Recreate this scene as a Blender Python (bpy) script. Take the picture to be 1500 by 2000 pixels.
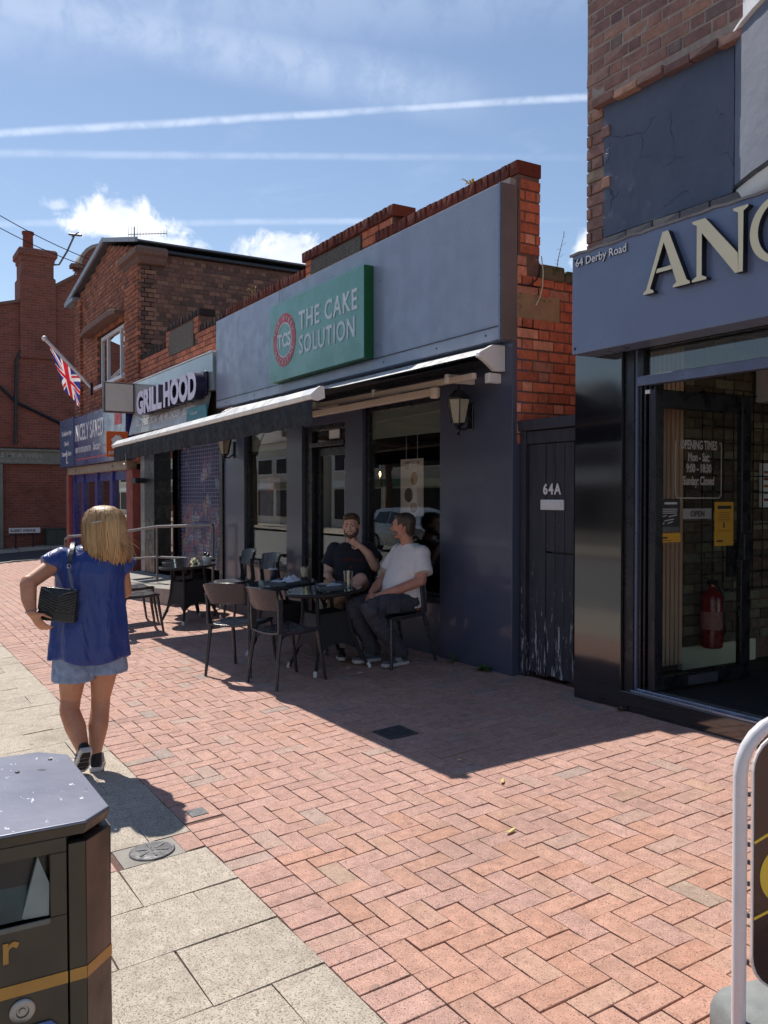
import bpy, bmesh, math, random
from mathutils import Vector, Matrix, Euler
random.seed(7)
for o in list(bpy.data.objects): bpy.data.objects.remove(o)
C = bpy.context.scene.collection
SC = bpy.context.scene
R = math.radians

# ------------------------------------------------------------------ camera, sky, sun, exposure
HC = 1.685                      # eye height above the paving under the camera
YAW, PITCH = math.atan(1025/1700), math.atan(30/1700)
FL = Vector((-math.cos(YAW), math.sin(YAW), 0)); RT = Vector((math.sin(YAW), math.cos(YAW), 0))
FW = FL*math.cos(PITCH) - Vector((0, 0, 1))*math.sin(PITCH); UPV = RT.cross(FW)
cam = bpy.data.objects.new('camera', bpy.data.cameras.new('camera')); C.objects.link(cam)
cam.matrix_world = Matrix(((RT.x, UPV.x, -FW.x, 0), (RT.y, UPV.y, -FW.y, 0), (RT.z, UPV.z, -FW.z, HC), (0, 0, 0, 1)))
cam.data.sensor_fit = 'VERTICAL'; cam.data.sensor_height = 24; cam.data.lens = 24*1700/2000
cam.data.clip_start = .05; cam.data.clip_end = 2000
SC.camera = cam

SUN = Vector((-.75, -.004, 1)).normalized()
sl = bpy.data.lights.new('sun', 'SUN'); sl.energy = 3.75; sl.angle = R(.55); sl.color = (1, .94, .85)
so = bpy.data.objects.new('sun', sl); C.objects.link(so); so.rotation_euler = SUN.to_track_quat('Z', 'Y').to_euler()
so.location = (-20, 0, 30)

def clamp01(x): return max(0, min(1, x))
world = bpy.data.worlds.new('World'); SC.world = world; world.use_nodes = True
def build_sky():
    nt = world.node_tree; nt.nodes.clear(); N = nt.nodes.new; L = nt.links.new
    out = N('ShaderNodeOutputWorld'); bg = N('ShaderNodeBackground'); bg.inputs[1].default_value = .101
    sky = N('ShaderNodeTexSky'); sky.sky_type = 'NISHITA'; sky.sun_disc = False
    sky.sun_elevation = math.asin(SUN.z); sky.sun_rotation = math.atan2(SUN.x, SUN.y)
    sky.air_density = 1.0; sky.dust_density = .15; sky.ozone_density = 2.2; sky.altitude = 60
    tc = N('ShaderNodeTexCoord'); dirv = tc.outputs['Generated']
    def math_(op, a, b=None, clamp=False):
        n = N('ShaderNodeMath'); n.operation = op; n.use_clamp = clamp
        for i, s in enumerate((a, b)):
            if s is None: continue
            if isinstance(s, (int, float)): n.inputs[i].default_value = s
            else: L(s, n.inputs[i])
        return n.outputs[0]
    def mr(x, a, b, c=0., d=1., smooth=True):
        n = N('ShaderNodeMapRange'); n.interpolation_type = 'SMOOTHSTEP' if smooth else 'LINEAR'
        L(x, n.inputs[0])
        for i, q in enumerate((a, b, c, d)): n.inputs[i+1].default_value = q
        return n.outputs[0]
    def dot(vec):
        n = N('ShaderNodeVectorMath'); n.operation = 'DOT_PRODUCT'; L(dirv, n.inputs[0]); n.inputs[1].default_value = vec
        return n.outputs['Value']
    def noise(scale, detail=6, rough=.6, dist=0., stretch=None):
        n = N('ShaderNodeTexNoise'); n.inputs['Scale'].default_value = scale; n.inputs['Detail'].default_value = detail
        n.inputs['Roughness'].default_value = rough; n.inputs['Distortion'].default_value = dist
        if stretch:
            m = N('ShaderNodeMapping'); m.inputs['Scale'].default_value = stretch; L(dirv, m.inputs[0]); L(m.outputs[0], n.inputs['Vector'])
        else: L(dirv, n.inputs['Vector'])
        return n.outputs['Fac']
    fine = noise(26, 9, .62, .3); broad = noise(9, 6, .6, .5)
    # contrails: great circles through two sky directions
    total = None
    for d1, d2, w, soft, amp, fade in (((-.927, .121, .354), (-.656, .637, .406), .0022, .0034, .55, (5, 6)),
                                 ((-.933, .122, .337), (-.671, .652, .352), .0022, .0034, .28, (.25, .8)),
                                 ((-.910, .10, .474), (-.772, .471, .427), .012, .028, .30, (.46, .60)),
                                 ((-.927, .239, .287), (-.831, .468, .300), .002, .003, .30, (.5, .7)),
                                 ((-.93, .0, .43), (-.80, .36, .50), .022, .05, .20, (.5, .8))):
        v1, v2 = Vector(d1).normalized(), Vector(d2).normalized()
        a = math_('ABSOLUTE', math_('ADD', dot(v1.cross(v2).normalized()), math_('MULTIPLY', math_('SUBTRACT', broad, .5), .006)))
        m = mr(a, w*.2, w+soft, 1., 0.)
        m = math_('MULTIPLY', m, mr(fine, .3, .62, .4, 1.))
        e = dot((0, 1, 0)); m = math_('MULTIPLY', m, mr(e, fade[0], fade[1], 1., 0.))
        m = math_('MULTIPLY', m, amp)
        total = m if total is None else math_('MAXIMUM', total, m)
    # cumulus puffs at their azimuth and elevation
    sep = N('ShaderNodeSeparateXYZ'); L(dirv, sep.inputs[0])
    az = math_('ARCTAN2', sep.outputs[1], math_('MULTIPLY', sep.outputs[0], -1.)); el = math_('ARCSINE', sep.outputs[2])
    cum = None; shade = None
    for a0, e0, ra, re, k in ((.256, .288, .080, .034, 1.), (.432, .262, .070, .032, 1.), (.305, .268, .06, .02, .8), (.63, .313, .020, .013, .75),
                           (.782, .262, .035, .050, .9), (.80, .300, .02, .03, .7), (.185, .302, .018, .012, .4), (-.5, .35, .12, .07, 1.), (1.2, .3, .14, .08, 1.), (1.9, .4, .2, .1, 1.), (-1.6, .3, .25, .1, 1.), (2.8, .35, .2, .1, 1.), (-2.6, .28, .22, .08, 1.)):
        da = math_('DIVIDE', math_('SUBTRACT', az, a0), ra); de = math_('DIVIDE', math_('SUBTRACT', el, e0), re)
        dn = math_('MULTIPLY', math_('MINIMUM', de, 0.), .9); de = math_('ADD', de, dn)   # flatter base
        d = math_('SQRT', math_('ADD', math_('MULTIPLY', da, da), math_('MULTIPLY', de, de)))
        q = math_('ADD', math_('SUBTRACT', 1., d), math_('MULTIPLY', math_('SUBTRACT', fine, .5), 2.3))
        m = math_('MULTIPLY', mr(q, .02, .62), k)
        cum = m if cum is None else math_('MAXIMUM', cum, m)
    wisps = math_('MULTIPLY', mr(noise(5, 7, .65, 1., (1, 1, 3)), .55, .85), .14)
    total = math_('MAXIMUM', total, wisps)
    mx = N('ShaderNodeMix'); mx.data_type = 'RGBA'
    tint = N('ShaderNodeMix'); tint.data_type = 'RGBA'; tint.blend_type = 'MULTIPLY'; tint.inputs[0].default_value = 1; L(sky.outputs[0], tint.inputs[6]); tint.inputs[7].default_value = (.95, .885, .84, 1)
    L(total, mx.inputs[0]); L(tint.outputs[2], mx.inputs[6]); mx.inputs[7].default_value = (6.6, 7.3, 8.6, 1)
    mx2 = N('ShaderNodeMix'); mx2.data_type = 'RGBA'; L(cum, mx2.inputs[0]); L(mx.outputs[2], mx2.inputs[6])
    cc = N('ShaderNodeMix'); cc.data_type = 'RGBA'; L(mr(noise(18, 5, .5), .35, .65), cc.inputs[0])
    cc.inputs[6].default_value = (6.2, 6.7, 7.8, 1); cc.inputs[7].default_value = (8.8, 8.9, 9.1, 1)
    L(cc.outputs[2], mx2.inputs[7])
    L(mx2.outputs[2], bg.inputs[0]); L(bg.outputs[0], out.inputs[0])
build_sky()
SC.view_settings.view_transform = 'Standard'; SC.view_settings.look = 'None'
SC.view_settings.gamma = 1; SC.view_settings.exposure = 0.52; SC.view_settings.use_curve_mapping = False
try:
    SC.cycles.use_denoising = True; SC.cycles.max_bounces = 8; SC.cycles.transparent_max_bounces = 12
    SC.cycles.caustics_reflective = False; SC.cycles.caustics_refractive = False
except Exception: pass

# ------------------------------------------------------------------ helpers
def gz(x, y):                   # the pavement falls towards the road
    if x < -23.2: return .0065*-23.2 + .0638*min(y, 6) - .10
    return .0065*x + .0638*y
def lin(r, g, b):
    f = lambda c: (c/255/12.92) if c/255 <= .04045 else ((c/255+.055)/1.055)**2.4
    return (f(r), f(g), f(b))
WM = {}                          # world matrix of every parent
def proj(p):
    q = Vector(p) - Vector((0, 0, HC)); z = q.dot(FW)
    return (750+1700*q.dot(RT)/z, 1000-1700*q.dot(UPV)/z, z) if z > .05 else (-9999, -9999, z)

class MB:
    def __init__(s): s.v = []; s.f = []; s.r = []
    def add(s, vs, fs, r=0.):
        n = len(s.v); s.v += [Vector(p) for p in vs]; s.r += [r]*len(vs); s.f += [tuple(i+n for i in q) for q in fs]; return s
    def box(s, x0, x1, y0, y1, z0, z1, r=0.):
        return s.add([(x0,y0,z0),(x1,y0,z0),(x1,y1,z0),(x0,y1,z0),(x0,y0,z1),(x1,y0,z1),(x1,y1,z1),(x0,y1,z1)],
                     [(0,3,2,1),(4,5,6,7),(0,1,5,4),(1,2,6,5),(2,3,7,6),(3,0,4,7)], r)
    def obox(s, M, r=0.):        # unit cube through a matrix
        vs = [M @ Vector((x,y,z)) for z in (-.5,.5) for x,y in ((-.5,-.5),(.5,-.5),(.5,.5),(-.5,.5))]
        return s.add(vs, [(0,3,2,1),(4,5,6,7),(0,1,5,4),(1,2,6,5),(2,3,7,6),(3,0,4,7)], r)
    def beam(s, p, q, w, h, up=(0,0,1)):
        p, q = Vector(p), Vector(q); d = (q-p); L = d.length; d.normalize(); u = Vector(up); x = d.cross(u)
        if x.length < 1e-4: x = d.cross(Vector((1,0,0)))
        x.normalize(); u = x.cross(d); c = (p+q)/2
        return s.obox(Matrix(((x.x*w,d.x*L,u.x*h,c.x),(x.y*w,d.y*L,u.y*h,c.y),(x.z*w,d.z*L,u.z*h,c.z),(0,0,0,1))))
    def loft(s, rings, cap=True, closed=True):
        n = len(rings[0]); b = len(s.v); vs = [p for r in rings for p in r]; fs = []
        for i in range(len(rings)-1):
            for j in range(n if closed else n-1):
                k = (j+1) % n; fs.append((i*n+j, i*n+k, (i+1)*n+k, (i+1)*n+j))
        if cap: fs.append(tuple(range(n-1,-1,-1))); fs.append(tuple((len(rings)-1)*n+j for j in range(n)))
        return s.add(vs, fs)
    def tube(s, pts, r, n=8, cap=True, sq=None):
        pts = [Vector(p) for p in pts]; rr = r if isinstance(r, (list, tuple)) else [r]*len(pts)
        t0 = (pts[1]-pts[0]).normalized(); a = t0.orthogonal().normalized(); rings = []
        for i, p in enumerate(pts):
            t = ((pts[min(i+1,len(pts)-1)]-pts[max(i-1,0)])).normalized()
            a = (a - t*a.dot(t)); a = a.normalized() if a.length > 1e-6 else t.orthogonal().normalized(); b = t.cross(a)
            rings.append([p + (a*math.cos(2*math.pi*k/n) + b*math.sin(2*math.pi*k/n))*rr[i] for k in range(n)])
        return s.loft(rings, cap)
    def lathe(s, prof, c=(0,0,0), n=20, ax=None):   # prof: (radius, height)
        c = Vector(c); rings = [[c + Vector((max(r,1e-4)*math.cos(2*math.pi*k/n), max(r,1e-4)*math.sin(2*math.pi*k/n), h)) for k in range(n)] for r, h in prof]
        return s.loft(rings, True)
    def prism(s, poly, o, u, v, d):   # polygon in (u,v) pushed along vector d
        o, u, v, d = Vector(o), Vector(u), Vector(v), Vector(d); n = len(poly)
        a = [o+u*p[0]+v*p[1] for p in poly]; vs = a + [p+d for p in a]
        fs = [tuple(range(n-1,-1,-1)), tuple(range(n,2*n))] + [(i,(i+1)%n,n+(i+1)%n,n+i) for i in range(n)]
        return s.add(vs, fs)
    def ball(s, c, rx, ry=None, rz=None, M=None, n=12, m=8):
        ry = ry or rx; rz = rz or rx; c = Vector(c); rings = []
        for i in range(m+1):
            t = math.pi*i/m; r = max(math.sin(t), 1e-3)
            ring = [Vector((rx*r*math.cos(2*math.pi*k/n), ry*r*math.sin(2*math.pi*k/n), -rz*math.cos(t))) for k in range(n)]
            rings.append([c + (M @ p if M else p) for p in ring])
        return s.loft(rings, True)
    def cap(s, p, q, r0, r1, n=12, e=1., flat=False):   # tapered capsule
        p, q = Vector(p), Vector(q); t = (q-p).normalized(); a = t.orthogonal().normalized(); b = t.cross(a)
        st = [(p, r0), (q, r1)] if flat else [(p-t*r0*.98, r0*.2), (p-t*r0*.7, r0*.71), (p, r0), (q, r1), (q+t*r1*.7, r1*.71), (q+t*r1*.98, r1*.2)]
        return s.loft([[c+(a*math.cos(2*math.pi*k/n)+b*math.sin(2*math.pi*k/n))*r for k in range(n)] for c, r in st], True)
    def xf(s, M): s.v = [M @ p for p in s.v]; return s
    def build(s, name, mat, parent=None, bevel=0, smooth=None, seg=2, attr=False):
        me = bpy.data.meshes.new(name); inv = WM[parent.name].inverted() if parent else Matrix()
        me.from_pydata([inv @ p for p in s.v], [], s.f)
        for m in (mat if isinstance(mat, (list, tuple)) else [mat]): me.materials.append(m)
        if attr:
            at = me.attributes.new('rnd', 'FLOAT', 'POINT'); at.data.foreach_set('value', s.r)
        o = bpy.data.objects.new(name, me); C.objects.link(o); WM[o.name] = WM[parent.name].copy() if parent else Matrix()
        if parent: o.parent = parent
        bm = bmesh.new(); bm.from_mesh(me); bmesh.ops.recalc_face_normals(bm, faces=bm.faces); bm.to_mesh(me); bm.free()
        if smooth: me.shade_smooth(); me.set_sharp_from_angle(angle=R(smooth))
        if bevel:
            bv = o.modifiers.new('b', 'BEVEL'); bv.width = bevel; bv.segments = seg; bv.limit_method = 'ANGLE'; bv.angle_limit = R(40)
            bv.harden_normals = False
        return o
def tag(o, label=None, cat=None, group=None, kind=None):
    for k, v in (('label', label), ('category', cat), ('group', group), ('kind', kind)):
        if v: o[k] = v
    return o
def thing(name, label, cat, loc=(0,0,0), group=None, rz=0.):
    o = bpy.data.objects.new(name, None); C.objects.link(o); o.location = loc; o.rotation_euler = (0,0,rz); o.empty_display_size = .2
    WM[o.name] = Matrix.Translation(Vector(loc)) @ Matrix.Rotation(rz, 4, 'Z'); return tag(o, label, cat, group)
def kids(o): return [c for c in C.objects if c.parent == o]
def copy_tree(o, parent=None):
    c = o.copy(); C.objects.link(c)
    WM[c.name] = WM[o.name].copy()
    if parent: c.parent = parent
    for ch in list(o.children): copy_tree(ch, c)
    return c
TILT = Matrix.Rotation(math.atan(.0638), 4, 'X') @ Matrix.Rotation(-math.atan(.0065), 4, 'Y')
def place(o, x, y, yaw=0., z=None, tilt=True):
    M = Matrix.Translation((x, y, gz(x, y) if z is None else z)) @ (TILT if tilt else Matrix()) @ Matrix.Rotation(yaw, 4, 'Z')
    o.location = M.to_translation(); o.rotation_euler = M.to_euler(); WM[o.name] = M; return M

# ------------------------------------------------------------------ materials
def newmat(name):
    m = bpy.data.materials.new(name); m.use_nodes = True; nt = m.node_tree; b = nt.nodes['Principled BSDF']; return m, nt, b
def coord(nt, space='Object'):
    t = nt.nodes.new('ShaderNodeTexCoord'); return t.outputs[space]
def nz(nt, scale, detail=4, rough=.55, stretch=None, vec=None, dist=0.):
    n = nt.nodes.new('ShaderNodeTexNoise'); n.inputs['Scale'].default_value = scale; n.inputs['Detail'].default_value = detail
    n.inputs['Roughness'].default_value = rough; n.inputs['Distortion'].default_value = dist
    v = vec or coord(nt)
    if stretch:
        m = nt.nodes.new('ShaderNodeMapping'); m.inputs['Scale'].default_value = stretch; nt.links.new(v, m.inputs[0]); v = m.outputs[0]
    nt.links.new(v, n.inputs['Vector']); return n.outputs['Fac']
def ramp(nt, fac, stops):
    r = nt.nodes.new('ShaderNodeValToRGB'); e = r.color_ramp.elements
    while len(e) < len(stops): e.new(.5)
    for q, (p, c) in zip(e, stops): q.position = p; q.color = (*c[:3], 1)
    nt.links.new(fac, r.inputs[0]); return r.outputs[0]
def mixc(nt, fac, a, b, mode='MIX'):
    m = nt.nodes.new('ShaderNodeMix'); m.data_type = 'RGBA'; m.blend_type = mode
    for s, i in ((fac, 0), (a, 6), (b, 7)):
        if isinstance(s, (int, float)): m.inputs[i].default_value = s
        elif isinstance(s, tuple): m.inputs[i].default_value = (*s[:3], 1)
        else: nt.links.new(s, m.inputs[i])
    return m.outputs[2]
def mrange(nt, x, a, b, c=0., d=1.):
    n = nt.nodes.new('ShaderNodeMapRange'); n.interpolation_type = 'SMOOTHSTEP'; nt.links.new(x, n.inputs[0])
    for i, q in enumerate((a, b, c, d)): n.inputs[i+1].default_value = q
    return n.outputs[0]
def bumpn(nt, b, h, strength, dist=.01):
    n = nt.nodes.new('ShaderNodeBump'); n.inputs['Strength'].default_value = strength; n.inputs['Distance'].default_value = dist
    nt.links.new(h, n.inputs['Height']); nt.links.new(n.outputs[0], b.inputs['Normal'])
def pm(name, col, rough=.5, metal=0., var=.14, vs=6., bump=.0, bs=60., coat=0., rvar=.12, spec=.5, stretch=None, dirt=None):
    m, nt, b = newmat(name)
    n = nz(nt, vs, 6, .6, stretch); lo = tuple(c*(1-var) for c in col); hi = tuple(min(1, c*(1+var)) for c in col)
    c = ramp(nt, n, [(.3, lo), (.7, hi)])
    if dirt:
        d = mrange(nt, nz(nt, dirt[1], 7, .7), dirt[2], dirt[2]+.12); c = mixc(nt, d, c, dirt[0])
    nt.links.new(c, b.inputs['Base Color'])
    b.inputs['Metallic'].default_value = metal; b.inputs['Specular IOR Level'].default_value = spec
    r = mrange(nt, nz(nt, vs*2.3, 4), .3, .7, max(.02, rough-rvar), min(1, rough+rvar)); nt.links.new(r, b.inputs['Roughness'])
    if coat: b.inputs['Coat Weight'].default_value = coat; b.inputs['Coat Roughness'].default_value = .06
    if bump: bumpn(nt, b, nz(nt, bs, 5, .6), bump, .004)
    return m
def emis(name, col, s):
    m, nt, b = newmat(name); b.inputs['Base Color'].default_value = (*col, 1); b.inputs['Emission Color'].default_value = (*col, 1); b.inputs['Emission Strength'].default_value = s; return m
def rndval(nt):                  # one number per brick, single or joined
    oi = nt.nodes.new('ShaderNodeObjectInfo'); at = nt.nodes.new('ShaderNodeAttribute'); at.attribute_name = 'rnd'
    a = nt.nodes.new('ShaderNodeMath'); a.operation = 'ADD'; nt.links.new(oi.outputs['Random'], a.inputs[0]); nt.links.new(at.outputs['Fac'], a.inputs[1])
    f = nt.nodes.new('ShaderNodeMath'); f.operation = 'FRACT'; nt.links.new(a.outputs[0], f.inputs[0]); return f.outputs[0]
def geopos(nt): return nt.nodes.new('ShaderNodeNewGeometry').outputs['Position']
def brickmat(name, stops, speck=None, sscale=120., grime=.35, gs=2.2, rough=.85, bump=.35, gcol=(.03,.026,.024), lift=1., gum=0.):
    m, nt, b = newmat(name); pos = geopos(nt)
    c = ramp(nt, rndval(nt), stops)
    if lift != 1: c = mixc(nt, 1., c, (lift, lift*1.5, lift*1.62), 'MULTIPLY')
    c = mixc(nt, 1., c, ramp(nt, nz(nt, 18, 6, .7, None, pos), [(.3, (.72,.70,.70)), (.7, (1.22,1.2,1.2))]), 'MULTIPLY')
    if speck:
        c = mixc(nt, mrange(nt, nz(nt, sscale, 2, .5, None, pos), *speck[1]), c, speck[0])
        if len(speck) > 2: c = mixc(nt, mrange(nt, nz(nt, sscale*1.3, 2, .5, (1,1.3,1), pos), *speck[3]), c, speck[2])
    g = mrange(nt, nz(nt, gs, 7, .68, None, pos), .48, .72, 0., grime); c = mixc(nt, g, c, gcol)
    if gum:                      # trodden gum and drip marks
        vo = nt.nodes.new('ShaderNodeTexVoronoi'); vo.inputs['Scale'].default_value = 3.1; vo.inputs['Randomness'].default_value = 1; nt.links.new(pos, vo.inputs['Vector'])
        c = mixc(nt, mrange(nt, vo.outputs['Distance'], .035, .060, gum, 0.), c, (.16,.14,.13))
    nt.links.new(c, b.inputs['Base Color']); b.inputs['Roughness'].default_value = rough; b.inputs['Specular IOR Level'].default_value = .3
    bumpn(nt, b, nz(nt, 160, 4, .65, None, pos), bump, .003); return m
def glassmat(name, tint=(1,1,1), refl=1., ior=1.5, rough=0.):
    m, nt, b = newmat(name); nt.nodes.remove(b); N = nt.nodes.new
    lw = N('ShaderNodeLayerWeight'); lw.inputs['Blend'].default_value = .5; f0 = ((ior-1)/(ior+1))**2     # Schlick on |cos|, the same from both sides
    pw = N('ShaderNodeMath'); pw.operation = 'POWER'; nt.links.new(lw.outputs['Facing'], pw.inputs[0]); pw.inputs[1].default_value = 5
    ma = N('ShaderNodeMath'); ma.operation = 'MULTIPLY_ADD'; nt.links.new(pw.outputs[0], ma.inputs[0]); ma.inputs[1].default_value = 1-f0; ma.inputs[2].default_value = f0
    mul = N('ShaderNodeMath'); mul.operation = 'MULTIPLY'; mul.use_clamp = True; mul.inputs[1].default_value = refl; nt.links.new(ma.outputs[0], mul.inputs[0])
    tr = N('ShaderNodeBsdfTransparent'); tr.inputs[0].default_value = (*tint, 1)
    gl = N('ShaderNodeBsdfGlossy'); gl.inputs['Roughness'].default_value = rough
    mx = N('ShaderNodeMixShader'); nt.links.new(mul.outputs[0], mx.inputs[0]); nt.links.new(tr.outputs[0], mx.inputs[1]); nt.links.new(gl.outputs[0], mx.inputs[2])
    nt.links.new(mx.outputs[0], nt.nodes['Material Output'].inputs[0]); return m

NAVY = lin(44, 50, 68)
MT = dict(
    navy=pm('navy_gloss_paint', lin(74,80,100), .34, var=.05, vs=1.2, coat=.3, spec=.5, rvar=.03),
    fascia=pm('slate_blue_fascia', lin(148,155,174), .38, var=.09, vs=2.6, coat=.15, stretch=(1.6,1.6,.13)),
    fascia_side=pm('fascia_return', lin(112,100,98), .5, var=.15, vs=3.),
    sign_navy=pm('navy_sign_board', lin(106,118,148), .35, var=.07, vs=1.3, coat=.2),
    black=pm('black_frame', lin(24,25,34), .32, var=.2, vs=4.),
    blackpanel=pm('black_mirror_panel', lin(24,25,30), .10, var=.1, vs=1.2, rvar=.02, spec=.9, coat=1.),
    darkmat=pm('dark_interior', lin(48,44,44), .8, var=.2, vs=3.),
    white=pm('white_paint', lin(225,226,228), .4, var=.05, vs=5., bump=.05),
    cream=pm('cream_letter', lin(222,216,184), .45, var=.04),
    letter_side=pm('letter_return', lin(26,28,40), .4),
    white_metal=pm('white_powder_coat', lin(232,230,226), .32, var=.05, vs=3.),
    awning_dark=pm('black_awning_cloth', lin(28,30,38), .85, var=.22, vs=9., bump=.25, bs=220.),
    render=None,
    greyrender=pm('grey_rough_render', lin(108,114,130), .7, var=.16, vs=3., bump=.8, bs=14., dirt=(lin(88,92,104), 6., .6)),
    mortar=pm('old_mortar', lin(160,146,136), .95, var=.25, vs=20., bump=.5, bs=150.),
    mortar_dark=pm('dark_mortar', lin(116,88,78), .95, var=.25, vs=20., bump=.5, bs=150.),
    sand=pm('joint_sand', lin(104,78,70), .95, var=.3, vs=60., bump=.4, bs=300.),
    lead=pm('lead_flashing', lin(128,130,136), .6, var=.2, vs=8., bump=.5, bs=30.),
    concrete=pm('concrete', lin(150,145,138), .85, var=.18, vs=5., bump=.4, bs=120., dirt=(lin(92,90,84), 3., .6)),
    steel=pm('brushed_steel', lin(160,158,158), .38, metal=.9, var=.1, vs=5.),
    iron=pm('cast_iron', lin(92,92,96), .6, metal=.5, var=.25, vs=20., bump=.4, bs=90.),
    green=pm('green_sign_face', lin(60,142,118), .25, var=.04, vs=1.5, coat=.4),
    green_dark=pm('green_sign_return', lin(24,92,48), .4, var=.1),
    red=pm('logo_red', lin(205,56,66), .4, var=.04),
    plastic=pm('charcoal_plastic_chair', lin(60,60,66), .25, rvar=.06, var=.1, vs=5., bump=.06, bs=300.),
    wicker=pm('black_wicker', lin(38,36,38), .6, var=.4, vs=70., bump=.9, bs=130., stretch=(1,1,2.2)),
    skin=None)
def crackmat():
    m, nt, b = newmat('navy_cracked_render'); pos = geopos(nt)
    c = ramp(nt, nz(nt, 2.5, 6, .6, None, pos), [(.3, lin(68,76,96)), (.7, lin(86,93,112))])
    nd = nt.nodes.new('ShaderNodeTexNoise'); nd.inputs['Scale'].default_value = 3.; nd.inputs['Detail'].default_value = 5; nt.links.new(pos, nd.inputs['Vector'])
    ad = nt.nodes.new('ShaderNodeMix'); ad.data_type = 'VECTOR'; ad.inputs[0].default_value = .22; nt.links.new(pos, ad.inputs[4]); nt.links.new(nd.outputs['Color'], ad.inputs[5])
    vo = nt.nodes.new('ShaderNodeTexVoronoi'); vo.feature = 'DISTANCE_TO_EDGE'; vo.inputs['Scale'].default_value = 4.2; nt.links.new(ad.outputs[1], vo.inputs['Vector'])
    cr = mrange(nt, vo.outputs['Distance'], .0, .014, 1., 0.); gate = mrange(nt, nz(nt, 3.7, 3, .5, None, pos), .50, .58); k = nt.nodes.new('ShaderNodeMath'); k.operation = 'MULTIPLY'; nt.links.new(cr, k.inputs[0]); nt.links.new(gate, k.inputs[1])
    c = mixc(nt, k.outputs[0], c, lin(44,50,68)); nt.links.new(c, b.inputs['Base Color']); b.inputs['Roughness'].default_value = .55
    h = nt.nodes.new('ShaderNodeMath'); h.operation = 'SUBTRACT'; nt.links.new(nz(nt, 11, 6, .6, None, pos), h.inputs[0]); nt.links.new(k.outputs[0], h.inputs[1]); bumpn(nt, b, h.outputs[0], .4, .015); return m
MT['render'] = crackmat()
def skinmat(name, col, red=lin(190,110,96)):
    m, nt, b = newmat(name); c = mixc(nt, mrange(nt, nz(nt, 9, 5), .4, .75, 0., .45), col, red); c = mixc(nt, 1., c, ramp(nt, nz(nt, 120, 3), [(.3, (.9,.9,.9)), (.7, (1.08,1.08,1.08))]), 'MULTIPLY')
    nt.links.new(c, b.inputs['Base Color']); b.inputs['Roughness'].default_value = .5
    b.inputs['Subsurface Weight'].default_value = .12; b.inputs['Subsurface Radius'].default_value = (.02,.008,.005); b.inputs['Subsurface Scale'].default_value = .4
    bumpn(nt, b, nz(nt, 260, 3), .12, .002); return m
MT['skin'] = skinmat('skin_fair', lin(218,174,152)); MT['skin_tan'] = skinmat('skin_tanned', lin(196,142,112), lin(176,98,78))
MT['glass'] = glassmat('window_glass', (.93,.95,.95), 1.6)
MT['glass_dim'] = glassmat('tinted_window_glass', (.62,.66,.66), 2.6)
MT['glass_small'] = glassmat('tumbler_glass', (.93,.96,.96), 1.3)

def text(name, body, o, u, v, size, mat, parent, depth=.002, bold=0., xs=1., align='LEFT', shear=0., side=None, sp=1., bev=0.):
    """Lettering as real extruded glyphs: o = left end of the baseline, u = reading direction, v = up; sticks out along u x v."""
    cu = bpy.data.curves.new(name, 'FONT'); cu.body = body; cu.size = size; cu.offset = bold; cu.align_x = align; cu.shear = shear
    cu.space_character = sp; cu.extrude = depth/2; cu.resolution_u = 3; cu.bevel_depth = bev
    t = bpy.data.objects.new(name, cu); C.objects.link(t); bpy.context.view_layer.update()
    me = bpy.data.meshes.new_from_object(t.evaluated_get(bpy.context.evaluated_depsgraph_get())); bpy.data.objects.remove(t); bpy.data.curves.remove(cu)
    o, u, v = Vector(o), Vector(u).normalized(), Vector(v).normalized(); n = u.cross(v)
    inv = WM[parent.name].inverted() if parent else Matrix()
    for p in me.vertices: p.co = inv @ (o + u*(p.co.x*xs) + v*p.co.y + n*(p.co.z+depth/2+.0015))
    me.materials.clear(); me.materials.append(mat)
    if side:
        me.materials.append(side); nn = (inv.to_3x3() @ n).normalized()
        for f in me.polygons: f.material_index = 0 if f.normal.dot(nn) > .9 else 1
    ob = bpy.data.objects.new(name, me); C.objects.link(ob); WM[ob.name] = WM[parent.name].copy() if parent else Matrix()
    if parent: ob.parent = parent
    return ob

# ---- brick units: four slightly uneven boxes shared by every single brick
def unit_brick(i, cham=.06):
    rnd = random.Random(i); mb = MB()
    j = lambda a: a*(1+rnd.uniform(-.035, .035))
    # local x: length, local y: outward (face at +.5), local z: height
    a = .5; c = cham
    back = [(-j(a),-a,-j(a)),(j(a),-a,-j(a)),(j(a),-a,j(a)),(-j(a),-a,j(a))]
    mid = [(x, .5-c*1.2, z) for x, _, z in back]
    front = [(x*(1-c*.35), .5+rnd.uniform(-.03,.03), z*(1-c*1.2)) for x, _, z in back]
    mb.add(back+mid+front, [(0,1,5,4),(1,2,6,5),(2,3,7,6),(3,0,4,7),(4,5,9,8),(5,6,10,9),(6,7,11,10),(7,4,8,11),(8,9,10,11)])
    return mb
UNITS = [unit_brick(i) for i in range(5)]
def in_frame(p, pad=0):
    x, y, z = proj(p); return z > 0 and -pad < x < 1500+pad and -pad < y < 2000+pad
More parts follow.
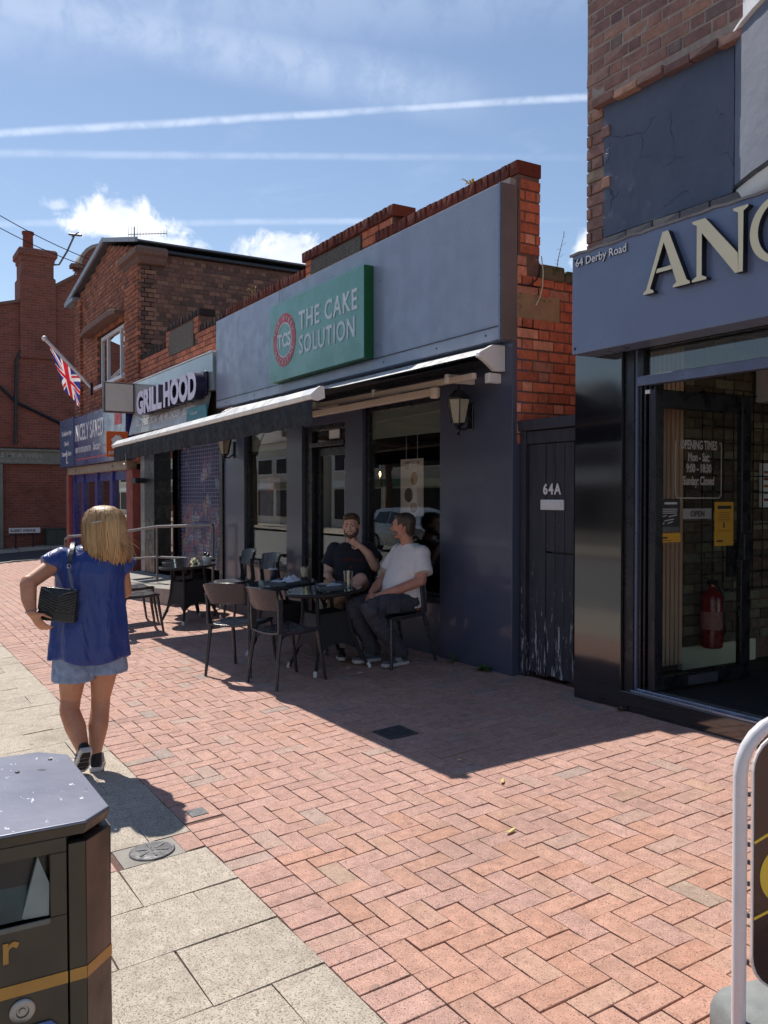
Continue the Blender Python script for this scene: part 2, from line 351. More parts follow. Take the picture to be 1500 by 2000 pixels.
def lay(parent, bricks, mat, name='brick', limit=300, stuffname=None, units=None):
    """bricks: matrices mapping the unit brick into the world. The nearest in view become parts, the rest one joined part."""
    units = units or UNITS; meshes = []
    for i, u in enumerate(units):
        me = bpy.data.meshes.new(name); me.from_pydata(u.v, [], u.f); me.materials.append(mat); meshes.append(me)
    cp = Vector((0,0,HC)); scored = []
    for M in bricks:
        p = M.to_translation(); scored.append((0 if in_frame(p) else 1, (p-cp).length, M))
    scored.sort(key=lambda t: (t[0], t[1])); rest = MB(); inv = WM[parent.name].inverted(); n = 0
    for vis, d, M in scored:
        k = random.randrange(len(units))
        if vis == 0 and n < limit:
            o = bpy.data.objects.new(name, meshes[k]); C.objects.link(o); o.parent = parent; o.matrix_basis = inv @ M; n += 1
        else: rest.add([M @ p for p in units[k].v], units[k].f, random.random())
    if rest.v:
        tag(rest.build(stuffname or name+'s', mat, parent, attr=True), kind='stuff')
def wallbricks(o, u, n, W, H, row=.085, lens=(.225,), bond='stretch', joint=.013, depth=.05, proud=.0, keep=None, seedn=0):
    """matrices for a wall of bricks: o = lower corner, u along, n outward; depth reaches behind the face plane o."""
    rnd = random.Random(seedn); o, u, n = Vector(o), Vector(u).normalized(), Vector(n).normalized(); res = []
    rows = int(H/row+.5)
    for r in range(rows):
        z = (r+.5)*row
        if bond == 'flemish': seq = [.225, .1125]; x = -(.084 if r % 2 else .0) - (.2 if r % 2 else 0)
        elif bond == 'garden': seq = [.1125] if r % 4 == 0 else [.225]; x = -.056 if r % 4 == 0 else -(r % 2)*.1125
        elif bond == 'header': seq = [.1125]; x = 0
        else: seq = [.225]; x = -(r % 2)*.1125
        i = r % len(seq)
        while x < W:
            L = seq[i % len(seq)]; a, b = max(0, x), min(W, x+L); x += L; i += 1
            if b-a < .03: continue
            for (ka, kb) in ([(a, b)] if keep is None else keep(a, b, z)):
                if kb-ka < .025: continue
                pr = proud + rnd.uniform(-.004, .004); c = o + u*((ka+kb)/2) + Vector((0,0,z+rnd.uniform(-.0015,.0015))) + n*(pr-depth/2)
                l, d, h = kb-ka-joint, depth, row-joint
                tl = rnd.uniform(-.003,.003)
                res.append(Matrix(((u.x*l, n.x*d, 0, c.x), (u.y*l, n.y*d, 0, c.y), (tl*l, 0, h, c.z), (0,0,0,1))))
    return res
# ------------------------------------------------------------------ ground, roads, paving
MT['asphalt'] = pm('worn_asphalt', (.06,.06,.063), .9, var=.3, vs=30., bump=.5, bs=200., dirt=((.09,.088,.085), 1.2, .6))
MT['road'] = pm('bleached_chip_road', (.21,.205,.195), .9, var=.2, vs=20., bump=.5, bs=200., dirt=((.16,.155,.15), 1.2, .6))
MT['kerb'] = pm('granite_kerb', lin(168,164,158), .8, var=.15, vs=30., bump=.3, bs=200.)
MT['paver'] = brickmat('pink_clay_paver', [(0, lin(178,140,127)), (.25, lin(190,152,139)), (.5, lin(184,144,131)), (.72, lin(193,155,142)), (.88, lin(190,146,128)), (.97, lin(178,154,142)), (1, lin(160,146,138))],
    (lin(120,88,80), (.57,.66), lin(216,190,178), (.56,.68)), 170., grime=.34, gs=1.4, rough=.8, bump=.35, gcol=lin(128,104,94), gum=.5)
MT['paver_warm'] = brickmat('orange_clay_paver', [(0, lin(188,142,122)), (.3, lin(195,151,133)), (.6, lin(188,147,130)), (.80, lin(192,155,136)), (.90, lin(180,154,136)), (.96, lin(160,147,134)), (1, lin(194,146,126))],
    (lin(118,86,72), (.58,.67), lin(212,184,164), (.58,.70)), 165., grime=.34, gs=1.4, rough=.8, bump=.35, gcol=lin(128,106,90), gum=.5)
MT['slab'] = brickmat('buff_aggregate_slab', [(0, lin(178,168,154)), (.5, lin(190,180,167)), (1, lin(183,173,158))],
    (lin(136,124,108), (.53,.62), lin(208,199,182), (.55,.66)), 130., grime=.32, gs=1.1, rough=.85, bump=.55, gcol=lin(112,104,92), gum=.6)
def sheet(name, xs, ys, mat, dz=0., zf=None, kind='structure'):
    mb = MB(); vs = [(x, y, (zf or gz)(x, y)+dz) for y in ys for x in xs]; n = len(xs)
    mb.add(vs, [(j*n+i, j*n+i+1, (j+1)*n+i+1, (j+1)*n+i) for j in range(len(ys)-1) for i in range(n-1)])
    return tag(mb.build(name, mat), kind=kind)
gprof = lambda x, y: (-.45 if y < -1.3 else gz(max(-23, min(x, 20)), min(y, 6.))-.16)
sheet('ground', [-700,-60,-23,20,700], [-700,-60,-1.31,-1.3,2,4.5,6,60,700], MT['concrete'], zf=gprof)
sheet('road', [-120,-60,-30,-10,10,40,120], [-10.5,-6,-1.42], MT['road'], zf=lambda x, y: -.215)
sheet('side_road', [-28.2,-25.5,-23.35], [-1.41,2,5,9,30,70], MT['asphalt'], zf=lambda x, y: gz(-24, min(y, 5))-.0)
def kerbs(name, x0, x1, y0, y1, along, step, z1f, h=.16):
    t = tag(MB().box(x0+.02, x1-.02, y0+.02, y1-.02, -.35, min(z1f(x0,y0), z1f(x1,y1))-.01).build(name, MT['mortar_dark']), kind='structure')
    a, b = (x0, x1) if along == 'x' else (y0, y1); ms = []; p = a
    while p < b-.05:
        q = min(b, p+step); c = ((p+q)/2, (y0+y1)/2) if along == 'x' else ((x0+x1)/2, (p+q)/2)
        z = z1f(*c); L = q-p-.006; w = (y1-y0) if along == 'x' else (x1-x0)
        u = Vector((1,0,0)) if along == 'x' else Vector((0,1,.0638)).normalized(); s = Vector((0,1,0)) if along == 'x' else Vector((1,0,0))
        ms.append(Matrix(((u.x*L, 0, s.x*w, c[0]), (u.y*L, 0, s.y*w, c[1]), (u.z*L, h, 0, z-h/2), (0,0,0,1)))); p = q
    lay(t, ms, MT['kerb'], 'kerbstone', 120)
kerbs('road_kerb', -23, 14, -1.42, -1.28, 'x', .9, lambda x, y: gz(x, -1.28))
kerbs('side_road_kerb', -23.35, -23.2, -1.28, 9, 'y', .9, lambda x, y: gz(-23.1, min(y, 5))+.02)
kerbs('church_kerb', -28.35, -28.2, -1.28, 9, 'y', .9, lambda x, y: gz(-24, min(y, 5))+.10)
sheet('church_pavement', [-60,-40,-28.36], [-1.3,2,5,9,30], MT['concrete'], zf=lambda x, y: gz(-24, min(y, 5))+.095)
sheet('far_pavement', [-120,-60,-30,-10,10,40,120], [-14.2,-10.5], MT['slab'], zf=lambda x, y: -.11)

XO, YO, MOD = -3.751, 1.572, .1019
def flatM(xc, yc, lx, ly, th, long_x=True, lift=0., rnd=random):
    t1, t2 = rnd.uniform(-.007,.007), rnd.uniform(-.007,.007)
    nx, ny = Vector((1, 0, .0065+t1)), Vector((0, 1, .0638+t2)); nn = nx.cross(ny).normalized()
    z = gz(xc, yc) + lift + rnd.uniform(-.0020, .0012)
    u, w = (nx, ny) if long_x else (ny, nx); L, W = (lx, ly) if long_x else (ly, lx)
    c = Vector((xc, yc, z)) - nn*th/2
    return Matrix(((u.x*L, nn.x*th, w.x*W, c.x), (u.y*L, nn.y*th, w.y*W, c.y), (u.z*L, nn.z*th, w.z*W, c.z), (0,0,0,1)))
PU = [unit_brick(40+i, .03) for i in range(5)]
def paving():
    rnd = random.Random(3)
    t = sheet('brick_paving', [-23.2,-15,-8,0,10], [1.37,3,4.6], MT['sand'], -.0075)
    pink, warm = [], []
    k0, k1, v1 = int((-12-XO)/MOD), int((8-XO)/MOD), int((4.56-YO)/MOD)+1
    def put(ka, kb, va, vb, lx):
        x0, x1, y0, y1 = XO+ka*MOD, XO+kb*MOD, YO+va*MOD, YO+vb*MOD
        y1 = min(y1, 4.56)
        if y1-y0 < .03: return
        M = flatM((x0+x1)/2, (y0+y1)/2, x1-x0-.0046, y1-y0-.0046, .03, lx, rnd=rnd)
        xx = (x0+x1)/2 - .35*((y0+y1)/2-2.4) + rnd.uniform(-.9,.9)
        (warm if xx > -2.75 else pink).append(M)
    for k in range(k0, k1):
        for v in range(0, v1):
            m = (k-v) % 4
            if m == 3: put(k, min(k+2, k1), v, v+1, True)
            elif m == 0 and k == k0: put(k, k+1, v, v+1, True)
            elif m == 2: put(k, k+1, v, v+2, False)      # runs across, towards the shops
            elif m == 1 and v == 0: put(k, k+1, v, v+1, True)
    # beyond the cross joint the blocks run along the street down to the kerb
    y, r = 1.37-5*.1019*5.2, 0
    rows = int((4.5+1.28)/MOD)
    far = []
    for r in range(rows):
        y = -1.27 + r*MOD; x = -23.15 + (r % 2)*MOD
        while x < XO+k0*MOD-.01:
            q = min(x+2*MOD, XO+k0*MOD); far.append(flatM((x+q)/2, y+MOD/2, q-x-.005, MOD-.005, .03, True, rnd=rnd)); x = q
    sheet('far_block_paving', [-23.2,-17,-11.99], [-1.28,1.365], MT['sand'], -.008)
    lay(t, pink, MT['paver'], 'paver', 190, units=PU); lay(t, warm, MT['paver_warm'], 'paver', 110, units=PU)
    tag((lambda b: [b.add([M @ p for p in PU[0].v], PU[0].f, random.random()) for M in far] and b.build('block_paver', MT['paver'], t, attr=True))(MB()), kind='stuff')
    bt = sheet('border_course', [-12,-8,0,8], [1.368,1.5719], MT['sand'], -.006); bs = []
    for k in range(k0, k1):
        x = XO+(k+.5)*MOD
        if -4.40 < x < -4.19: continue
        bs.append(flatM(x, 1.47, MOD-.0055, .199, .03, False, rnd=rnd))
    lay(bt, bs, MT['paver'], 'border_brick', 150, units=PU)
    # buff slabs, 400 by 400, every second course shifted by half
    st = sheet('slab_pavement', [-12,-8,0,8], [-1.28,0,1.3679], MT['sand'], -.007); ss = []; blocks = []
    xs = [-3.865+i*.401 for i in range(0, 27)]; xl = [-4.085-i*.401 for i in range(0, 20)]
    cols = [(xs[i], xs[i+1], i % 2) for i in range(len(xs)-1)] + [(xl[i+1], xl[i], (i+1) % 2) for i in range(len(xl)-1)]
    for x0, x1, par in cols:
        y = 1.368; first = True
        while y > -1.27:
            h = .2025 if (first and par) else .406; first = False; y2 = max(y-h, -1.275)
            ss.append(flatM((x0+x1)/2, (y+y2)/2, x1-x0-.005, y-y2-.005, .04, True, rnd=rnd)); y = y2
    y = 1.368
    while y > -1.2:
        if not .99 < y-.05 < 1.29: blocks.append(flatM(-3.975, y-.0509, .2, .097, .03, True, rnd=rnd))
        y -= .1019
    lay(st, ss, MT['slab'], 'slab', 260, units=[unit_brick(60+i, .012) for i in range(5)]); lay(st, blocks, MT['paver'], 'block', 30, units=PU)
    tag(MB().obox(flatM(-3.975, 1.14, .212, .30, .02, True, -.002)).build('cover_surround', MT['concrete'], st))
    # covers let into the paving
    def slope(x, y, dz=0.): return Matrix.Translation((x, y, gz(x, y)+dz)) @ TILT
    m = MB().lathe([(.098,-.01),(.104,.002),(.100,.0045),(.094,.003),(.09,.004),(.02,.006),(.0,.006)], n=32).xf(slope(-3.975, 1.145, .001))
    mh = tag(m.build('manhole_cover', MT['iron'], smooth=30), 'round grey iron cover let into the buff slabs beside the bin', 'manhole cover')
    WM[mh.name] = Matrix(); hb = MB()
    for a in range(6): hb.add(*(lambda b: (b.v, b.f))(MB().box(.02,.075,-.006,.006,.004,.0075).xf(slope(-3.975,1.145,.0015) @ Matrix.Rotation(a*math.pi/3,4,'Z'))))
    hb.build('ribs', MT['iron'], mh)['kind'] = 'stuff'; MB().box(-.012,.012,-.004,.004,.0065,.0085).xf(slope(-3.975,1.145,.0015)).build('lifting_bar', MT['iron'], mh)
    t2 = thing('stopcock_cover', 'small square black cover in the soldier course of pink bricks', 'drain cover', (-4.30, 1.47, gz(-4.3,1.47)))
    MB().box(-.105,.105,-.1,.1,-.02,-.001).xf(slope(-4.30,1.47)).build('concrete_bed', MT['paver'], t2)
    MB().box(-.045,.055,-.045,.045,-.01,.003).xf(slope(-4.30,1.47)).build('lid', MT['iron'], t2, .002)
    t3 = thing('drain_grate', 'rusty dark drain grate in the shaded herringbone bricks', 'drain', (-4.765,2.955,gz(-4.765,2.955)))
    S = slope(-4.765,2.955); fr = MB()
    for q in ((-.115,.115,-.105,-.09),(-.115,.115,.09,.105),(-.115,-.1,-.09,.09),(.1,.115,-.09,.09)): fr.box(*q,-.01,.006)
    fr.xf(S).build('frame', MT['iron'], t3)
    MB().box(-.1,.1,-.09,.09,-.012,.0012).xf(S).build('pit', pm('rusty_pit', lin(84,66,58), .9, var=.3, vs=40.), t3)
    for i in range(8): MB().box(-.098+i*.0257,-.098+i*.0257+.014,-.09,.09,-.006,.0045).xf(S).build('bar', MT['iron'], t3)
paving()
# ------------------------------------------------------------------ bakery (low parapet building in the middle)
MT['brick_red'] = brickmat('bright_red_brick', [(0, lin(132,58,40)), (.3, lin(158,74,50)), (.6, lin(146,66,46)), (.85, lin(176,100,76)), (1, lin(122,68,54))], grime=.25, gs=3., bump=.5, lift=2.)
MT['brick_brown'] = brickmat('brown_brick', [(0, lin(92,58,54)), (.3, lin(122,76,66)), (.55, lin(106,66,60)), (.8, lin(138,86,70)), (.93, lin(84,58,58)), (1, lin(126,92,76))], grime=.3, gs=3., bump=.6, lift=1.75)
MT['brick_far'] = brickmat('weathered_red_brick', [(0, lin(104,52,38)), (.3, lin(140,72,50)), (.6, lin(124,62,46)), (.85, lin(154,84,60)), (1, lin(98,54,44))], grime=.4, gs=1.2, bump=.3, lift=1.6)
MT['brick_sooty'] = brickmat('sooty_brick', [(0, lin(74,48,42)), (.5, lin(100,60,50)), (1, lin(122,76,60))], grime=.4, gs=1.5, bump=.3, lift=1.6)
MT['coping'] = brickmat('dark_coping_brick', [(0, lin(92,46,36)), (.4, lin(120,58,44)), (.8, lin(104,52,42)), (1, lin(132,66,48))], grime=.55, gs=4., bump=.6)
MT['stone'] = pm('buff_sandstone', lin(168,138,104), .9, var=.18, vs=6., bump=.5, bs=60., dirt=(lin(110,86,64), 4., .55))
MT['moss'] = pm('mossy_coping_stone', lin(112,102,82), .95, var=.3, vs=9., bump=.6, bs=40., dirt=(lin(72,80,48), 5., .5))
MT['pebble'] = pm('pebbledash', lin(96,88,80), .95, var=.5, vs=60., bump=1., bs=70.)
MT['frost'] = pm('frosted_blind', lin(128,132,122), .6, var=.06, vs=2.)
MT['tan'] = pm('tan_inner_panel', lin(120,108,84), .6, var=.08, vs=2.)
MT['floor_in'] = pm('shop_floor', lin(74,66,60), .5, var=.2, vs=4.)
cake = thing('bakery_building', 'low dark navy fronted bakery with long slate fascia under a brick parapet', 'building', (-8.5, 4.46, .23))
def part(name, mat, *boxes, parent=None, bevel=0., kind=None):
    if name in ('dark_column', 'side_wall', 'inner_panel', 'inner_wall', 'plaque', 'handle_block', 'threshold', 'header_panel'):
        for b in boxes[:-1]: part(name, mat, b, parent=parent, bevel=bevel)
        boxes = boxes[-1:]
    mb = MB()
    for b in boxes: mb.box(*b)
    return mb.build(name, mat, parent, bevel)
N_, B_ = MT['navy'], MT['black']
# cladding
part('pilaster', N_, (-6.42,-5.47,4.455,4.6,.12,2.97), parent=cake, bevel=.004)
part('corner_trim', N_, (-5.468,-5.405,4.45,4.6,.12,2.93), parent=cake, bevel=.004)
part('pilaster', N_, (-8.2,-7.83,4.455,4.6,.12,2.97), parent=cake, bevel=.004)
part('pilaster', N_, (-9.69,-9.26,4.455,4.6,.12,2.97), parent=cake, bevel=.004)
part('pilaster', N_, (-11.80,-11.05,4.455,4.6,.12,2.97), parent=cake, bevel=.004)
part('header_panel', N_, (-7.83,-6.42,4.47,4.6,2.60,2.97), (-9.26,-8.2,4.47,4.6,2.50,2.97), (-11.05,-9.69,4.47,4.6,2.58,2.97), parent=cake)
part('stall_riser', pm('riser_reflection_tint', lin(110,98,98), .3, var=.1, vs=2., coat=.3), (-11.05,-9.69,4.475,4.6,.12,.76), parent=cake, bevel=.003)  # brownish reflection of the paving put into this riser's base colour
part('stall_riser', N_, (-7.83,-6.42,4.475,4.6,.12,.72), parent=cake, bevel=.003)
def shop_window(x0, x1, z0, z1, blind, parent, glass, y=4.53, w=.05):
    f = MB()
    for q in ((x0,x0+w,z0,z1),(x1-w,x1,z0,z1),(x0+w,x1-w,z0,z0+w),(x0+w,x1-w,z1-w,z1)): f.box(q[0],q[1],y-.03,y+.04,q[2],q[3])
    wd = f.build('window', B_, parent, .003)
    MB().box(x0+w,x1-w,y,y+.008,z0+w,z1-w).build('pane', glass, wd)
    if blind: MB().box(x0+w,x1-w,y+.02,y+.028,blind,z1-w).build('frosted_band', MT['frost'], wd)
    MB().box(x0-.01,x1+.01,y-.065,y-.031,z0-.03,z0+.012).build('sill', B_, wd, .004)
    return wd
shop_window(-7.83,-6.42,.75,2.60,2.275,cake,MT['glass'])
shop_window(-11.05,-9.69,.79,2.58,2.285,cake,MT['glass'])
# doorway
part('door_frame', B_, (-9.26,-9.09,4.50,4.6,.2,2.50), (-8.26,-8.2,4.50,4.6,.2,2.50), (-9.09,-8.26,4.50,4.6,2.44,2.50), (-9.09,-8.26,4.47,4.6,2.25,2.30), parent=cake, bevel=.003)
part('fanlight', MT['glass'], (-9.09,-8.26,4.54,4.548,2.30,2.44), parent=cake)
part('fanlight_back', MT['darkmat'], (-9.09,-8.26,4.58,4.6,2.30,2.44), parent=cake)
part('vent', MT['white'], (-8.70,-8.46,4.525,4.538,2.33,2.43), parent=cake, bevel=.003)
part('doorstep', MT['concrete'], (-9.26,-8.2,4.44,4.75,.1,.30), parent=cake, bevel=.01)
dr = part('door', B_, (-9.08,-9.0,4.56,4.6,.31,2.24), (-8.34,-8.27,4.56,4.6,.31,2.24), (-9.0,-8.34,4.56,4.6,.31,.47), (-9.0,-8.34,4.56,4.6,2.15,2.24), parent=cake, bevel=.003)
MB().box(-9.0,-8.34,4.578,4.586,.47,2.15).build('pane', MT['glass_dim'], dr)
MB().tube([(-8.31,4.52,.75),(-8.31,4.52,2.1)], .009, 8).build('pull_handle', MT['steel'], dr, smooth=40)
# fascia box and its trims
fb = part('fascia', MT['fascia'], (-11.78,-9.62,4.335,4.5,2.93,4.15), (-9.614,-5.44,4.335,4.5,2.93,4.15), parent=cake, bevel=.003)
MB().box(-5.4395,-5.415,4.33,4.5,2.925,4.155).build('edge_trim', pm('aluminium_edge', lin(118,126,146), .3, metal=.4, var=.05), fb, .002)
MB().box(-5.4148,-5.405,4.337,4.495,2.927,4.152).build('return_panel', MT['fascia_side'], fb)
MB().box(-11.78,-5.44,4.3255,4.3345,3.03,3.036).build('seam', MT['letter_side'], fb)
for x in (-11.4,-10.4,-7.2,-6.3,-5.6): MB().lathe([(.008,0),(.008,.004),(.001,.006)], n=8).xf(Matrix.Translation((x,4.335,2.98)) @ Matrix.Rotation(R(90),4,'X')).build('screw', MT['black'], fb)
# masonry behind: side walls, roof, back
part('side_wall', MT['mortar_dark'], (-5.75,-5.406,4.52,11,-.1,3.44), (-11.79,-11.5,4.62,11,-.1,3.9), parent=cake)
part('parapet_core', MT['mortar_dark'], (-11.79,-5.406,4.505,4.72,2.97,4.245), parent=cake)
part('roof', MT['lead'], (-11.5,-5.75,4.72,11,3.3,3.4), parent=cake)
part('rear_wall', MT['brick_sooty'], (-11.79,-5.41,11,11.2,-.1,3.44), parent=cake)
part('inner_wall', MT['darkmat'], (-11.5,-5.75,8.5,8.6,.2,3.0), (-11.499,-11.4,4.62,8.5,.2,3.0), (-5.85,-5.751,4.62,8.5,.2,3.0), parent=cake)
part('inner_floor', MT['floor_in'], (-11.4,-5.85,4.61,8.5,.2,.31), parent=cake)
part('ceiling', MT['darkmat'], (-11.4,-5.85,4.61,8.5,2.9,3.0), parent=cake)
part('inner_panel', MT['tan'], (-9.05,-8.82,4.95,5.05,.31,2.6), (-8.9,-7.9,6.4,6.5,.31,1.3), parent=cake)
part('mortar_fillet', MT['mortar'], (-11.7,-5.43,4.44,4.505,4.152,4.215), parent=cake)
# single bricks: coping on edge, pier, side wall
cb = []
def coping(x0, x1, z, y0, y1, h=.108, p=.0835):
    rnd = random.Random(int(x0*10)); x = x0
    while x < x1-.02:
        L = min(p, x1-x); c = Vector((x+L/2, (y0+y1)/2+rnd.uniform(-.006,.006), z+h/2+rnd.uniform(-.002,.002))); t = rnd.uniform(-.02,.02)
        cb.append(Matrix(((L-.009, 0, t*h, c.x), (0, -(y1-y0), 0, c.y), (0, rnd.uniform(-.01,.01), h, c.z), (0,0,0,1)))); x += L
coping(-11.79, -9.26, 4.25, 4.49, 4.735); coping(-7.62, -5.5, 4.25, 4.49, 4.735); coping(-9.3, -7.24, 4.43, 4.47, 4.735)
cb.append(Matrix(((.10,0,0,-5.45),(0,-.245,0,4.613),(0,0,.108,4.305),(0,0,0,1))))
lay(cake, cb, MT['coping'], 'coping_brick', 120)
part('raised_parapet', MT['mortar_dark'], (-9.24,-7.3,4.51,4.72,4.246,4.43), parent=cake)
part('pebbledash_panel', MT['pebble'], (-9.08,-7.92,4.485,4.509,4.18,4.40), parent=cake)
sb = wallbricks((-7.91,4.50,4.262), (1,0,0), (0,-1,0), .60, .165, keep=None, seedn=3) + wallbricks((-9.25,4.50,4.20), (1,0,0), (0,-1,0), .16, .24, seedn=4)
sb += wallbricks((-5.40,4.515,3.62), (0,1,0), (1,0,0), .215, .615, bond='flemish', proud=.004, seedn=11, depth=.06)
sb += wallbricks((-5.40,4.49,3.44), (0,1,0), (1,0,0), .10, .19, proud=.008, seedn=12, depth=.06)
sb += wallbricks((-5.40,4.60,3.44), (0,1,0), (1,0,0), .12, .19, proud=-.01, seedn=13, depth=.06)
sb += wallbricks((-5.40,4.49,2.10), (0,1,0), (1,0,0), 2.4, 1.34, bond='flemish', seedn=14, depth=.06, keep=lambda a, b, z: ([] if .99 < z < 1.21 and a < .44 and b <= .5 else [(max(a,.455), b)] if .99 < z < 1.21 and a < .455 else [(a, b)]))
sb += wallbricks((-5.75,4.735,3.43), (1,0,0), (0,1,0), .34, .78, seedn=15)
lay(cake, sb, MT['brick_red'], 'brick', 290)
part('stone_block', MT['stone'], (-5.45,-5.397,4.492,4.944,3.105,3.315), parent=cake, bevel=.012)
cap = MB(); rnd = random.Random(5)
for i in range(9): cap.add(*(lambda b: (b.v, b.f))(MB().box(-5.78,-5.375+rnd.uniform(-.012,.012),4.735+i*.26,4.735+i*.26+.25,3.44,3.55+rnd.uniform(-.015,.02))))
for i in range(9):
    b = MB().box(-5.78,-5.375+rnd.uniform(-.012,.012),4.735+i*.26,4.735+i*.26+.25,3.44,3.55+rnd.uniform(-.015,.02)); b.build('coping_stone', MT['moss'], cake, .02)
# loose cable on the broken pier
cbl = MB().tube([(-5.39,4.5,3.37),(-5.385,4.6,3.375),(-5.38,4.68,3.43),(-5.38,4.705,3.5),(-5.38,4.71,3.56)], .006, 6)
tag(cbl.build('old_cable', MT['black'], smooth=60), 'black old cable end hanging on the broken brick pier', 'cable')
cw = MB().tube([(-5.375,4.72,3.62),(-5.37,4.735,3.5),(-5.37,4.73,3.38),(-5.37,4.70,3.28),(-5.37,4.66,3.22)], .0045, 6)
tag(cw.build('white_cable', MT['cream'], smooth=60), 'thin pale cable dangling over the buff stone block', 'cable')

# green projecting sign
gs = thing('shop_sign', 'green box sign lettered THE CAKE SOLUTION on the slate fascia', 'sign', (-8.52, 4.333, 3.04))
GY = 4.228
MB().box(-9.65,-7.385,GY+.004,4.333,3.04,3.945).build('box_return', MT['green_dark'], gs, .004)
MB().box(-9.648,-7.387,GY-.004,GY+.0035,3.042,3.943).build('face', MT['green'], gs, .002)
u, v = (1,0,0), (0,0,1); WL = MT['white']
lg = lambda x, y: Vector((x, GY-.004, y))
LC = (-9.235, 3.494)                     # roundel
def disc(cx, cz, r0, r1, y, th, n=48):
    mb = MB(); ring = []
    for r in (r0, r1):
        for yy in (y, y-th): ring.append([Vector((cx+r*math.cos(2*math.pi*k/n), yy, cz+r*math.sin(2*math.pi*k/n))) for k in range(n)])
    mb.loft([ring[0], ring[1], ring[3], ring[2], ring[0]], cap=False); return mb
disc(LC[0], LC[1], .205, .305, GY-.0045, .003).build('roundel_ring', MT['red'], gs)
disc(LC[0], LC[1], .188, .203, GY-.0045, .003).build('roundel_line', WL, gs)
text('monogram', 'TCS', (LC[0], GY-.004, LC[1]-.075), u, v, .215, WL, gs, .003, .008, .92, 'CENTER')
def arc_text(s, c, r, a0, a1, size, mat, parent, flip=False, name='ring_letter'):
    for i, ch in enumerate(s):
        if ch == ' ': continue
        a = a0 + (a1-a0)*i/(len(s)-1); d = Vector((math.cos(a), 0, math.sin(a))); uu = Vector((math.sin(a), 0, -math.cos(a))); vv = d
        if flip: uu, vv = -uu, -vv
        p = Vector((c[0], GY-.0085, c[1])) + d*(r if not flip else r+size*.7) ; text(name, ch, p, uu, vv, size, mat, parent, .002, 0, 1, 'CENTER')
arc_text('FOR EVERY', LC, .228, R(158), R(22), .075, WL, gs); arc_text('OCCASION', LC, .228, R(212), R(328), .075, WL, gs, True)
text('lettering', 'THE CAKE', (-8.84, GY-.004, 3.545), u, v, .285, WL, gs, .004, .005, .92, sp=1.13)
text('lettering', 'SOLUTION', (-8.84, GY-.004, 3.275), u, v, .285, WL, gs, .004, .005, .84, sp=1.13)

# awning
aw = thing('awning', 'half open white framed awning with a black valance below the slate fascia', 'awning', (-8.4, 4.45, 2.75))
WMt = MT['white_metal']; XL, XR = -11.16, -5.55
P = [(4.455,2.80),(4.455,2.895),(4.34,2.888),(4.19,2.805),(4.20,2.79),(4.30,2.795)]
MB().tube([(-11.14,4.31,2.765),(-5.56,4.31,2.765)], .045, 14).build('roller_tube', MT['awning_dark'], aw, smooth=40)
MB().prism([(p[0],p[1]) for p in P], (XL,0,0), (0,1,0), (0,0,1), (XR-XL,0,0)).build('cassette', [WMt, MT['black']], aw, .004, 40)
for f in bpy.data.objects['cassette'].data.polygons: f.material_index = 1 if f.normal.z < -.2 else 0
cp = [(4.455,2.69),(4.455,2.90),(4.33,2.895),(4.195,2.825),(4.19,2.79),(4.25,2.765),(4.35,2.69)]
for x in (XR, XL-.05): MB().prism(cp, (x,0,0), (0,1,0), (0,0,1), (.05,0,0)).build('end_cap', WMt, aw, .006, 40)
for x in (XR-.06, -8.4, XL+.02): MB().box(x,x+.06,4.33,4.455,2.60,2.68).build('wall_bracket', WMt, aw, .006)
barz = lambda x: 2.345+(x-XL)/(XR-XL)*.075
FY = 2.79
fbp = [(FY-.045,-.042),(FY-.055,-.012),(FY+.01,.045),(FY+.045,.045),(FY+.05,-.03),(FY,-.05)]
m = MB(); m.loft([[Vector((x, p[0], barz(x)+p[1])) for p in fbp] for x in (XL, XR)]); m.build('front_bar', WMt, aw, .004, 40)
for x, s in ((XL-.02, 0), (XR, 0)): MB().loft([[Vector((xx, FY+(p[0]-FY)*1.12, barz(x)+p[1]*1.12)) for p in fbp] for xx in (x, x+.02)]).build('bar_end', WMt, aw, .003)
m = MB(); n = 40; fr = []
for i in range(n+1):          # cloth: slightly sagging sheet, 2 mm thick
    x = XL+.03+(XR-XL-.06)*i/n
    col = []
    for j in range(9):
        t = j/8; y = 4.26+(FY+.03-4.26)*t; z = 2.772+(barz(x)+.03-2.772)*t - .012*math.sin(math.pi*t)
        col.append(Vector((x, y, z)))
    fr.append(col + [p-Vector((0,0,.003)) for p in reversed(col)])
m.loft(fr); m.build('canopy', MT['awning_dark'], aw, smooth=30)
m = MB(); fr = []
for i in range(161):
    x = XL+(XR-XL)*i/160; wv = .006*math.sin(i*.55)+.004*math.sin(i*1.3+1); z = barz(x)
    col = [Vector((x, FY-.03+wv*t-.012*math.sin(t*3), z-.03-.19*t+ (.004*math.sin(i*.9) if t==1 else 0))) for t in (0,.33,.66,1)]
    fr.append(col + [p+Vector((0,.003,0)) for p in reversed(col)])
m.loft(fr); m.build('valance', MT['awning_dark'], aw, smooth=40)
armm = pm('cream_awning_arm', lin(214,196,180), .4, var=.06, vs=4.)
def arm(xs, xe, xb, z0):
    a = MB().beam((xs,4.18,z0), (xe,4.08,z0-.03), .045, .065).build('arm', armm, aw, .008)
    MB().beam((xe,4.08,z0-.04), (xb,FY+.06,barz(xb)-.02), .04, .055).build('forearm', armm, a, .008)
    for x, y in ((xs,4.18),(xe,4.08)): MB().lathe([(.03,-.05),(.045,-.035),(.045,.035),(.03,.05)], (x,y,z0-.01), 14).build('elbow', armm, a, smooth=40)
arm(-6.1, -8.75, -7.3, 2.575); arm(-8.9, -10.9, -9.6, 2.56)
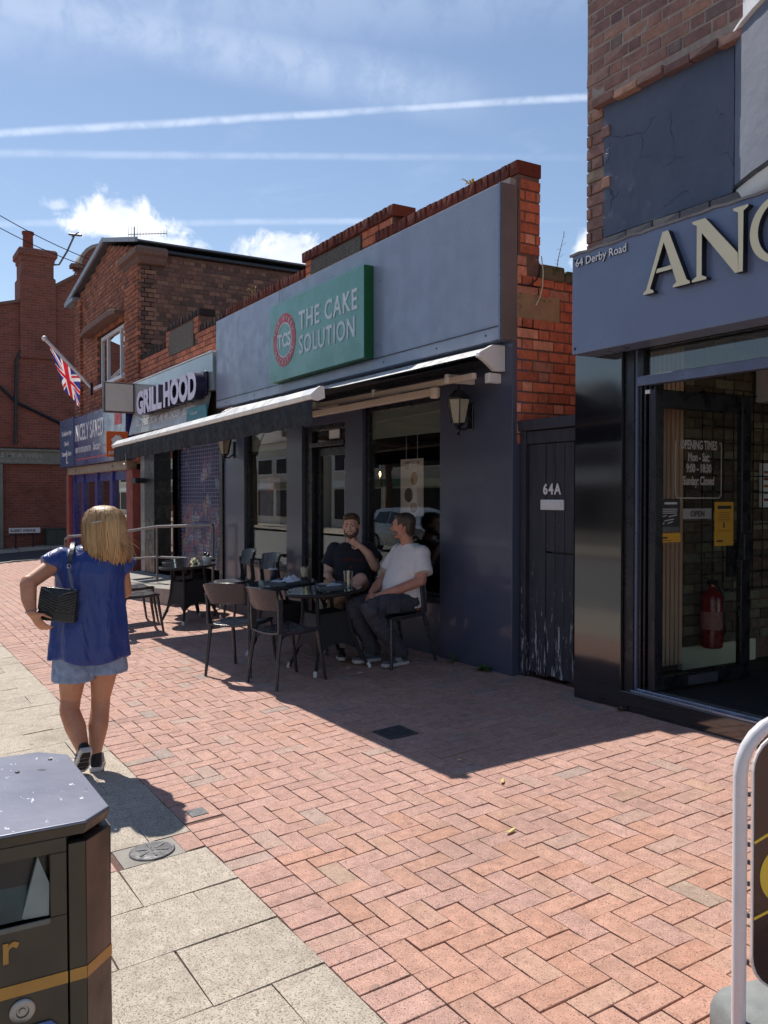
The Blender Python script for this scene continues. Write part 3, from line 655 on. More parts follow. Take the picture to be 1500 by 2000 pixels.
MB().beam((XL+.08,4.2,2.665),(XR-.02,4.2,2.645), .04, .05).build('support_bar', armm, aw, .006)
for x in (-5.95, -7.15, -8.4, -9.9): MB().box(x,x+.05,4.17,4.455,2.63,2.70).build('bar_bracket', MT['white_metal'], aw, .006)
# crank hook and stray cord ends
tag(MB().tube([(-10.55,2.74,2.20),(-10.53,2.74,2.12),(-10.56,2.735,2.07),(-10.60,2.735,2.08)], .006, 6).build('crank_hook', MT['steel'], aw, smooth=60))

# wall lanterns
def lantern(x, z, label):
    t = thing('wall_lantern', label, 'lantern', (x, 4.455, z), 'lanterns on the bakery front')
    yc = 4.455-.17
    MB().box(x-.045,x+.045,4.43,4.455,z-.30,z-.02).build('backplate', B_, t, .008)
    MB().tube([(x,4.44,z-.23),(x,4.37,z-.30),(x,yc,z-.285),(x,yc,z-.25)], .012, 8).build('bracket', B_, t, smooth=50)
    hexr = lambda r, zz: [Vector((x+r*math.cos(R(60*k+30)), yc+r*math.sin(R(60*k+30)), zz)) for k in range(6)]
    MB().loft([hexr(.03,z-.275),hexr(.07,z-.25),hexr(.075,z-.235)]).build('base_tray', B_, t)
    MB().loft([hexr(.13,z+.01),hexr(.135,z+.025),hexr(.05,z+.11),hexr(.015,z+.12),hexr(.02,z+.14),hexr(.005,z+.17)]).build('roof', B_, t)
    MB().loft([hexr(.02,z-.36),hexr(.012,z-.33),hexr(.03,z-.30),hexr(.02,z-.276)]).build('finial', B_, t)
    lo, hi = hexr(.073,z-.233), hexr(.125,z+.008)
    for k in range(6):
        MB().beam(lo[k], hi[k], .014, .014).build('glazing_bar', B_, t)
        a, b, c, d = lo[k], lo[(k+1)%6], hi[(k+1)%6], hi[k]; nn = (b-a).cross(d-a).normalized()*.003
        MB().add([a,b,c,d,a+nn,b+nn,c+nn,d+nn], [(0,3,2,1),(4,5,6,7),(0,1,5,4),(1,2,6,5),(2,3,7,6),(3,0,4,7)]).build('pane', MT['lantern_glass'], t)
    t.scale = (.8,.8,.8)
    MB().lathe([(.016,0),(.018,.03),(.03,.06),(.034,.09),(.026,.12),(.005,.13)], (x,yc,z-.22), 12).build('bulb', MT['white'], t, smooth=60)
    return t
MT['lantern_glass'] = pm('seeded_lantern_glass', lin(186,178,156), .2, var=.12, vs=30., bump=.1, bs=80.)
MT['lantern_glass'].node_tree.nodes['Principled BSDF'].inputs['Alpha'].default_value = .72
lantern(-5.95, 2.49, 'black coach lantern on the wide navy wall beside the alley gate')
lantern(-11.42, 2.46, 'black coach lantern on the far navy pilaster beside the roller shutter')

# poster hung in the window, bulbs over the counter
ps = thing('hanging_poster', 'tall coffee poster hanging by two cords behind the right bakery window', 'poster', (-7.05, 4.58, 1.78))
MB().box(-7.27,-6.87,4.575,4.581,1.50,2.05).build('sheet', pm('poster_paper', lin(214,196,186), .6, var=.12, vs=4.), ps)
for x in (-7.17,-6.97): MB().tube([(x,4.578,2.05),(x,4.578,2.29)], .004, 6).build('cord', MT['steel'], ps)
pd = lambda name, cx, cz, r, mat, sx=1., d=.003: MB().add([Vector((cx+sx*r*math.cos(2*math.pi*k/24), 4.5745-d*i, cz+r*math.sin(2*math.pi*k/24))) for i in (0,1) for k in range(24)], [tuple(range(24)), tuple(range(47,23,-1))]+[(k,(k+1)%24,24+(k+1)%24,24+k) for k in range(24)]).build(name, mat, ps)
cupm = pm('print_cup', lin(222,214,200), .6); cofm = pm('print_coffee', lin(176,124,78), .6, var=.2, vs=30.); dkm = pm('print_cake', lin(88,56,48), .6, var=.3, vs=30.)
pd('printed_saucer', -7.03, 1.57, .085, cupm, 1.1); pd('printed_cup', -7.02, 1.86, .085, cupm); pd('printed_coffee', -7.02, 1.86, .066, cofm, d=.005); pd('printed_cake', -7.12, 1.70, .07, dkm, 1.1); pd('printed_biscuit', -7.03, 1.58, .05, cofm, 1.2, d=.005)
text('printed_title', 'COFFEE & CAKE', (-7.2, 4.5745, 2.0), u, v, .038, dkm, ps, .001); text('printed_title', 'in 5s', (-7.18, 4.5745, 1.95), u, v, .03, dkm, ps, .001)
tag(part('menu_sheet', pm('menu_paper', lin(70,84,104), .6, var=.3, vs=14.), (-6.74,-6.52,4.9,4.905,1.42,1.86)), 'blue grey menu sheet behind the coffee poster in the window', 'menu')
glow = emis('lamp_filament', (1,.58,.2), 26.)
for x, y, z, lb in ((-9.05,5.4,1.98,'small glowing pendant bulb seen through the bakery doorway'), (-7.55,5.35,1.99,'small glowing pendant bulb behind the bakery window poster')):
    t = thing('pendant_bulb', lb, 'lamp', (x,y,z), 'pendant bulbs in the bakery')
    MB().tube([(x,y,z+.05),(x,y,2.9)], .005, 6).build('flex', B_, t); MB().lathe([(.018,0),(.018,.05)], (x,y,z+.02), 10).build('lamp_holder', B_, t)
    MB().ball((x,y,z-.02), .010, .010, .026).build('filament', glow, t, smooth=60)
    MB().lathe([(.012,.04),(.04,.0),(.05,-.04),(.03,-.085),(.002,-.095)], (x,y,z), 14).build('shade', MT['glass_small'], t, smooth=60)
wp = thing('window_print', 'faded cake picture sheet inside the left bakery window', 'poster', (-10.5,4.6,1.6))
MB().box(-10.85,-10.2,4.60,4.606,1.33,1.92).build('sheet', pm('window_print_paper', lin(112,108,112), .6, var=.35, vs=9.), wp)
MB().box(-10.62,-10.3,4.594,4.599,1.74,1.93).build('printed_cake', pm('print_cake2', lin(150,100,90), .6, var=.4, vs=14.), wp)

# alley gate 64A
MT['gate'] = pm('peeling_navy_boards', lin(46,48,60), .6, var=.18, vs=3., bump=.2, bs=30.)
def peel():
    m, nt, b = newmat('peeling_painted_board'); pos = geopos(nt)
    c = ramp(nt, nz(nt, 6, 5, .6, (3,3,.6), pos), [(.3, lin(40,42,54)), (.7, lin(60,60,70))])
    sep = nt.nodes.new('ShaderNodeSeparateXYZ'); nt.links.new(pos, sep.inputs[0])
    hgt = mrange(nt, sep.outputs[2], .25, 1.5, .135, 0.)
    ns = nz(nt, 9, 7, .7, (5,5,.55), pos); ad = nt.nodes.new('ShaderNodeMath'); ad.operation = 'ADD'; nt.links.new(ns, ad.inputs[0]); nt.links.new(hgt, ad.inputs[1])
    c = mixc(nt, mrange(nt, ad.outputs[0], .695, .715), c, lin(190,188,186)); nt.links.new(c, b.inputs['Base Color']); b.inputs['Roughness'].default_value = .6
    bumpn(nt, b, ad.outputs[0], .3, .004); return m
MT['gate'] = peel()
gt = thing('alley_gate', 'narrow peeling navy plank gate numbered 64A between the two shops', 'gate', (-5.02, 4.55, .25))
MB().box(-5.41,-4.66,4.50,4.60,2.205,2.29).build('head_rail', MT['gate'], gt, .012)
MB().box(-5.395,-5.33,4.52,4.60,.26,2.205).build('post', MT['gate'], gt, .006); MB().box(-4.70,-4.645,4.52,4.60,.26,2.205).build('post', MT['gate'], gt, .006)
MB().box(-5.33,-4.70,4.535,4.60,2.10,2.20).build('top_rail', MT['gate'], gt, .006)
nb = 6; wdt = .625/nb; rnd = random.Random(2)
for i in range(nb):
    x = -5.3275+i*wdt
    for z0, z1 in (((.285+rnd.uniform(0,.02),2.095),) if i < 2 else ((.285+rnd.uniform(0,.02),1.25),(1.262,2.095))):
        MB().box(x+.003,x+wdt-.003,4.548+rnd.uniform(-.004,.004),4.575,z0,z1).build('board', MT['gate'], gt, .004)
MB().box(-5.33,-4.70,4.58,4.60,.3,2.1).build('backing', MT['black'], gt)
lb = MB().box(-5.165,-4.905,4.532,4.545,1.583,1.662).build('letterbox', MT['white'], gt, .004); MB().box(-5.14,-4.93,4.525,4.5315,1.602,1.644).build('flap', MT['white'], lb, .003)
text('house_number', '64A', (-5.142, 4.543, 1.705), u, v, .112, MT['white'], gt, .003, .004, .92, sp=1.25)
# ------------------------------------------------------------------ right-hand shop (navy fascia, ANO..., open glass door)
shop = thing('corner_shop_building', 'two storey brown brick shop with black mirror panel and navy fascia numbered 64', 'building', (-2.4, 4.45, .26))
SB = MT['sign_navy']; ALU = pm('blue_grey_aluminium', lin(96,106,132), .35, metal=.3, var=.08, vs=3.)
part('panel', MT['blackpanel'], (-4.63,-4.185,4.385,4.5,.14,2.72), parent=shop, bevel=.004)
part('jamb_strip', B_, (-4.183,-4.10,4.41,4.5,.14,2.72), parent=shop, bevel=.004)
for i, x in enumerate((-4.10, -4.075, -4.05, -4.02, -3.995)): part('fluted_jamb', ALU if i in (0,) else B_, (x,x+.019,4.42+.014*i,4.50+.014*i,.39,2.44 if i else 2.66), parent=shop, bevel=.003)
part('white_clip', MT['white'], (-4.025,-3.985,4.43,4.46,2.36,2.385), parent=shop, bevel=.002)
part('white_trim', MT['cream'], (-4.70,-4.64,4.46,4.52,2.29,2.9), parent=shop, bevel=.003)
part('plinth', MT['blackpanel'], (-4.183,-.3,4.38,4.55,.10,.382), parent=shop, bevel=.004)
th_ = part('threshold', pm('aluminium_threshold', lin(150,156,172), .35, metal=.75, var=.15, vs=8.), (-4.10,-3.02,4.385,4.425,.383,.398), (-4.08,-3.02,4.425,4.49,.383,.408), parent=shop, bevel=.003)
part('transom_bar', ALU, (-4.08,-.4,4.41,4.48,2.415,2.478), parent=shop, bevel=.004)
tw = part('transom_window', B_, (-4.08,-4.03,4.42,4.49,2.478,2.68), (-4.03,-.4,4.42,4.49,2.655,2.68), (-3.05,-3.0,4.42,4.49,2.478,2.655), parent=shop)
part('pane', MT['glass_dim'], (-4.03,-3.05,4.45,4.457,2.478,2.655), parent=tw); part('pane', MT['glass_dim'], (-3.0,-.4,4.45,4.457,2.478,2.655), parent=tw)
part('mullion', ALU, (-3.02,-2.96,4.41,4.48,.383,2.415), parent=shop, bevel=.003)
sw = part('shop_window', ALU, (-2.96,-.4,4.42,4.48,.383,.45), (-.45,-.4,4.42,4.48,.45,2.415), parent=shop); part('pane', MT['glass'], (-2.96,-.45,4.45,4.457,.45,2.415), parent=sw)
part('panel', MT['blackpanel'], (-.4,.2,4.385,4.5,.14,2.72), parent=shop, bevel=.004)
# shell
part('side_wall', MT['brick_brown'], (-4.62,-4.45,4.53,10,-.1,7.5), parent=shop)
part('far_side_wall', MT['brick_brown'], (1.3,1.5,4.5,10,2.9,7.5), parent=shop); part('far_side_wall', MT['brick_brown'], (1.3,1.5,4.5,10,-.1,.6), parent=shop)
part('added_light_window', MT['glass'], (1.38,1.39,4.5,10,.6,2.9), parent=shop)  # invented glazing, out of view, lets sky light into the dark interior
part('rear_wall', MT['brick_brown'], (-4.45,1.3,9.8,10,-.1,7.5), parent=shop)
part('wall_core', MT['mortar'], (-4.616,1.3,4.4895,4.7,2.95,7.5), parent=shop)
part('beam', B_, (-4.5,.2,4.42,4.7,2.681,2.95), parent=shop)
part('roof', MT['lead'], (-4.8,1.7,4.2,10.2,7.5,7.65), parent=shop)
part('inner_floor', MT['darkmat'], (-4.45,1.3,4.5,9.8,.2,.392), parent=shop)
part('door_mat', pm('black_door_mat', lin(34,34,36), .95, var=.3, vs=60.), (-3.9,-2.4,4.6,6.0,.392,.402), parent=shop)
part('wood_floor', pm('wood_floor', lin(132,92,52), .5, var=.2, vs=3.), (-4.3,-1.,6.4,9.7,.392,.4), parent=shop)
part('ceiling', pm('shop_ceiling', lin(120,116,112), .9), (-4.45,1.3,4.7,9.8,2.95,3.0), parent=shop)
part('inner_wall', MT['mortar_dark'], (-4.45,-4.425,4.5,9.8,.39,2.95), parent=shop)
part('back_panel', pm('back_panel', lin(92,84,78), .8), (-4.42,1.3,9.7,9.79,.39,2.95), parent=shop)
part('skirting', MT['cream'], (-4.44,-4.385,5.24,6.1,.39,.56), parent=shop, bevel=.006)
slw = pm('slat_wood', lin(226,186,158), .55, var=.12, vs=8., stretch=(4,4,.5))
part('slat_backing', MT['black'], (-4.444,-4.415,4.5,5.26,.44,2.9), parent=shop)
for i in range(16): part('slat', slw, (-4.414,-4.392,4.505+i*.047,4.505+i*.047+.032,.44,2.9), parent=shop)
wb = wallbricks((-4.40,5.27,.56), (0,1,0), (1,0,0), 3.2, 2.36, row=.078, seedn=21, depth=.03, bond='stretch')
MT['brick_in'] = brickmat('rustic_inner_brick', [(0, lin(84,60,48)), (.3, lin(124,92,72)), (.6, lin(104,76,60)), (.85, lin(150,120,96)), (1, lin(92,74,66))], grime=.35, gs=4., bump=.5, lift=.95)
lay(shop, wb, MT['brick_in'], 'inner_brick', 180)
gm = MB()
t = thing('wire_display_grid', 'black wire display grid on the inner brick wall behind the open door', 'rack', (-4.37,5.4,.9))
for i in range(9): MB().tube([(-4.365,5.42+i*.12,.95),(-4.365,5.42+i*.12,2.5)], .005, 5).build('wire', B_, t)
for i in range(13): MB().tube([(-4.36,5.40,.97+i*.125),(-4.36,6.40,.97+i*.125)], .005, 5).build('wire', B_, t)
# open door leaf
dl = part('open_door', B_, (-3.975,-3.93,4.425,4.50,.41,2.385), (-3.975,-3.93,5.30,5.40,.41,2.385), (-3.975,-3.93,4.50,5.30,2.265,2.385), (-3.975,-3.93,4.50,5.30,.41,.50), parent=shop, bevel=.005)
part('pane', MT['glass'], (-3.956,-3.948,4.50,5.30,.50,2.265), parent=dl)
part('handle_block', B_, (-3.929,-3.90,5.29,5.385,1.235,1.43), (-4.0,-3.9755,5.22,5.33,1.12,1.36), parent=dl, bevel=.006)
part('closer_plate', pm('grey_plate', lin(70,72,80), .5), (-3.929,-3.924,4.75,5.05,.42,.485), parent=dl)
dx = -3.9475; vinyl = pm('white_vinyl', lin(172,170,164), .5, var=.05); uy, vz = (0,1,0), (0,0,1)
def dtext(s, yc, z, size, xs, **k): return text('door_lettering', s, (dx, yc, z), uy, vz, size, vinyl, dl, .0012, .002, xs, 'CENTER')
dtext('OPENING TIMES', 4.866, 2.005, .085, .60); dtext('Mon - Sat:', 4.866, 1.925, .080, .66); dtext('9:00 - 18:30', 4.866, 1.85, .080, .66); dtext('Sunday: Closed', 4.866, 1.765, .082, .62)
for nm, q in (('line', (4.632,4.638,1.70,2.055)), ('line', (5.094,5.10,1.70,2.055)), ('line', (4.655,5.078,1.672,1.679)), ('line', (4.638,4.655,2.048,2.055)), ('line', (5.078,5.094,2.048,2.055))):
    part('frame_'+nm, vinyl, (dx+.001,dx+.0025,*q), parent=dl)
MB().beam((dx+.002,4.635,1.70),(dx+.002,4.656,1.676),.002,.006).build('frame_line', vinyl, dl); MB().beam((dx+.002,5.097,1.70),(dx+.002,5.077,1.676),.002,.006).build('frame_line', vinyl, dl)
yel = pm('yellow_paper', lin(196,148,44), .6, var=.06, vs=8.); blk = pm('black_print', lin(44,42,46), .6); wht = pm('white_print', lin(190,190,190), .6)
def poster(nm, label, y0, y1, z0, z1, mat):
    t = thing(nm, label, 'poster', (dx+.002,(y0+y1)/2,z0)); part('sheet', mat, (dx+.001,dx+.0025,y0,y1,z0,z1), parent=t); return t
def strip(t, mat, y0, y1, z0, z1, nm='print_line'): return part(nm, mat, (dx+.0026,dx+.0034,y0,y1,z0,z1), parent=t)
t = poster('black_flyer', 'black flyer with a yellow corner stuck low on the open glass door', 4.468, 4.68, 1.455, 1.672, blk)
MB().add([Vector((dx+.003,4.468,1.672)),Vector((dx+.003,4.52,1.672)),Vector((dx+.003,4.468,1.615)),Vector((dx+.0026,4.468,1.672)),Vector((dx+.0026,4.52,1.672)),Vector((dx+.0026,4.468,1.615))],[(0,1,2),(5,4,3),(0,2,5,3),(0,3,4,1),(1,4,5,2)]).build('yellow_corner', yel, t)
strip(t, wht, 4.53, 4.65, 1.634, 1.648)
for i in range(3): strip(t, wht, 4.49+.006*i, 4.655-.004*i, 1.600-i*.013, 1.605-i*.013)
for y0, y1, z in ((4.49,4.55,1.55),(4.57,4.65,1.552),(4.53,4.62,1.525),(4.50,4.53,1.50),(4.56,4.61,1.508)): MB().beam((dx+.003,y0,z),(dx+.003,y1,z+.012),.001,.006).build('print_line', wht, t)
strip(t, pm('grey_print', lin(84,92,88), .6), 4.475, 4.672, 1.457, 1.485, 'print_band')
t = poster('yellow_flyer', 'small yellow card stuck directly under the black flyer on the door', 4.472, 4.685, 1.383, 1.443, yel); strip(t, blk, 4.485, 4.56, 1.408, 1.420); strip(t, blk, 4.485, 4.60, 1.393, 1.397)
t = poster('open_sign', 'grey OPEN plate in the middle of the open glass door', 4.712, 4.995, 1.535, 1.605, pm('grey_plate_sign', lin(140,140,138), .5))
text('open_lettering', 'OPEN', (dx+.0025, 4.853, 1.552), uy, vz, .052, blk, t, .001, .0015, 1., 'CENTER', sp=1.1)
t = poster('yellow_poster', 'tall yellow poster on the right side of the open glass door', 5.03, 5.228, 1.345, 1.648, yel)
strip(t, blk, 5.06, 5.205, 1.60, 1.622)
for i in range(6): strip(t, blk, 5.07, 5.195, 1.575-i*.012, 1.5775-i*.012)
strip(t, blk, 5.12, 5.135, 1.47, 1.505); strip(t, blk, 5.07, 5.195, 1.447, 1.45); strip(t, blk, 5.05, 5.12, 1.372, 1.384)
# things inside
fe = thing('fire_extinguisher', 'red fire extinguisher standing behind the open glass door', 'fire extinguisher', (-4.27,5.42,.56))
redp = pm('extinguisher_red', lin(132,24,30), .3, coat=.4)
MB().lathe([(.07,0),(.08,.01),(.08,.36),(.07,.40),(.03,.43),(.022,.45),(.022,.47)], (-4.27,5.42,.565), 20).build('cylinder', redp, fe, smooth=40)
MB().lathe([(.0805,.14),(.0805,.27)], (-4.27,5.42,.565), 20).build('label', pm('extinguisher_label', lin(176,120,112), .5, var=.3, vs=30.), fe, smooth=40)
MB().box(-4.29,-4.25,5.38,5.47,1.035,1.065).build('valve', B_, fe, .006); MB().beam((-4.27,5.40,1.07),(-4.27,5.30,1.09),.02,.012).build('lever', B_, fe)
MB().tube([(-4.27,5.46,1.05),(-4.24,5.50,.98),(-4.22,5.505,.8),(-4.22,5.505,.66)], .012, 8).build('hose', B_, fe, smooth=60)
t = thing('notice_board', 'white notice with coloured lines on the inner brick wall', 'notice', (-4.38,6.25,1.62)); part('board', MT['white'], (-4.39,-4.375,6.13,6.6,1.60,1.95), parent=t)
for i, c in enumerate(((150,90,60),(140,60,50),(160,120,60),(50,120,80),(120,50,50))): part('print_line', pm('notice_ink', lin(*c), .6), (-4.3745,-4.373,6.17,6.55,1.87-i*.055,1.89-i*.055), parent=t)
t = thing('wall_heater', 'white box heater high on the inner wall beside the doorway', 'heater', (-4.3,6.3,2.4)); part('casing', MT['white'], (-4.38,-4.2,6.05,7.0,2.42,2.75), parent=t, bevel=.02); part('grille', pm('heater_grille', lin(150,150,152), .5), (-4.199,-4.19,6.1,6.95,2.45,2.55), parent=t)
# fascia sign
sg = thing('fascia_sign', 'navy fascia board with large raised cream letters and 64 Derby Road', 'sign', (-2.4, 4.38, 2.66))
MB().box(-4.445,-.2,4.18,4.385,2.652,3.325).build('board', SB, sg, .005)
for z in (2.69, 3.285): MB().lathe([(.009,0),(.009,.004),(.002,.006)], n=10).xf(Matrix.Translation((-4.415,4.18,z)) @ Matrix.Rotation(R(90),4,'X')).build('screw', B_, sg)
text('address_lettering', '64 Derby Road', (-4.405, 4.179, 3.238), u, v, .074, MT['white'], sg, .008, .0012, 1.0, side=MT['letter_side'])
SF = 4.135                                # letters stand proud of the board
def serif(polys, nm):
    mb = MB()
    for pl in polys: mb.prism(pl, (0,SF,2.922), (1,0,0), (0,0,1), (0,.04,0))
    o = mb.build(nm, [MT['cream'], MT['letter_side']], sg); me = o.data
    for f in me.polygons: f.material_index = 0 if f.normal.y < -.9 else 1
    return o
A0, A1 = -3.775, -3.425; h = .348
lk = lambda p, q, t: (p[0]+(q[0]-p[0])*t, p[1]+(q[1]-p[1])*t)
ap = (-3.607, h)
A = [(-3.775,0),(-3.70,0),(-3.70,.012),(-3.722,.03),(-3.672,.135),(-3.555,.135),(-3.523,.03),(-3.548,.012),(-3.548,0),(-3.425,0),(-3.425,.012),(-3.446,.03),(-3.585,h),(-3.622,h),(-3.752,.03),(-3.775,.012)]
Aout = [(-3.775,0),(-3.695,0),(-3.695,.012),(-3.722,.028),(-3.618,.285),(-3.522,.028),(-3.548,.012),(-3.548,0),(-3.425,0),(-3.425,.012),(-3.448,.028),(-3.585,h),(-3.628,h),(-3.752,.028),(-3.775,.012)]
serif([Aout, [(-3.676,.112),(-3.555,.112),(-3.563,.136),(-3.668,.136)]], 'letter')
Nn = [[(-3.41,0),(-3.31,0),(-3.31,.012),(-3.343,.028),(-3.343,.27),(-3.378,.29),(-3.378,.028),(-3.41,.012)],
      [(-3.375,h),(-3.41,h),(-3.41,h-.012),(-3.378,h-.03),(-3.378,.289),(-3.343,.269),(-3.12,-.008),(-3.10,-.008),(-3.105,.10),(-3.32,h)],
      [(-3.135,h),(-3.04,h),(-3.04,h-.012),(-3.07,h-.028),(-3.072,-.008),(-3.0995,-.008),(-3.1045,h-.028),(-3.135,h-.012)]]
serif([Nn[1]], 'letter'); serif([Nn[0]], 'letter_stem'); serif([Nn[2]], 'letter_stem')
def ringpoly(cx, cz, ro, rz, ri, rzi, nm, a0=0, a1=360):
    mb = MB(); n = 40; rings = []
    for (rx, rr, yy) in ((ro, rz, SF), (ri, rzi, SF), (ri, rzi, SF+.04), (ro, rz, SF+.04)):
        rings.append([Vector((cx+rx*math.cos(R(a0+(a1-a0)*k/n)), yy, 2.922+cz+rr*math.sin(R(a0+(a1-a0)*k/n)))) for k in range(n+1)])
    fs = []; vs = [p for r in rings for p in r]; m = n+1
    for i in range(4):
        for k in range(n): fs.append((i*m+k, i*m+k+1, ((i+1)%4)*m+k+1, ((i+1)%4)*m+k))
    fs += [(0,m,2*m,3*m), (n,3*m+n,2*m+n,m+n)]
    mb.add(vs, fs); o = mb.build(nm, [MT['cream'], MT['letter_side']], sg)
    for f in o.data.polygons: f.material_index = 0 if f.normal.y < -.9 else 1
ringpoly(-2.845, h/2, .185, .182, .135, .150, 'letter', 48, 330)
# upper storey
lf = MB(); rnd = random.Random(8); fr = []
for i in range(50):
    x = -4.46+i*.09; a = rnd.uniform(-.006,.006); fr.append([Vector((x,4.17,3.318+a)),Vector((x,4.165,3.332+a)),Vector((x,4.30+a,3.352+a)),Vector((x,4.46,3.402+a*1.5)),Vector((x,4.485,3.40)),Vector((x,4.30,3.335))])
lf.loft(fr); lf.build('lead_flashing', MT['lead'], shop, smooth=50)
lm_ = pm('painted_ledge_brick', lin(106,102,104), .85, var=.25, vs=10., bump=.5, bs=60.)
lay(shop, wallbricks((-4.437,4.445,3.405), (1,0,0), (0,-1,0), 1.15, .085, lens=(.225,), bond='stretch', proud=.0, depth=.09, seedn=31), lm_, 'ledge_brick', 20)
rm = MB(); g = [-4.437+i*.044 for i in range(25)]; zz = [3.492+j*.0455 for j in range(21)]; rnd = random.Random(9)
top = [[Vector((x, 4.462+(rnd.uniform(-.003,.003)), z if j < 20 else 4.40-(x+4.437)*.03)) for x in g] for j, z in enumerate(zz)]
n = len(g); vs = [p for r in top for p in r]; rm.add(vs, [(j*n+i, j*n+i+1, (j+1)*n+i+1, (j+1)*n+i) for j in range(20) for i in range(n-1)])
rm.box(-4.436,-3.385,4.466,4.50,3.493,4.39); rm.build('render_panel', MT['render'], shop, smooth=60)
keep = lambda a, b, z: ([(a, b)] if z > 1.10 else ([(a, min(b, .24 if int(z/.085) in (4, 8) else .183))] if a < .183 else []))
ub = wallbricks((-4.62,4.475,3.40), (1,0,0), (0,-1,0), 1.45, 2.9, bond='flemish', seedn=41, depth=.07, keep=keep)
ub = [m for m in ub if not (m.to_translation().z > 4.47 and m.to_translation().x > -3.3)]
lay(shop, ub, MT['brick_brown'], 'brick', 290)
part('upper_mortar', MT['mortar'], (-4.616,1.3,4.479,4.489,4.38,7.4), parent=shop)
dc = [Matrix(((.2,0,0,-4.4+i*.21),(0,-.1,0,4.455+rnd.uniform(-.012,.008)),(0,0,.05,4.42-i*.0065+rnd.uniform(-.008,.008)),(0,0,0,1))) for i in range(6)]
lay(shop, dc, MT['brick_brown'], 'broken_course_brick', 10)
for z in (4.215, 3.865): part('toothing_brick', MT['brick_brown'], (-4.446,-4.374,4.450,4.50,z-.036,z+.036), parent=shop, bevel=.005)
# oriel bay: rough grey apron, white mouldings, sash above
def baypoly(off=0.): return [(-3.375-off,4.46),(-3.345-off*.9,4.435-off*.3),(-3.26-off*.8,4.385-off*.7),(-3.13-off*.6,4.315-off*.9),(-2.95-off*.3,4.23-off),(-2.7,4.14-off),(-1.8,4.08-off),(-1.2,4.17-off),(-1.05+off,4.46)]
def bayring(off, z): return [Vector((x, y, z)) for x, y in baypoly(off)]
def baybit(name, mat, prof, bevel=0, smooth=40): return MB().loft([bayring(o_, z) for o_, z in prof]).build(name, mat, shop, bevel, smooth)
baybit('bay_apron', MT['greyrender'], [(.0,3.52),(.0,3.7),(.0,4.0),(.0,4.40)])
baybit('bay_moulding', MT['black'], [(.012,3.495),(.016,3.51),(.002,3.522)])
baybit('bay_soffit', MT['white'], [(-.10,3.40),(-.03,3.45),(-.008,3.494)])
baybit('bay_sill', MT['white'], [(.004,4.405),(.022,4.41),(.022,4.428),(-.01,4.435)])
bw = baybit('bay_window', MT['white'], [(-.05,4.43),(-.05,4.58)], smooth=20)
for (x, y) in baypoly(-.06)[1:-1]: MB().box(x-.03,x+.03,y-.0,y+.05,4.58,6.2).build('bay_mullion', MT['white'], bw)
MB().loft([bayring(-.09,4.58),bayring(-.09,6.2)]).build('pane', glassmat('bay_glass', (.3,.32,.35), 3.), bw)
baybit('bay_head', MT['white'], [(.0,6.2),(.05,6.4)])
# small plants on ledges and at the wall foot
MT['leaf'] = pm('weed_leaf', lin(72,92,48), .6, var=.35, vs=40.); MT['leafy'] = pm('yellow_leaf', lin(196,184,84), .6, var=.25, vs=40.); MT['twig'] = pm('twig', lin(110,84,64), .9)
def weed(name, label, c, n, L, mat, seed, up=.6, w=.02):
    rnd = random.Random(seed); t = thing(name, label, 'plant', c); cx = Vector(c)
    for i in range(n):
        a = rnd.uniform(0, 2*math.pi); e = rnd.uniform(.15, 1.)*up; l = L*rnd.uniform(.5,1.1); pts = []
        d = Vector((math.cos(a), math.sin(a), 0)); sd = Vector((-d.y, d.x, 0)); ww = w*rnd.uniform(.6,1.2)
        for k in range(5):
            s_ = k/4; p = cx + d*l*s_*(1-.25*s_) + Vector((0,0,l*e*(s_*1.6-s_*s_*1.1))); pts.append((p, ww*math.sin(math.pi*min(.97,.12+s_*.85))))
        mb = MB(); rings = [[p-sd*q, p+Vector((0,0,q*.25)), p+sd*q, p-Vector((0,0,.0015))] for p, q in pts]; mb.loft(rings).build('leaf', mat, t)
    return t
weed('wall_fern', 'spiky yellow green plant growing on the brick parapet coping', (-6.15,4.62,4.36), 22, .17, MT['leafy'], 1, 1.1, .012)
weed('pavement_weed', 'low leafy green weed at the foot of the navy wall by the alley gate', (-5.72,4.42,gz(-5.72,4.42)), 26, .13, MT['leaf'], 2, .8, .016)
weed('pavement_weed', 'small grass tuft at the wall foot behind the seated man in white', (-6.15,4.41,gz(-6.15,4.41)), 16, .11, MT['leaf'], 3, 1.6, .006)
weed('pavement_weed', 'dry brown weed at the base of the black panel beside the threshold', (-4.16,4.36,gz(-4.16,4.36)), 12, .06, MT['twig'], 4, 1., .012)
weed('parapet_weed', 'pale dry sprig on the coping at the far end of the slate fascia', (-11.0,4.6,4.36), 8, .16, MT['leafy'], 5, 2., .006)
t = thing('tall_twig', 'tall bare twig growing from the mossy coping behind the brick pier', 'plant', (-5.45,4.95,3.55))
MB().tube([(-5.45,4.95,3.55),(-5.45,4.97,3.66),(-5.44,4.99,3.75),(-5.43,5.02,3.88)], [.004,.003,.0025,.0012], 6).build('stem', MT['twig'], t)
rnd = random.Random(4)
for i in range(9):
    p = Vector((-5.44,4.96+.007*i,3.60+.032*i)); MB().tube([p, p+Vector((rnd.uniform(-.04,.04),rnd.uniform(-.03,.035),rnd.uniform(.0,.03)))], [.0016,.0008], 5).build('twiglet', MT['twig'], t)
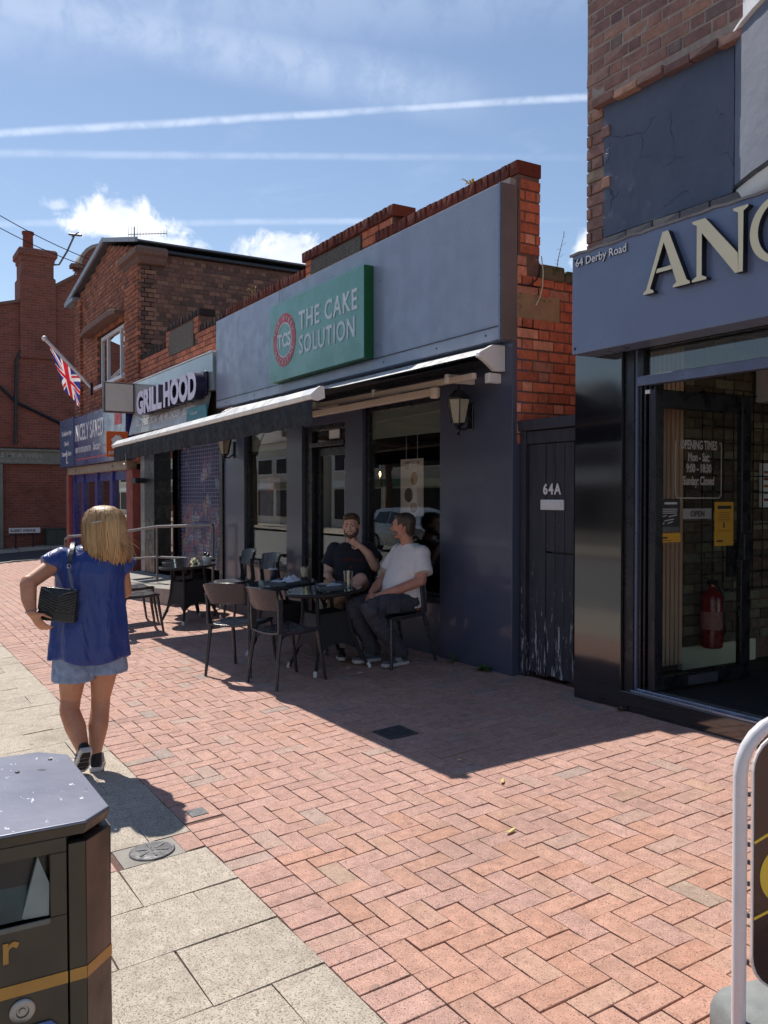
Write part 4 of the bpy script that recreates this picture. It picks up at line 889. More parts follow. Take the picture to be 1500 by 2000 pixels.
# ------------------------------------------------------------------ grill takeaway (next along)
grill = thing('takeaway_building', 'low red brick takeaway with roller shutter between bakery and gabled shop', 'building', (-13.9, 4.45, .2))
DK = MT['black']
part('core_wall', MT['mortar_dark'], (-16.05,-11.81,4.47,4.75,2.7,4.20), parent=grill)
part('side_wall', MT['brick_far'], (-12.0,-11.81,4.76,10,0,4.0), parent=grill); part('rear_wall', MT['brick_far'], (-16.05,-11.81,10,10.2,0,4.0), parent=grill)
part('roof', MT['lead'], (-16.05,-12.0,4.75,10,3.7,3.8), parent=grill)
gb = wallbricks((-16.05,4.45,3.68), (1,0,0), (0,-1,0), 4.24, .52, bond='stretch', seedn=51, keep=lambda a, b, z: [] if 1.72 < a < 2.95 and z > .37 else [(a, b)])
gb += wallbricks((-14.5,4.45,4.20), (1,0,0), (0,-1,0), .25, .26, seedn=52) + wallbricks((-13.1,4.45,4.20), (1,0,0), (0,-1,0), .25, .26, seedn=53)
MT['brick_orange'] = brickmat('orange_red_brick', [(0, lin(138,68,50)), (.4, lin(164,84,62)), (.8, lin(150,76,56)), (1, lin(124,62,50))], grime=.35, gs=2.5, bump=.5, lift=1.6)
lay(grill, gb, MT['brick_orange'], 'brick', 140)
part('plaque', MT['pebble'], (-14.32,-13.08,4.44,4.465,4.02,4.40), parent=grill, bevel=.004)
part('plaque_core', MT['mortar_dark'], (-14.5,-12.86,4.466,4.7,4.2,4.46), parent=grill)
cb = []
def coping2(x0, x1, z, h=.10):
    x = x0; rnd = random.Random(int(-x0*7))
    while x < x1-.03:
        L = min(.0835, x1-x); c = (x+L/2, 4.58+rnd.uniform(-.006,.006), z+h/2); cb.append(Matrix(((L-.009,0,0,c[0]),(0,-.26,0,c[1]),(0,0,h,c[2]),(0,0,0,1)))); x += L
coping2(-16.05,-14.52,4.19); coping2(-14.54,-12.82,4.45); coping2(-12.84,-11.81,4.19)
MT['coping_black'] = brickmat('sooty_coping_brick', [(0, lin(48,40,40)), (.6, lin(66,52,48)), (1, lin(84,60,52))], grime=.4)
lay(grill, cb, MT['coping_black'], 'coping_brick', 60)
# sign boards and raised letters
gsg = thing('takeaway_sign', 'grey glossy fascia with raised white GRILL HOOD letters', 'sign', (-13.9, 4.42, 2.8))
gloss = pm('glossy_grey_board', lin(150,156,160), .16, var=.1, vs=1.4, coat=.4, rvar=.05); gloss2 = pm('wavy_grey_strip', lin(164,164,162), .3, var=.12, vs=1.2)
MB().box(-16.02,-11.83,4.30,4.44,3.20,3.74).build('board', gloss, gsg, .004); MB().box(-16.02,-11.83,4.285,4.44,3.735,3.755).build('top_trim', MT['white_metal'], gsg)
MB().add([Vector(p) for p in ((-16.02,4.30,3.195),(-12.05,4.30,3.195),(-12.05,4.22,2.80),(-16.02,4.22,2.80),(-16.02,4.36,3.195),(-12.05,4.36,3.195),(-12.05,4.28,2.80),(-16.02,4.28,2.80))],[(0,3,2,1),(4,5,6,7),(0,1,5,4),(1,2,6,5),(2,3,7,6),(3,0,4,7)]).build('lower_strip', gloss2, gsg)
lets = pm('white_letter_face', lin(224,216,236), .4, var=.03); sidem = pm('purple_black_letter_side', lin(34,28,58), .35, var=.5, vs=40.)
u, v = (1,0,0), (0,0,1)
text('lettering', 'GRILL', (-15.02,4.245,3.105), u, v, .50, lets, gsg, .15, .026, 1.12, side=sidem, sp=.98); text('lettering', 'HOOD', (-13.50,4.245,3.105), u, v, .50, lets, gsg, .15, .026, 1.0, side=sidem, sp=1.0)
MB().box(-14.96,-11.98,4.235,4.298,3.13,3.49).build('letter_tray', sidem, gsg, .03)
text('small_lettering', 'GRILLS · FRIES · PIZZAS · PIRI PIRI CHICKEN · BURGERS', (-15.7,4.2445,2.93), u, (0,.2,.98), .165, MT['white'], gsg, .004, .006, .82)
part('fascia_gap', DK, (-16.05,-11.81,4.30,4.6,2.62,2.80), parent=grill)
# shutter, window, dark posts
def slat_print():
    m, nt, b = newmat('window_film_behind_shutter'); pos = geopos(nt)
    vo = nt.nodes.new('ShaderNodeTexVoronoi'); vo.inputs['Scale'].default_value = 9; mp = nt.nodes.new('ShaderNodeMapping'); mp.inputs['Scale'].default_value = (1,1,.9); nt.links.new(pos, mp.inputs[0]); nt.links.new(mp.outputs[0], vo.inputs['Vector'])
    sp = nt.nodes.new('ShaderNodeSeparateColor'); nt.links.new(vo.outputs['Color'], sp.inputs[0])
    c = ramp(nt, sp.outputs[0], [(0, lin(26,26,74)), (.35, lin(190,110,110)), (.5, lin(214,190,90)), (.65, lin(180,80,100)), (.8, lin(90,170,170)), (1, lin(214,190,190))])
    sx = nt.nodes.new('ShaderNodeSeparateXYZ'); nt.links.new(pos, sx.inputs[0])
    low = mrange(nt, sx.outputs[2], 1.45, 1.62, 1., 0.); ns = mrange(nt, nz(nt, 1.9, 4, .6, None, pos), .40, .48)
    k = nt.nodes.new('ShaderNodeMath'); k.operation = 'MULTIPLY'; nt.links.new(low, k.inputs[0]); nt.links.new(ns, k.inputs[1])
    hi = mrange(nt, nz(nt, 3.1, 3, .5, None, pos), .58, .62); mx_ = nt.nodes.new('ShaderNodeMath'); mx_.operation = 'MAXIMUM'; nt.links.new(k.outputs[0], mx_.inputs[0]); nt.links.new(hi, mx_.inputs[1])
    c = mixc(nt, mx_.outputs[0], lin(24,26,72), c); nt.links.new(c, b.inputs['Base Color']); b.inputs['Roughness'].default_value = .4; return m
part('window_film', slat_print(), (-14.5,-12.0,4.716,4.73,.55,2.65), parent=grill)
sh = part('roller_shutter', DK, (-14.56,-14.50,4.66,4.76,.45,2.65), (-12.02,-11.94,4.66,4.76,.45,2.65), parent=grill)
slm = pm('shutter_slat', lin(160,162,196), .4, metal=.5, var=.1)
for i in range(33): MB().loft([[Vector((x,4.70,.62+i*.0625)),Vector((x,4.69,.627+i*.0625)),Vector((x,4.70,.634+i*.0625)),Vector((x,4.708,.627+i*.0625))] for x in (-14.5,-12.02)]).build('slat', slm, sh)
for i in range(26): part('link', slm, (-14.46+i*.095,-14.452+i*.095,4.70,4.708,.62,2.63), parent=sh)
part('dark_column', DK, (-15.72,-15.12,4.42,4.8,.2,2.62), (-11.94,-11.81,4.43,4.8,.2,2.62), parent=grill)
part('grey_column', pm('grey_column', lin(120,122,122), .4, coat=.3), (-16.05,-15.76,4.44,4.8,.2,2.62), parent=grill)
part('wall_bracket', DK, (-16.0,-15.7,4.25,4.42,1.93,2.02), parent=grill)
fp = thing('food_poster', 'red and orange food picture in the takeaway side window', 'poster', (-14.85,4.62,.7))
def foodm():
    m, nt, b = newmat('food_print'); c = ramp(nt, nz(nt, 7, 6, .7, (1,1,.5), geopos(nt), 1.5), [(.3, lin(38,22,24)), (.45, lin(140,44,34)), (.56, lin(196,104,84)), (.64, lin(90,32,28)), (.75, lin(206,150,140))]); nt.links.new(c, b.inputs['Base Color']); b.inputs['Roughness'].default_value = .45; return m
part('sheet', foodm(), (-15.1,-14.6,4.60,4.61,.55,1.55), parent=fp)
part('side_window', MT['glass_dim'], (-15.12,-14.56,4.57,4.576,.5,2.6), parent=grill)
part('inner_wall', MT['darkmat'], (-16.0,-11.82,5.4,5.5,.1,3.), parent=grill)
# hanging box signs, perpendicular to the wall
t = thing('lightbox_sign', 'blank white square box sign projecting above the blue charity fascia', 'sign', (-15.95,4.3,3.2))
MB().box(-16.06,-15.92,3.76,4.30,3.20,3.74).build('case', pm('lightbox_frame', lin(88,82,78), .5), t, .006); MB().box(-15.9195,-15.912,3.785,4.275,3.225,3.715).build('face', pm('lightbox_face', lin(214,206,196), .35, var=.05), t)
for z in (3.3,3.62): MB().beam((-15.99,4.29,z),(-15.99,4.46,z),.025,.025).build('bracket', DK, t)
t = thing('orange_delivery_sign', 'small orange projecting sign with white house mark lettered JUST EAT', 'sign', (-15.9,4.2,2.4))
MB().box(-15.98,-15.91,3.80,4.18,2.40,2.86).build('case', pm('orange_face', lin(214,96,34), .4, var=.04), t, .004)
MB().prism([(3.90,2.56),(4.09,2.56),(4.09,2.67),(4.12,2.68),(4.06,2.75),(4.03,2.79),(4.0,2.78),(3.97,2.80),(3.90,2.73),(3.875,2.70),(3.90,2.68)], (-15.909,0,0), (0,1,0), (0,0,1), (.003,0,0)).build('house_mark', MT['white'], t)
text('lettering', 'JUST EAT', (-15.91,3.835,2.45), (0,1,0), v, .075, MT['white'], t, .003, .002, .9); MB().box(-15.96,-15.93,4.18,4.46,2.70,2.74).build('bracket', MT['white'], t)
t = thing('teal_board', 'small teal board under the takeaway sign beside the bakery fascia', 'sign', (-12.2,4.2,2.7)); MB().box(-12.66,-11.79,4.19,4.21,2.62,2.99).build('board', pm('teal_paint', lin(24,118,130), .45, var=.06), t, .003)
text('lettering', 'CAKES & GIFTS', (-12.45,4.19,2.88), u, v, .055, MT['white'], t, .002, 0, .8)
# ramp and handrail
rmp = tag(MB().add([Vector(p) for p in ((-16.4,2.98,.0),(-11.84,3.72,.05),(-11.84,4.46,.05),(-16.4,4.46,.0),(-16.4,2.98,.21),(-11.84,3.72,.40),(-11.84,4.46,.44),(-16.4,4.46,.30))], [(0,3,2,1),(4,5,6,7),(0,1,5,4),(1,2,6,5),(2,3,7,6),(3,0,4,7)]).build('ramp', MT['concrete'], None, .01), 'grey concrete access ramp in front of the takeaway shutter', 'ramp')
hr = thing('handrail', 'galvanised tube handrail along the ramp behind the blonde woman', 'handrail', (-13.2,3.85,.4)); ST = pm('galvanised_tube', lin(124,120,118), .45, metal=.5, var=.12, vs=12.)
top = [(-11.78,4.28,1.285),(-13.2,3.90,1.225),(-14.6,3.52,1.07),(-16.0,3.16,.985),(-16.12,3.12,.93),(-16.10,3.12,.86)]
MB().tube(top, .022, 10).build('top_rail', ST, hr, smooth=60)
MB().tube([(-11.78,4.28,.80),(-13.2,3.90,.76),(-14.6,3.52,.64)], .017, 10).build('mid_rail', ST, hr, smooth=60)
for p, z0 in (((-11.78,4.28,1.285),.42),((-13.2,3.90,1.225),.38),((-14.6,3.52,1.07),.32),((-16.1,3.12,.86),.22)): MB().tube([(p[0],p[1],z0),(p[0],p[1],p[2]-.01)], .021, 10).build('post', ST, hr, smooth=60)

# ------------------------------------------------------------------ gabled charity shop
nic = thing('gabled_shop_building', 'two storey red brick gabled shop with blue NICELY SAVED fascia', 'building', (-19, 4.4, .1))
GX0, GX1, GAP = -22.05, -15.98, -18.35
zr = lambda x: 6.32 + (6.92-6.32)*(1-abs(x-GAP)/(GAP-GX0 if x < GAP else GX1-GAP))
part('wall_core', MT['mortar_dark'], (-21.5,-19.48,4.47,4.7,2.3,6.2), (-17.2,-16.1,4.47,4.7,2.3,6.2), (-19.48,-17.2,4.47,4.7,2.3,4.02), (-19.48,-17.2,4.47,4.7,5.18,6.2), parent=nic)
MB().prism([(-21.5,6.2),(-16.1,6.2),(-16.1,6.26),(GAP,6.85),(-21.5,6.28)], (0,4.47,0), (1,0,0), (0,0,1), (0,.2,0)).build('gable_core', MT['mortar_dark'], nic)
part('side_wall', MT['mortar_dark'], (-16.3,-16.05,4.7,11,0,6.18), (-21.5,-21.3,4.7,11,0,6.18), parent=nic); part('rear_wall', MT['brick_far'], (-21.5,-16.08,11,11.2,0,6.2), parent=nic)
slate = pm('slate_roof', lin(96,98,106), .6, var=.2, vs=14., bump=.3, bs=30.)
for xa, xb in ((GX0-.05,GAP),(GX1+.05,GAP)):
    n = 14; 
    for i in range(n):
        x0, x1 = xa+(xb-xa)*i/n, xa+(xb-xa)*(i+1)/n; zz0, zz1 = zr(max(GX0,min(GX1,x0)))+.05, zr(max(GX0,min(GX1,x1)))+.05
        MB().add([Vector(p) for p in ((x0,4.36,zz0),(x1,4.36,zz1+.012),(x1,11.3,zz1+.012),(x0,11.3,zz0),(x0,4.36,zz0-.03),(x1,4.36,zz1-.018),(x1,11.3,zz1-.018),(x0,11.3,zz0-.03))],[(0,3,2,1),(4,5,6,7),(0,1,5,4),(1,2,6,5),(2,3,7,6),(3,0,4,7)]).build('slate_course', slate, nic)
bgm = pm('grey_bargeboard', lin(140,144,152), .5, var=.15)
MB().beam((GX0-.08,4.335,6.33),(GAP,4.335,6.95),.045,.11).build('bargeboard', bgm, nic); MB().beam((GX1+.12,4.335,6.34),(GAP,4.335,6.95),.045,.08).build('bargeboard', bgm, nic)
part('eaves_soffit', bgm, (GX0-.1,-21.2,4.3,4.48,6.26,6.34), parent=nic)
part('gutter', DK, (-16.05,-15.93,4.5,11.2,6.18,6.25), parent=nic, bevel=.02)
MB().loft([[Vector((x,y,z)) for x, y in ((-16.95-a,4.42-a),(-15.92+a,4.42-a),(-15.92+a,4.9),(-16.95-a,4.9))] for a, z in ((0,5.95),(.05,6.0),(.05,6.06),(.12,6.10),(.12,6.20),(.02,6.26))]).build('corbel_cap', MT['mortar_dark'], nic, .005)
keepf = lambda a, b, z: [] if (2.02 < (a+b)/2 < 4.26 and 1.70 < z < 2.83) else ([(a, b)] if z+2.35 < zr(-21.5+(a+b)/2)-.08 else [])
nb_ = wallbricks((-21.5,4.46,2.35), (1,0,0), (0,-1,0), 5.4, 4.6, bond='flemish', seedn=61, keep=keepf)
nb_ += wallbricks((-16.95,4.40,2.35), (1,0,0), (0,-1,0), .92, 3.62, bond='stretch', seedn=62, depth=.06)
nb_ += wallbricks((-21.45,4.40,2.35), (1,0,0), (0,-1,0), .55, 3.9, bond='stretch', seedn=63, depth=.06)
ns_ = wallbricks((-16.04,4.42,4.0), (0,1,0), (1,0,0), 6.0, 2.16, bond='garden', seedn=64)
lay(nic, [m for m in nb_], MT['brick_far'], 'brick', 170); lay(nic, ns_, MT['brick_sooty'], 'side_brick', 120)
# upper window with brick hood
part('window_recess', DK, (-19.5,-17.2,4.62,4.69,4.0,5.2), parent=nic)
wf = MT['white']
w = part('window', wf, (-19.42,-19.34,4.53,4.60,4.07,5.12), (-17.30,-17.22,4.53,4.60,4.07,5.12), (-19.34,-17.30,4.53,4.60,4.07,4.14), (-19.34,-17.30,4.53,4.60,5.05,5.12), (-18.90,-18.83,4.53,4.60,4.14,5.05), (-17.82,-17.75,4.53,4.60,4.14,5.05), parent=nic)
skyglass = glassmat('sky_reflecting_pane', (.12,.13,.15), 9.)
for a, b in ((-19.34,-18.90),(-18.83,-17.82),(-17.75,-17.30)): part('pane', skyglass, (a,b,4.56,4.567,4.14,5.05), parent=w)
part('window_sill', wf, (-19.5,-17.15,4.38,4.60,3.99,4.065), parent=nic, bevel=.01)
MB().loft([[Vector((x,y,z)) for x, z in ((-20.1,5.28),(-19.7,5.36),(-17.5,5.36),(-17.0,5.28),(-17.0,5.20),(-17.5,5.24),(-19.7,5.24),(-20.1,5.20))] for y in (4.22,4.49)]).build('window_hood', MT['mortar_dark'], nic, .01)
# blue fascia
BL = pm('royal_blue_board', lin(40,50,122), .28, var=.08, vs=1.2, coat=.4); BL2 = pm('deep_blue_board', lin(34,52,104), .4, var=.06)
ch = thing('charity_sign', 'royal blue NICELY SAVED fascia board of the gabled shop', 'sign', (-19, 4.35, 2.35))
MB().box(-20.62,-16.15,4.20,4.44,2.38,3.46).build('board', BL, ch, .006); MB().box(-22.2,-20.63,4.19,4.44,2.38,3.50).build('side_board', BL2, ch, .006)
text('lettering', 'NICELY SAVED', (-20.45,4.199,2.93), u, v, .50, MT['white'], ch, .006, .008, .80); text('small_lettering', 'NEW TO YOU SHOP & THE', (-20.45,4.199,2.66), u, v, .17, MT['white'], ch, .004, .003, .72)
text('script_lettering', 'Sanctuary', (-18.75,4.199,2.66), u, v, .24, MT['white'], ch, .004, .002, .72, shear=.3); text('small_lettering', 'COFFEE SHOP', (-17.85,4.199,2.66), u, v, .17, MT['white'], ch, .004, .003, .72)
MB().box(-20.4,-16.5,4.194,4.1995,2.50,2.525).build('red_line', MT['red'], ch); MB().prism([(-16.95,3.05),(-16.45,3.05),(-16.45,3.42),(-16.95,3.42)], (0,4.194,0), (1,0,0), (0,0,1), (0,.005,0)).build('red_shield', MT['red'], ch)
for i, s in enumerate(('The Salvation Army', 'Church &', 'Community Centre')): text('small_lettering', s, (-21.4,4.189,3.12-i*.24), u, v, .15, MT['white'], ch, .004, .002, .9, 'CENTER')
MB().prism([(-21.43,2.46),(-21.25,2.46),(-21.25,2.50),(-21.37,2.50),(-21.37,2.66),(-21.31,2.66),(-21.40,2.78),(-21.49,2.66),(-21.43,2.66)], (0,4.184,0), (1,0,0), (0,0,1), (0,.005,0)).build('arrow', MT['white'], ch)
part('shutter_box', pm('beige_shutter_box', lin(150,134,112), .5), (-21.9,-16.5,4.30,4.5,2.20,2.375), parent=nic, bevel=.01)
for x in (-21.0,-17.6): part('fixing', DK, (x,x+.12,4.296,4.2995,2.27,2.31), parent=nic)
rp = pm('red_painted_pier', lin(140,74,64), .7, var=.25, vs=6., dirt=(lin(176,150,140), 3., .62))
part('pier', rp, (-22.15,-21.85,4.32,4.7,.0,2.2), parent=nic, bevel=.01); part('pier', rp, (-16.75,-16.3,4.36,4.7,.1,2.2), parent=nic, bevel=.01)
BF = pm('blue_window_frame', lin(34,40,130), .35, var=.1, coat=.3)
for xx in (-21.84,-20.85,-19.5,-18.2,-16.85): part('frame_post', BF, (xx,xx+.24,4.40,4.5,.15,2.2), parent=nic)
part('frame_rail', BF, (-21.6,-16.85,4.44,4.5,2.02,2.2), (-21.6,-16.85,4.44,4.5,.15,.5), parent=nic)
for a, b in ((-21.6,-20.85),(-20.61,-19.5),(-19.26,-18.2),(-17.96,-16.85)): part('pane', MT['glass_dim'], (a,b,4.46,4.467,.5,2.02), parent=nic)
part('inner_wall', MT['darkmat'], (-21.6,-16.4,6.5,6.6,.1,2.6), parent=nic)
tag(part('stock_poster', pm('pale_window_notice', lin(186,190,196), .5, var=.2), (-17.8,-17.1,4.50,4.505,.7,1.75)), 'pale notice inside the charity shop window right of the woman', 'poster')

# union flag on its pole: cells coloured by the flag's own geometry
fl = thing('union_flag', 'Union Jack hanging from a slanted white pole on the gabled shop', 'flag', (-20,4.46,4.1))
MB().tube([(-20,4.47,4.09),(-20,3.50,5.08)], .035, 10).build('pole', MT['white'], fl, smooth=50); MB().ball((-20,3.47,5.11), .06).build('finial', MT['white'], fl, smooth=60); MB().box(-20.08,-19.92,4.42,4.47,3.95,4.2).build('bracket', DK, fl)
def flagmat(name, col):
    m, nt, b_ = newmat(name); b_.inputs['Base Color'].default_value = (*col, 1); b_.inputs['Roughness'].default_value = .9
    tr = nt.nodes.new('ShaderNodeBsdfTranslucent'); tr.inputs[0].default_value = (*col, 1); mx = nt.nodes.new('ShaderNodeMixShader'); mx.inputs[0].default_value = .55
    nt.links.new(b_.outputs[0], mx.inputs[1]); nt.links.new(tr.outputs[0], mx.inputs[2]); nt.links.new(mx.outputs[0], nt.nodes['Material Output'].inputs[0]); return m
fred, fwhite, fblue = flagmat('flag_red', lin(205,44,56)), flagmat('flag_white', lin(232,230,234)), flagmat('flag_blue', lin(58,60,136))
def jack(s, t):                  # s along 60, t along 30
    x, y = s*60-30, t*30-15
    if abs(y) < 3 or abs(x) < 3: return 0
    if abs(y) < 5 or abs(x) < 5: return 1
    d = (x*15 - y*30)/math.hypot(15,30); e = (x*15 + y*30)/math.hypot(15,30)
    q = 1 if x*y > 0 else -1
    for dd, sgn in ((d, 1 if x > 0 else -1), (e, 1 if x < 0 else -1)):
        if abs(dd) < 3:
            return 0 if 0 < dd*sgn*(-1) < 2 else 1
    return 2
ns, nt_ = 72, 44; a0, a1 = Vector((-20,3.56,4.98)), Vector((-20,4.22,4.30)); vs = []; fs = []; mi = []
drop = Vector((0,-.06,-.62)); 
for i in range(nt_+1):           # along the pole (hoist)
    for j in range(ns+1):        # fly, hanging
        h_, f_ = i/nt_, j/ns; p = a0.lerp(a1, h_) + (Vector((0,.30,-.98))*(1-h_) + Vector((0,-.02,-.66))*h_)*f_*.95
        p.x += .05*math.sin(h_*9+f_*3)*f_ + .03*math.sin(h_*17+2)*f_; vs.append(p)
for i in range(nt_):
    for j in range(ns): fs.append((i*(ns+1)+j, i*(ns+1)+j+1, (i+1)*(ns+1)+j+1, (i+1)*(ns+1)+j)); mi.append(jack((j+.5)/ns, (i+.5)/nt_))
fm = MB().add(vs, fs).build('cloth', [fred, fwhite, fblue], fl); fm.data.polygons.foreach_set('material_index', mi); fm.data.shade_smooth()
fm.data.update()
# aerial
ae = thing('television_aerial', 'horizontal rod television aerial above the gabled roof', 'aerial', (-17.2,5.6,6.5)); ST2 = pm('aerial_metal', lin(104,104,110), .45, metal=.6)
AL, AR = Vector((-19.95,5.27,7.62)), Vector((-19.5,6.02,7.64))
MB().tube([(-19.85,5.38,6.6),(-19.85,5.38,7.78)], .014, 8).build('mast', ST2, ae, smooth=50); MB().tube([AL, AR], .010, 6).build('boom', ST2, ae)
for i in range(14):
    p = AL.lerp(AR, i/13); L = .07 if i > 3 else .16; MB().tube([p-Vector((0,0,L)), p+Vector((0,0,L))], .005, 5).build('element', ST2, ae)

# ------------------------------------------------------------------ tall church building across the side road
CX = -29.0
def farbrick(name, base, scale=1.):
    m, nt, b = newmat(name); pos = geopos(nt); mp = nt.nodes.new('ShaderNodeMapping'); mp.inputs['Rotation'].default_value = (0, R(90), R(90)); nt.links.new(pos, mp.inputs[0])
    sp = nt.nodes.new('ShaderNodeSeparateXYZ'); nt.links.new(pos, sp.inputs[0]); cb_ = nt.nodes.new('ShaderNodeCombineXYZ'); ad = nt.nodes.new('ShaderNodeMath'); ad.operation = 'ADD'; nt.links.new(sp.outputs[0], ad.inputs[0]); nt.links.new(sp.outputs[1], ad.inputs[1])
    nt.links.new(ad.outputs[0], cb_.inputs[0]); nt.links.new(sp.outputs[2], cb_.inputs[1])
    br = nt.nodes.new('ShaderNodeTexBrick'); nt.links.new(cb_.outputs[0], br.inputs['Vector']); br.inputs['Scale'].default_value = 1; br.inputs['Brick Width'].default_value = .225; br.inputs['Row Height'].default_value = .08; br.inputs['Mortar Size'].default_value = .009; br.inputs['Bias'].default_value = 0
    br.inputs['Color1'].default_value = (*lin(*base[0]), 1); br.inputs['Color2'].default_value = (*lin(*base[1]), 1); br.inputs['Mortar'].default_value = (*lin(*base[2]), 1)
    c = mixc(nt, mrange(nt, nz(nt, .9, 8, .7, None, pos), .45, .75, 0, .55), br.outputs[0], lin(70,40,34)); c = mixc(nt, mrange(nt, nz(nt, 2.2, 8, .75, (1,1,2), pos), .66, .72, 0, .5), c, lin(178,150,132))
    nt.links.new(c, b.inputs['Base Color']); b.inputs['Roughness'].default_value = .9; bumpn(nt, b, br.outputs['Fac'], -.4, .01); return m
cbk = farbrick('church_brick', ((142,80,66),(118,66,56),(128,100,88)))
chu = thing('church_building', 'tall red brick end wall with chimney across the side road', 'building', (CX,5,.2))
MB().prism([(1.6,-.2),(12,-.2),(12,8.4),(6.2,8.9),(5.95,8.75),(5.3,8.3),(4.3,7.75),(3.4,7.5),(2.4,6.9),(1.6,6.6)], (CX,0,0), (0,1,0), (0,0,1), (-9,0,0)).build('wall', cbk, chu)
for p, q in (((3.4,7.5),(4.35,7.75)),((5.3,8.3),(5.95,8.72)),((2.3,6.85),(3.4,7.5))): MB().beam((CX+.02,p[0],p[1]),(CX+.02,q[0],q[1]),.14,.09,(0,0,1)).build('verge_coping', MT['mortar_dark'], chu)
cm = MB(); 
cm.loft([[Vector((CX+.1-a,4.36-a+.0,z)) if False else Vector((x,y,z)) for x, y in ((CX+.06+a,4.36-a),(CX+.06+a,5.31+a),(CX-.9-a,5.31+a),(CX-.9-a,4.36-a))] for a, z in ((.05,6.0),(.05,8.5),(.0,8.55),(.0,9.0),(.03,9.03),(.03,9.12),(.10,9.18),(.10,9.34),(.05,9.40))]); cm.build('chimney', cbk, chu)
MB().lathe([(.16,0),(.15,.5),(.18,.52),(.18,.6),(.13,.6)], (CX-.35,4.62,9.4), 14).build('chimney_pot', pm('terracotta_pot', lin(128,64,48), .85, var=.2), chu, smooth=40)
MB().lathe([(.17,0),(.15,.35),(.18,.37),(.18,.42)], (CX-3.,3.75,7.9), 14).build('chimney_pot', pm('dark_pot', lin(92,58,48), .85, var=.2), chu, smooth=40)
MB().prism([(6.0,8.7)]+[(6.9-.75*math.cos(R(a)), 9.1+.72*math.sin(R(a))) for a in range(0,181,15)]+[(7.8,8.7)], (CX-.1,0,0), (0,1,0), (0,0,1), (-.8,0,0)).build('round_gable', cbk, chu)
MB().prism([(6.9-.82*math.cos(R(a)), 9.1+.80*math.sin(R(a))) for a in range(0,181,15)]+[(6.9+.72*math.cos(R(a)), 9.1+.70*math.sin(R(a))) for a in range(0,181,15)], (CX-.0,0,0), (0,1,0), (0,0,1), (-.95,0,0)).build('gable_coping', MT['concrete'], chu)
part('pilaster_cap', MT['mortar_dark'], (CX-.3,CX+.05,5.85,6.2,9.0,9.12), parent=chu)
for z in (5.55,3.95): part('white_corbel', MT['concrete'], (CX-.1,CX+.15,5.95,6.15,z,z+.28), parent=chu)
MB().tube([(CX+.06,4.43,7.5),(CX+.06,4.44,6.4),(CX+.06,4.2,5.9),(CX+.06,4.15,3.3)], .05, 8).build('downpipe', DK, chu, smooth=50)
MB().tube([(CX+.05,3.2,5.35),(CX+.05,3.75,5.02),(CX+.05,4.2,4.6),(CX+.05,5.5,4.0)], .05, 6).build('cable', DK, chu, smooth=50)
part('gutter', DK, (CX+.0,CX+.12,1.7,6,3.16,3.2), parent=chu)
sgf = thing('florist_sign', 'grey weathered shop fascia lettered MAKE ME A WISH on the brick wall', 'sign', (CX,4,2.7)); gyw = pm('grey_green_board', lin(124,126,116), .6, var=.12)
part('board', gyw, (CX+.0,CX+.14,2.2,5.6,2.70,3.10), parent=sgf, bevel=.01); part('cornice', gyw, (CX+.0,CX+.2,2.2,5.65,3.10,3.16), parent=sgf)
text('lettering', 'MAKE ME A WISH', (CX+.14,3.28,2.90), (0,1,0), v, .185, pm('faded_lettering', lin(164,164,160), .6), sgf, .006, .002, 1.12)
for i in range(7): part('small_mark', pm('faded_small', lin(146,148,142), .6), (CX+.1405,CX+.144,3.45+i*.22,3.58+i*.22,2.77,2.80), parent=sgf)
part('side_post', gyw, (CX+.0,CX+.12,3.45,3.78,.1,2.69), parent=chu, bevel=.01)
ssn = thing('street_name_sign', 'low white street name plate lettered ALBERT AVENUE on two posts', 'sign', (CX+.5,4.3,.2))
part('plate', MT['white'], (CX+.5,CX+.52,3.88,4.78,.57,.73), parent=ssn, bevel=.004); text('lettering', 'ALBERT AVENUE', (CX+.52,3.92,.615), (0,1,0), v, .105, MT['black'], ssn, .003, .002, .92)
for y in (4.08,4.58): part('post', DK, (CX+.46,CX+.499,y-.02,y+.02,.1,.70), parent=ssn)
part('cross_bar', DK, (CX+.47,CX+.4995,3.9,4.76,.50,.54), parent=ssn)
cab = thing('utility_cabinet', 'dark green street cabinet against the brick wall beside the name plate', 'cabinet', (CX+.3,5.3,.2)); GN = pm('cabinet_green', lin(64,74,70), .6, var=.15)
part('casing', GN, (CX+.05,CX+.4,4.98,5.6,.15,.66), parent=cab, bevel=.01); part('lid', GN, (CX+.03,CX+.43,4.95,5.63,.661,.70), parent=cab, bevel=.01); part('door', GN, (CX+.401,CX+.41,5.0,5.28,.2,.64), parent=cab); part('door', GN, (CX+.401,CX+.41,5.3,5.58,.2,.64), parent=cab)
# chimney aerial and two overhead lines
t = thing('chimney_aerial', 'bent aerial mast leaning out of the church chimney', 'aerial', (CX,5.3,9.0)); MB().tube([(CX-.1,5.25,9.0),(CX-.1,5.5,9.05),(CX-.1,5.75,9.5),(CX-.1,5.98,10.05)], .03, 8).build('mast', ST2, t, smooth=50)
MB().tube([(CX-.3,5.85,10.12),(CX+.1,6.15,10.02)], .04, 6).build('boom', ST2, t); MB().beam((CX-.1,5.9,10.0),(CX-.1,6.1,10.15),.12,.03).build('reflector', ST2, t)
for nm, p, q in (('telephone_wire', (-25,2.6,9.4), (-25.5,6.2,8.25)), ('telephone_wire', (-25,2.6,9.05), (-25.5,6.0,8.1))):
    tag(MB().tube([Vector(p).lerp(Vector(q), i/10)-Vector((0,0,.12*math.sin(math.pi*i/10))) for i in range(11)], .012, 5).build(nm, DK), 'upper of two overhead wires beside the chimney' if p[2] > 9.2 else 'lower of two overhead wires beside the chimney', 'wire', 'overhead wires')
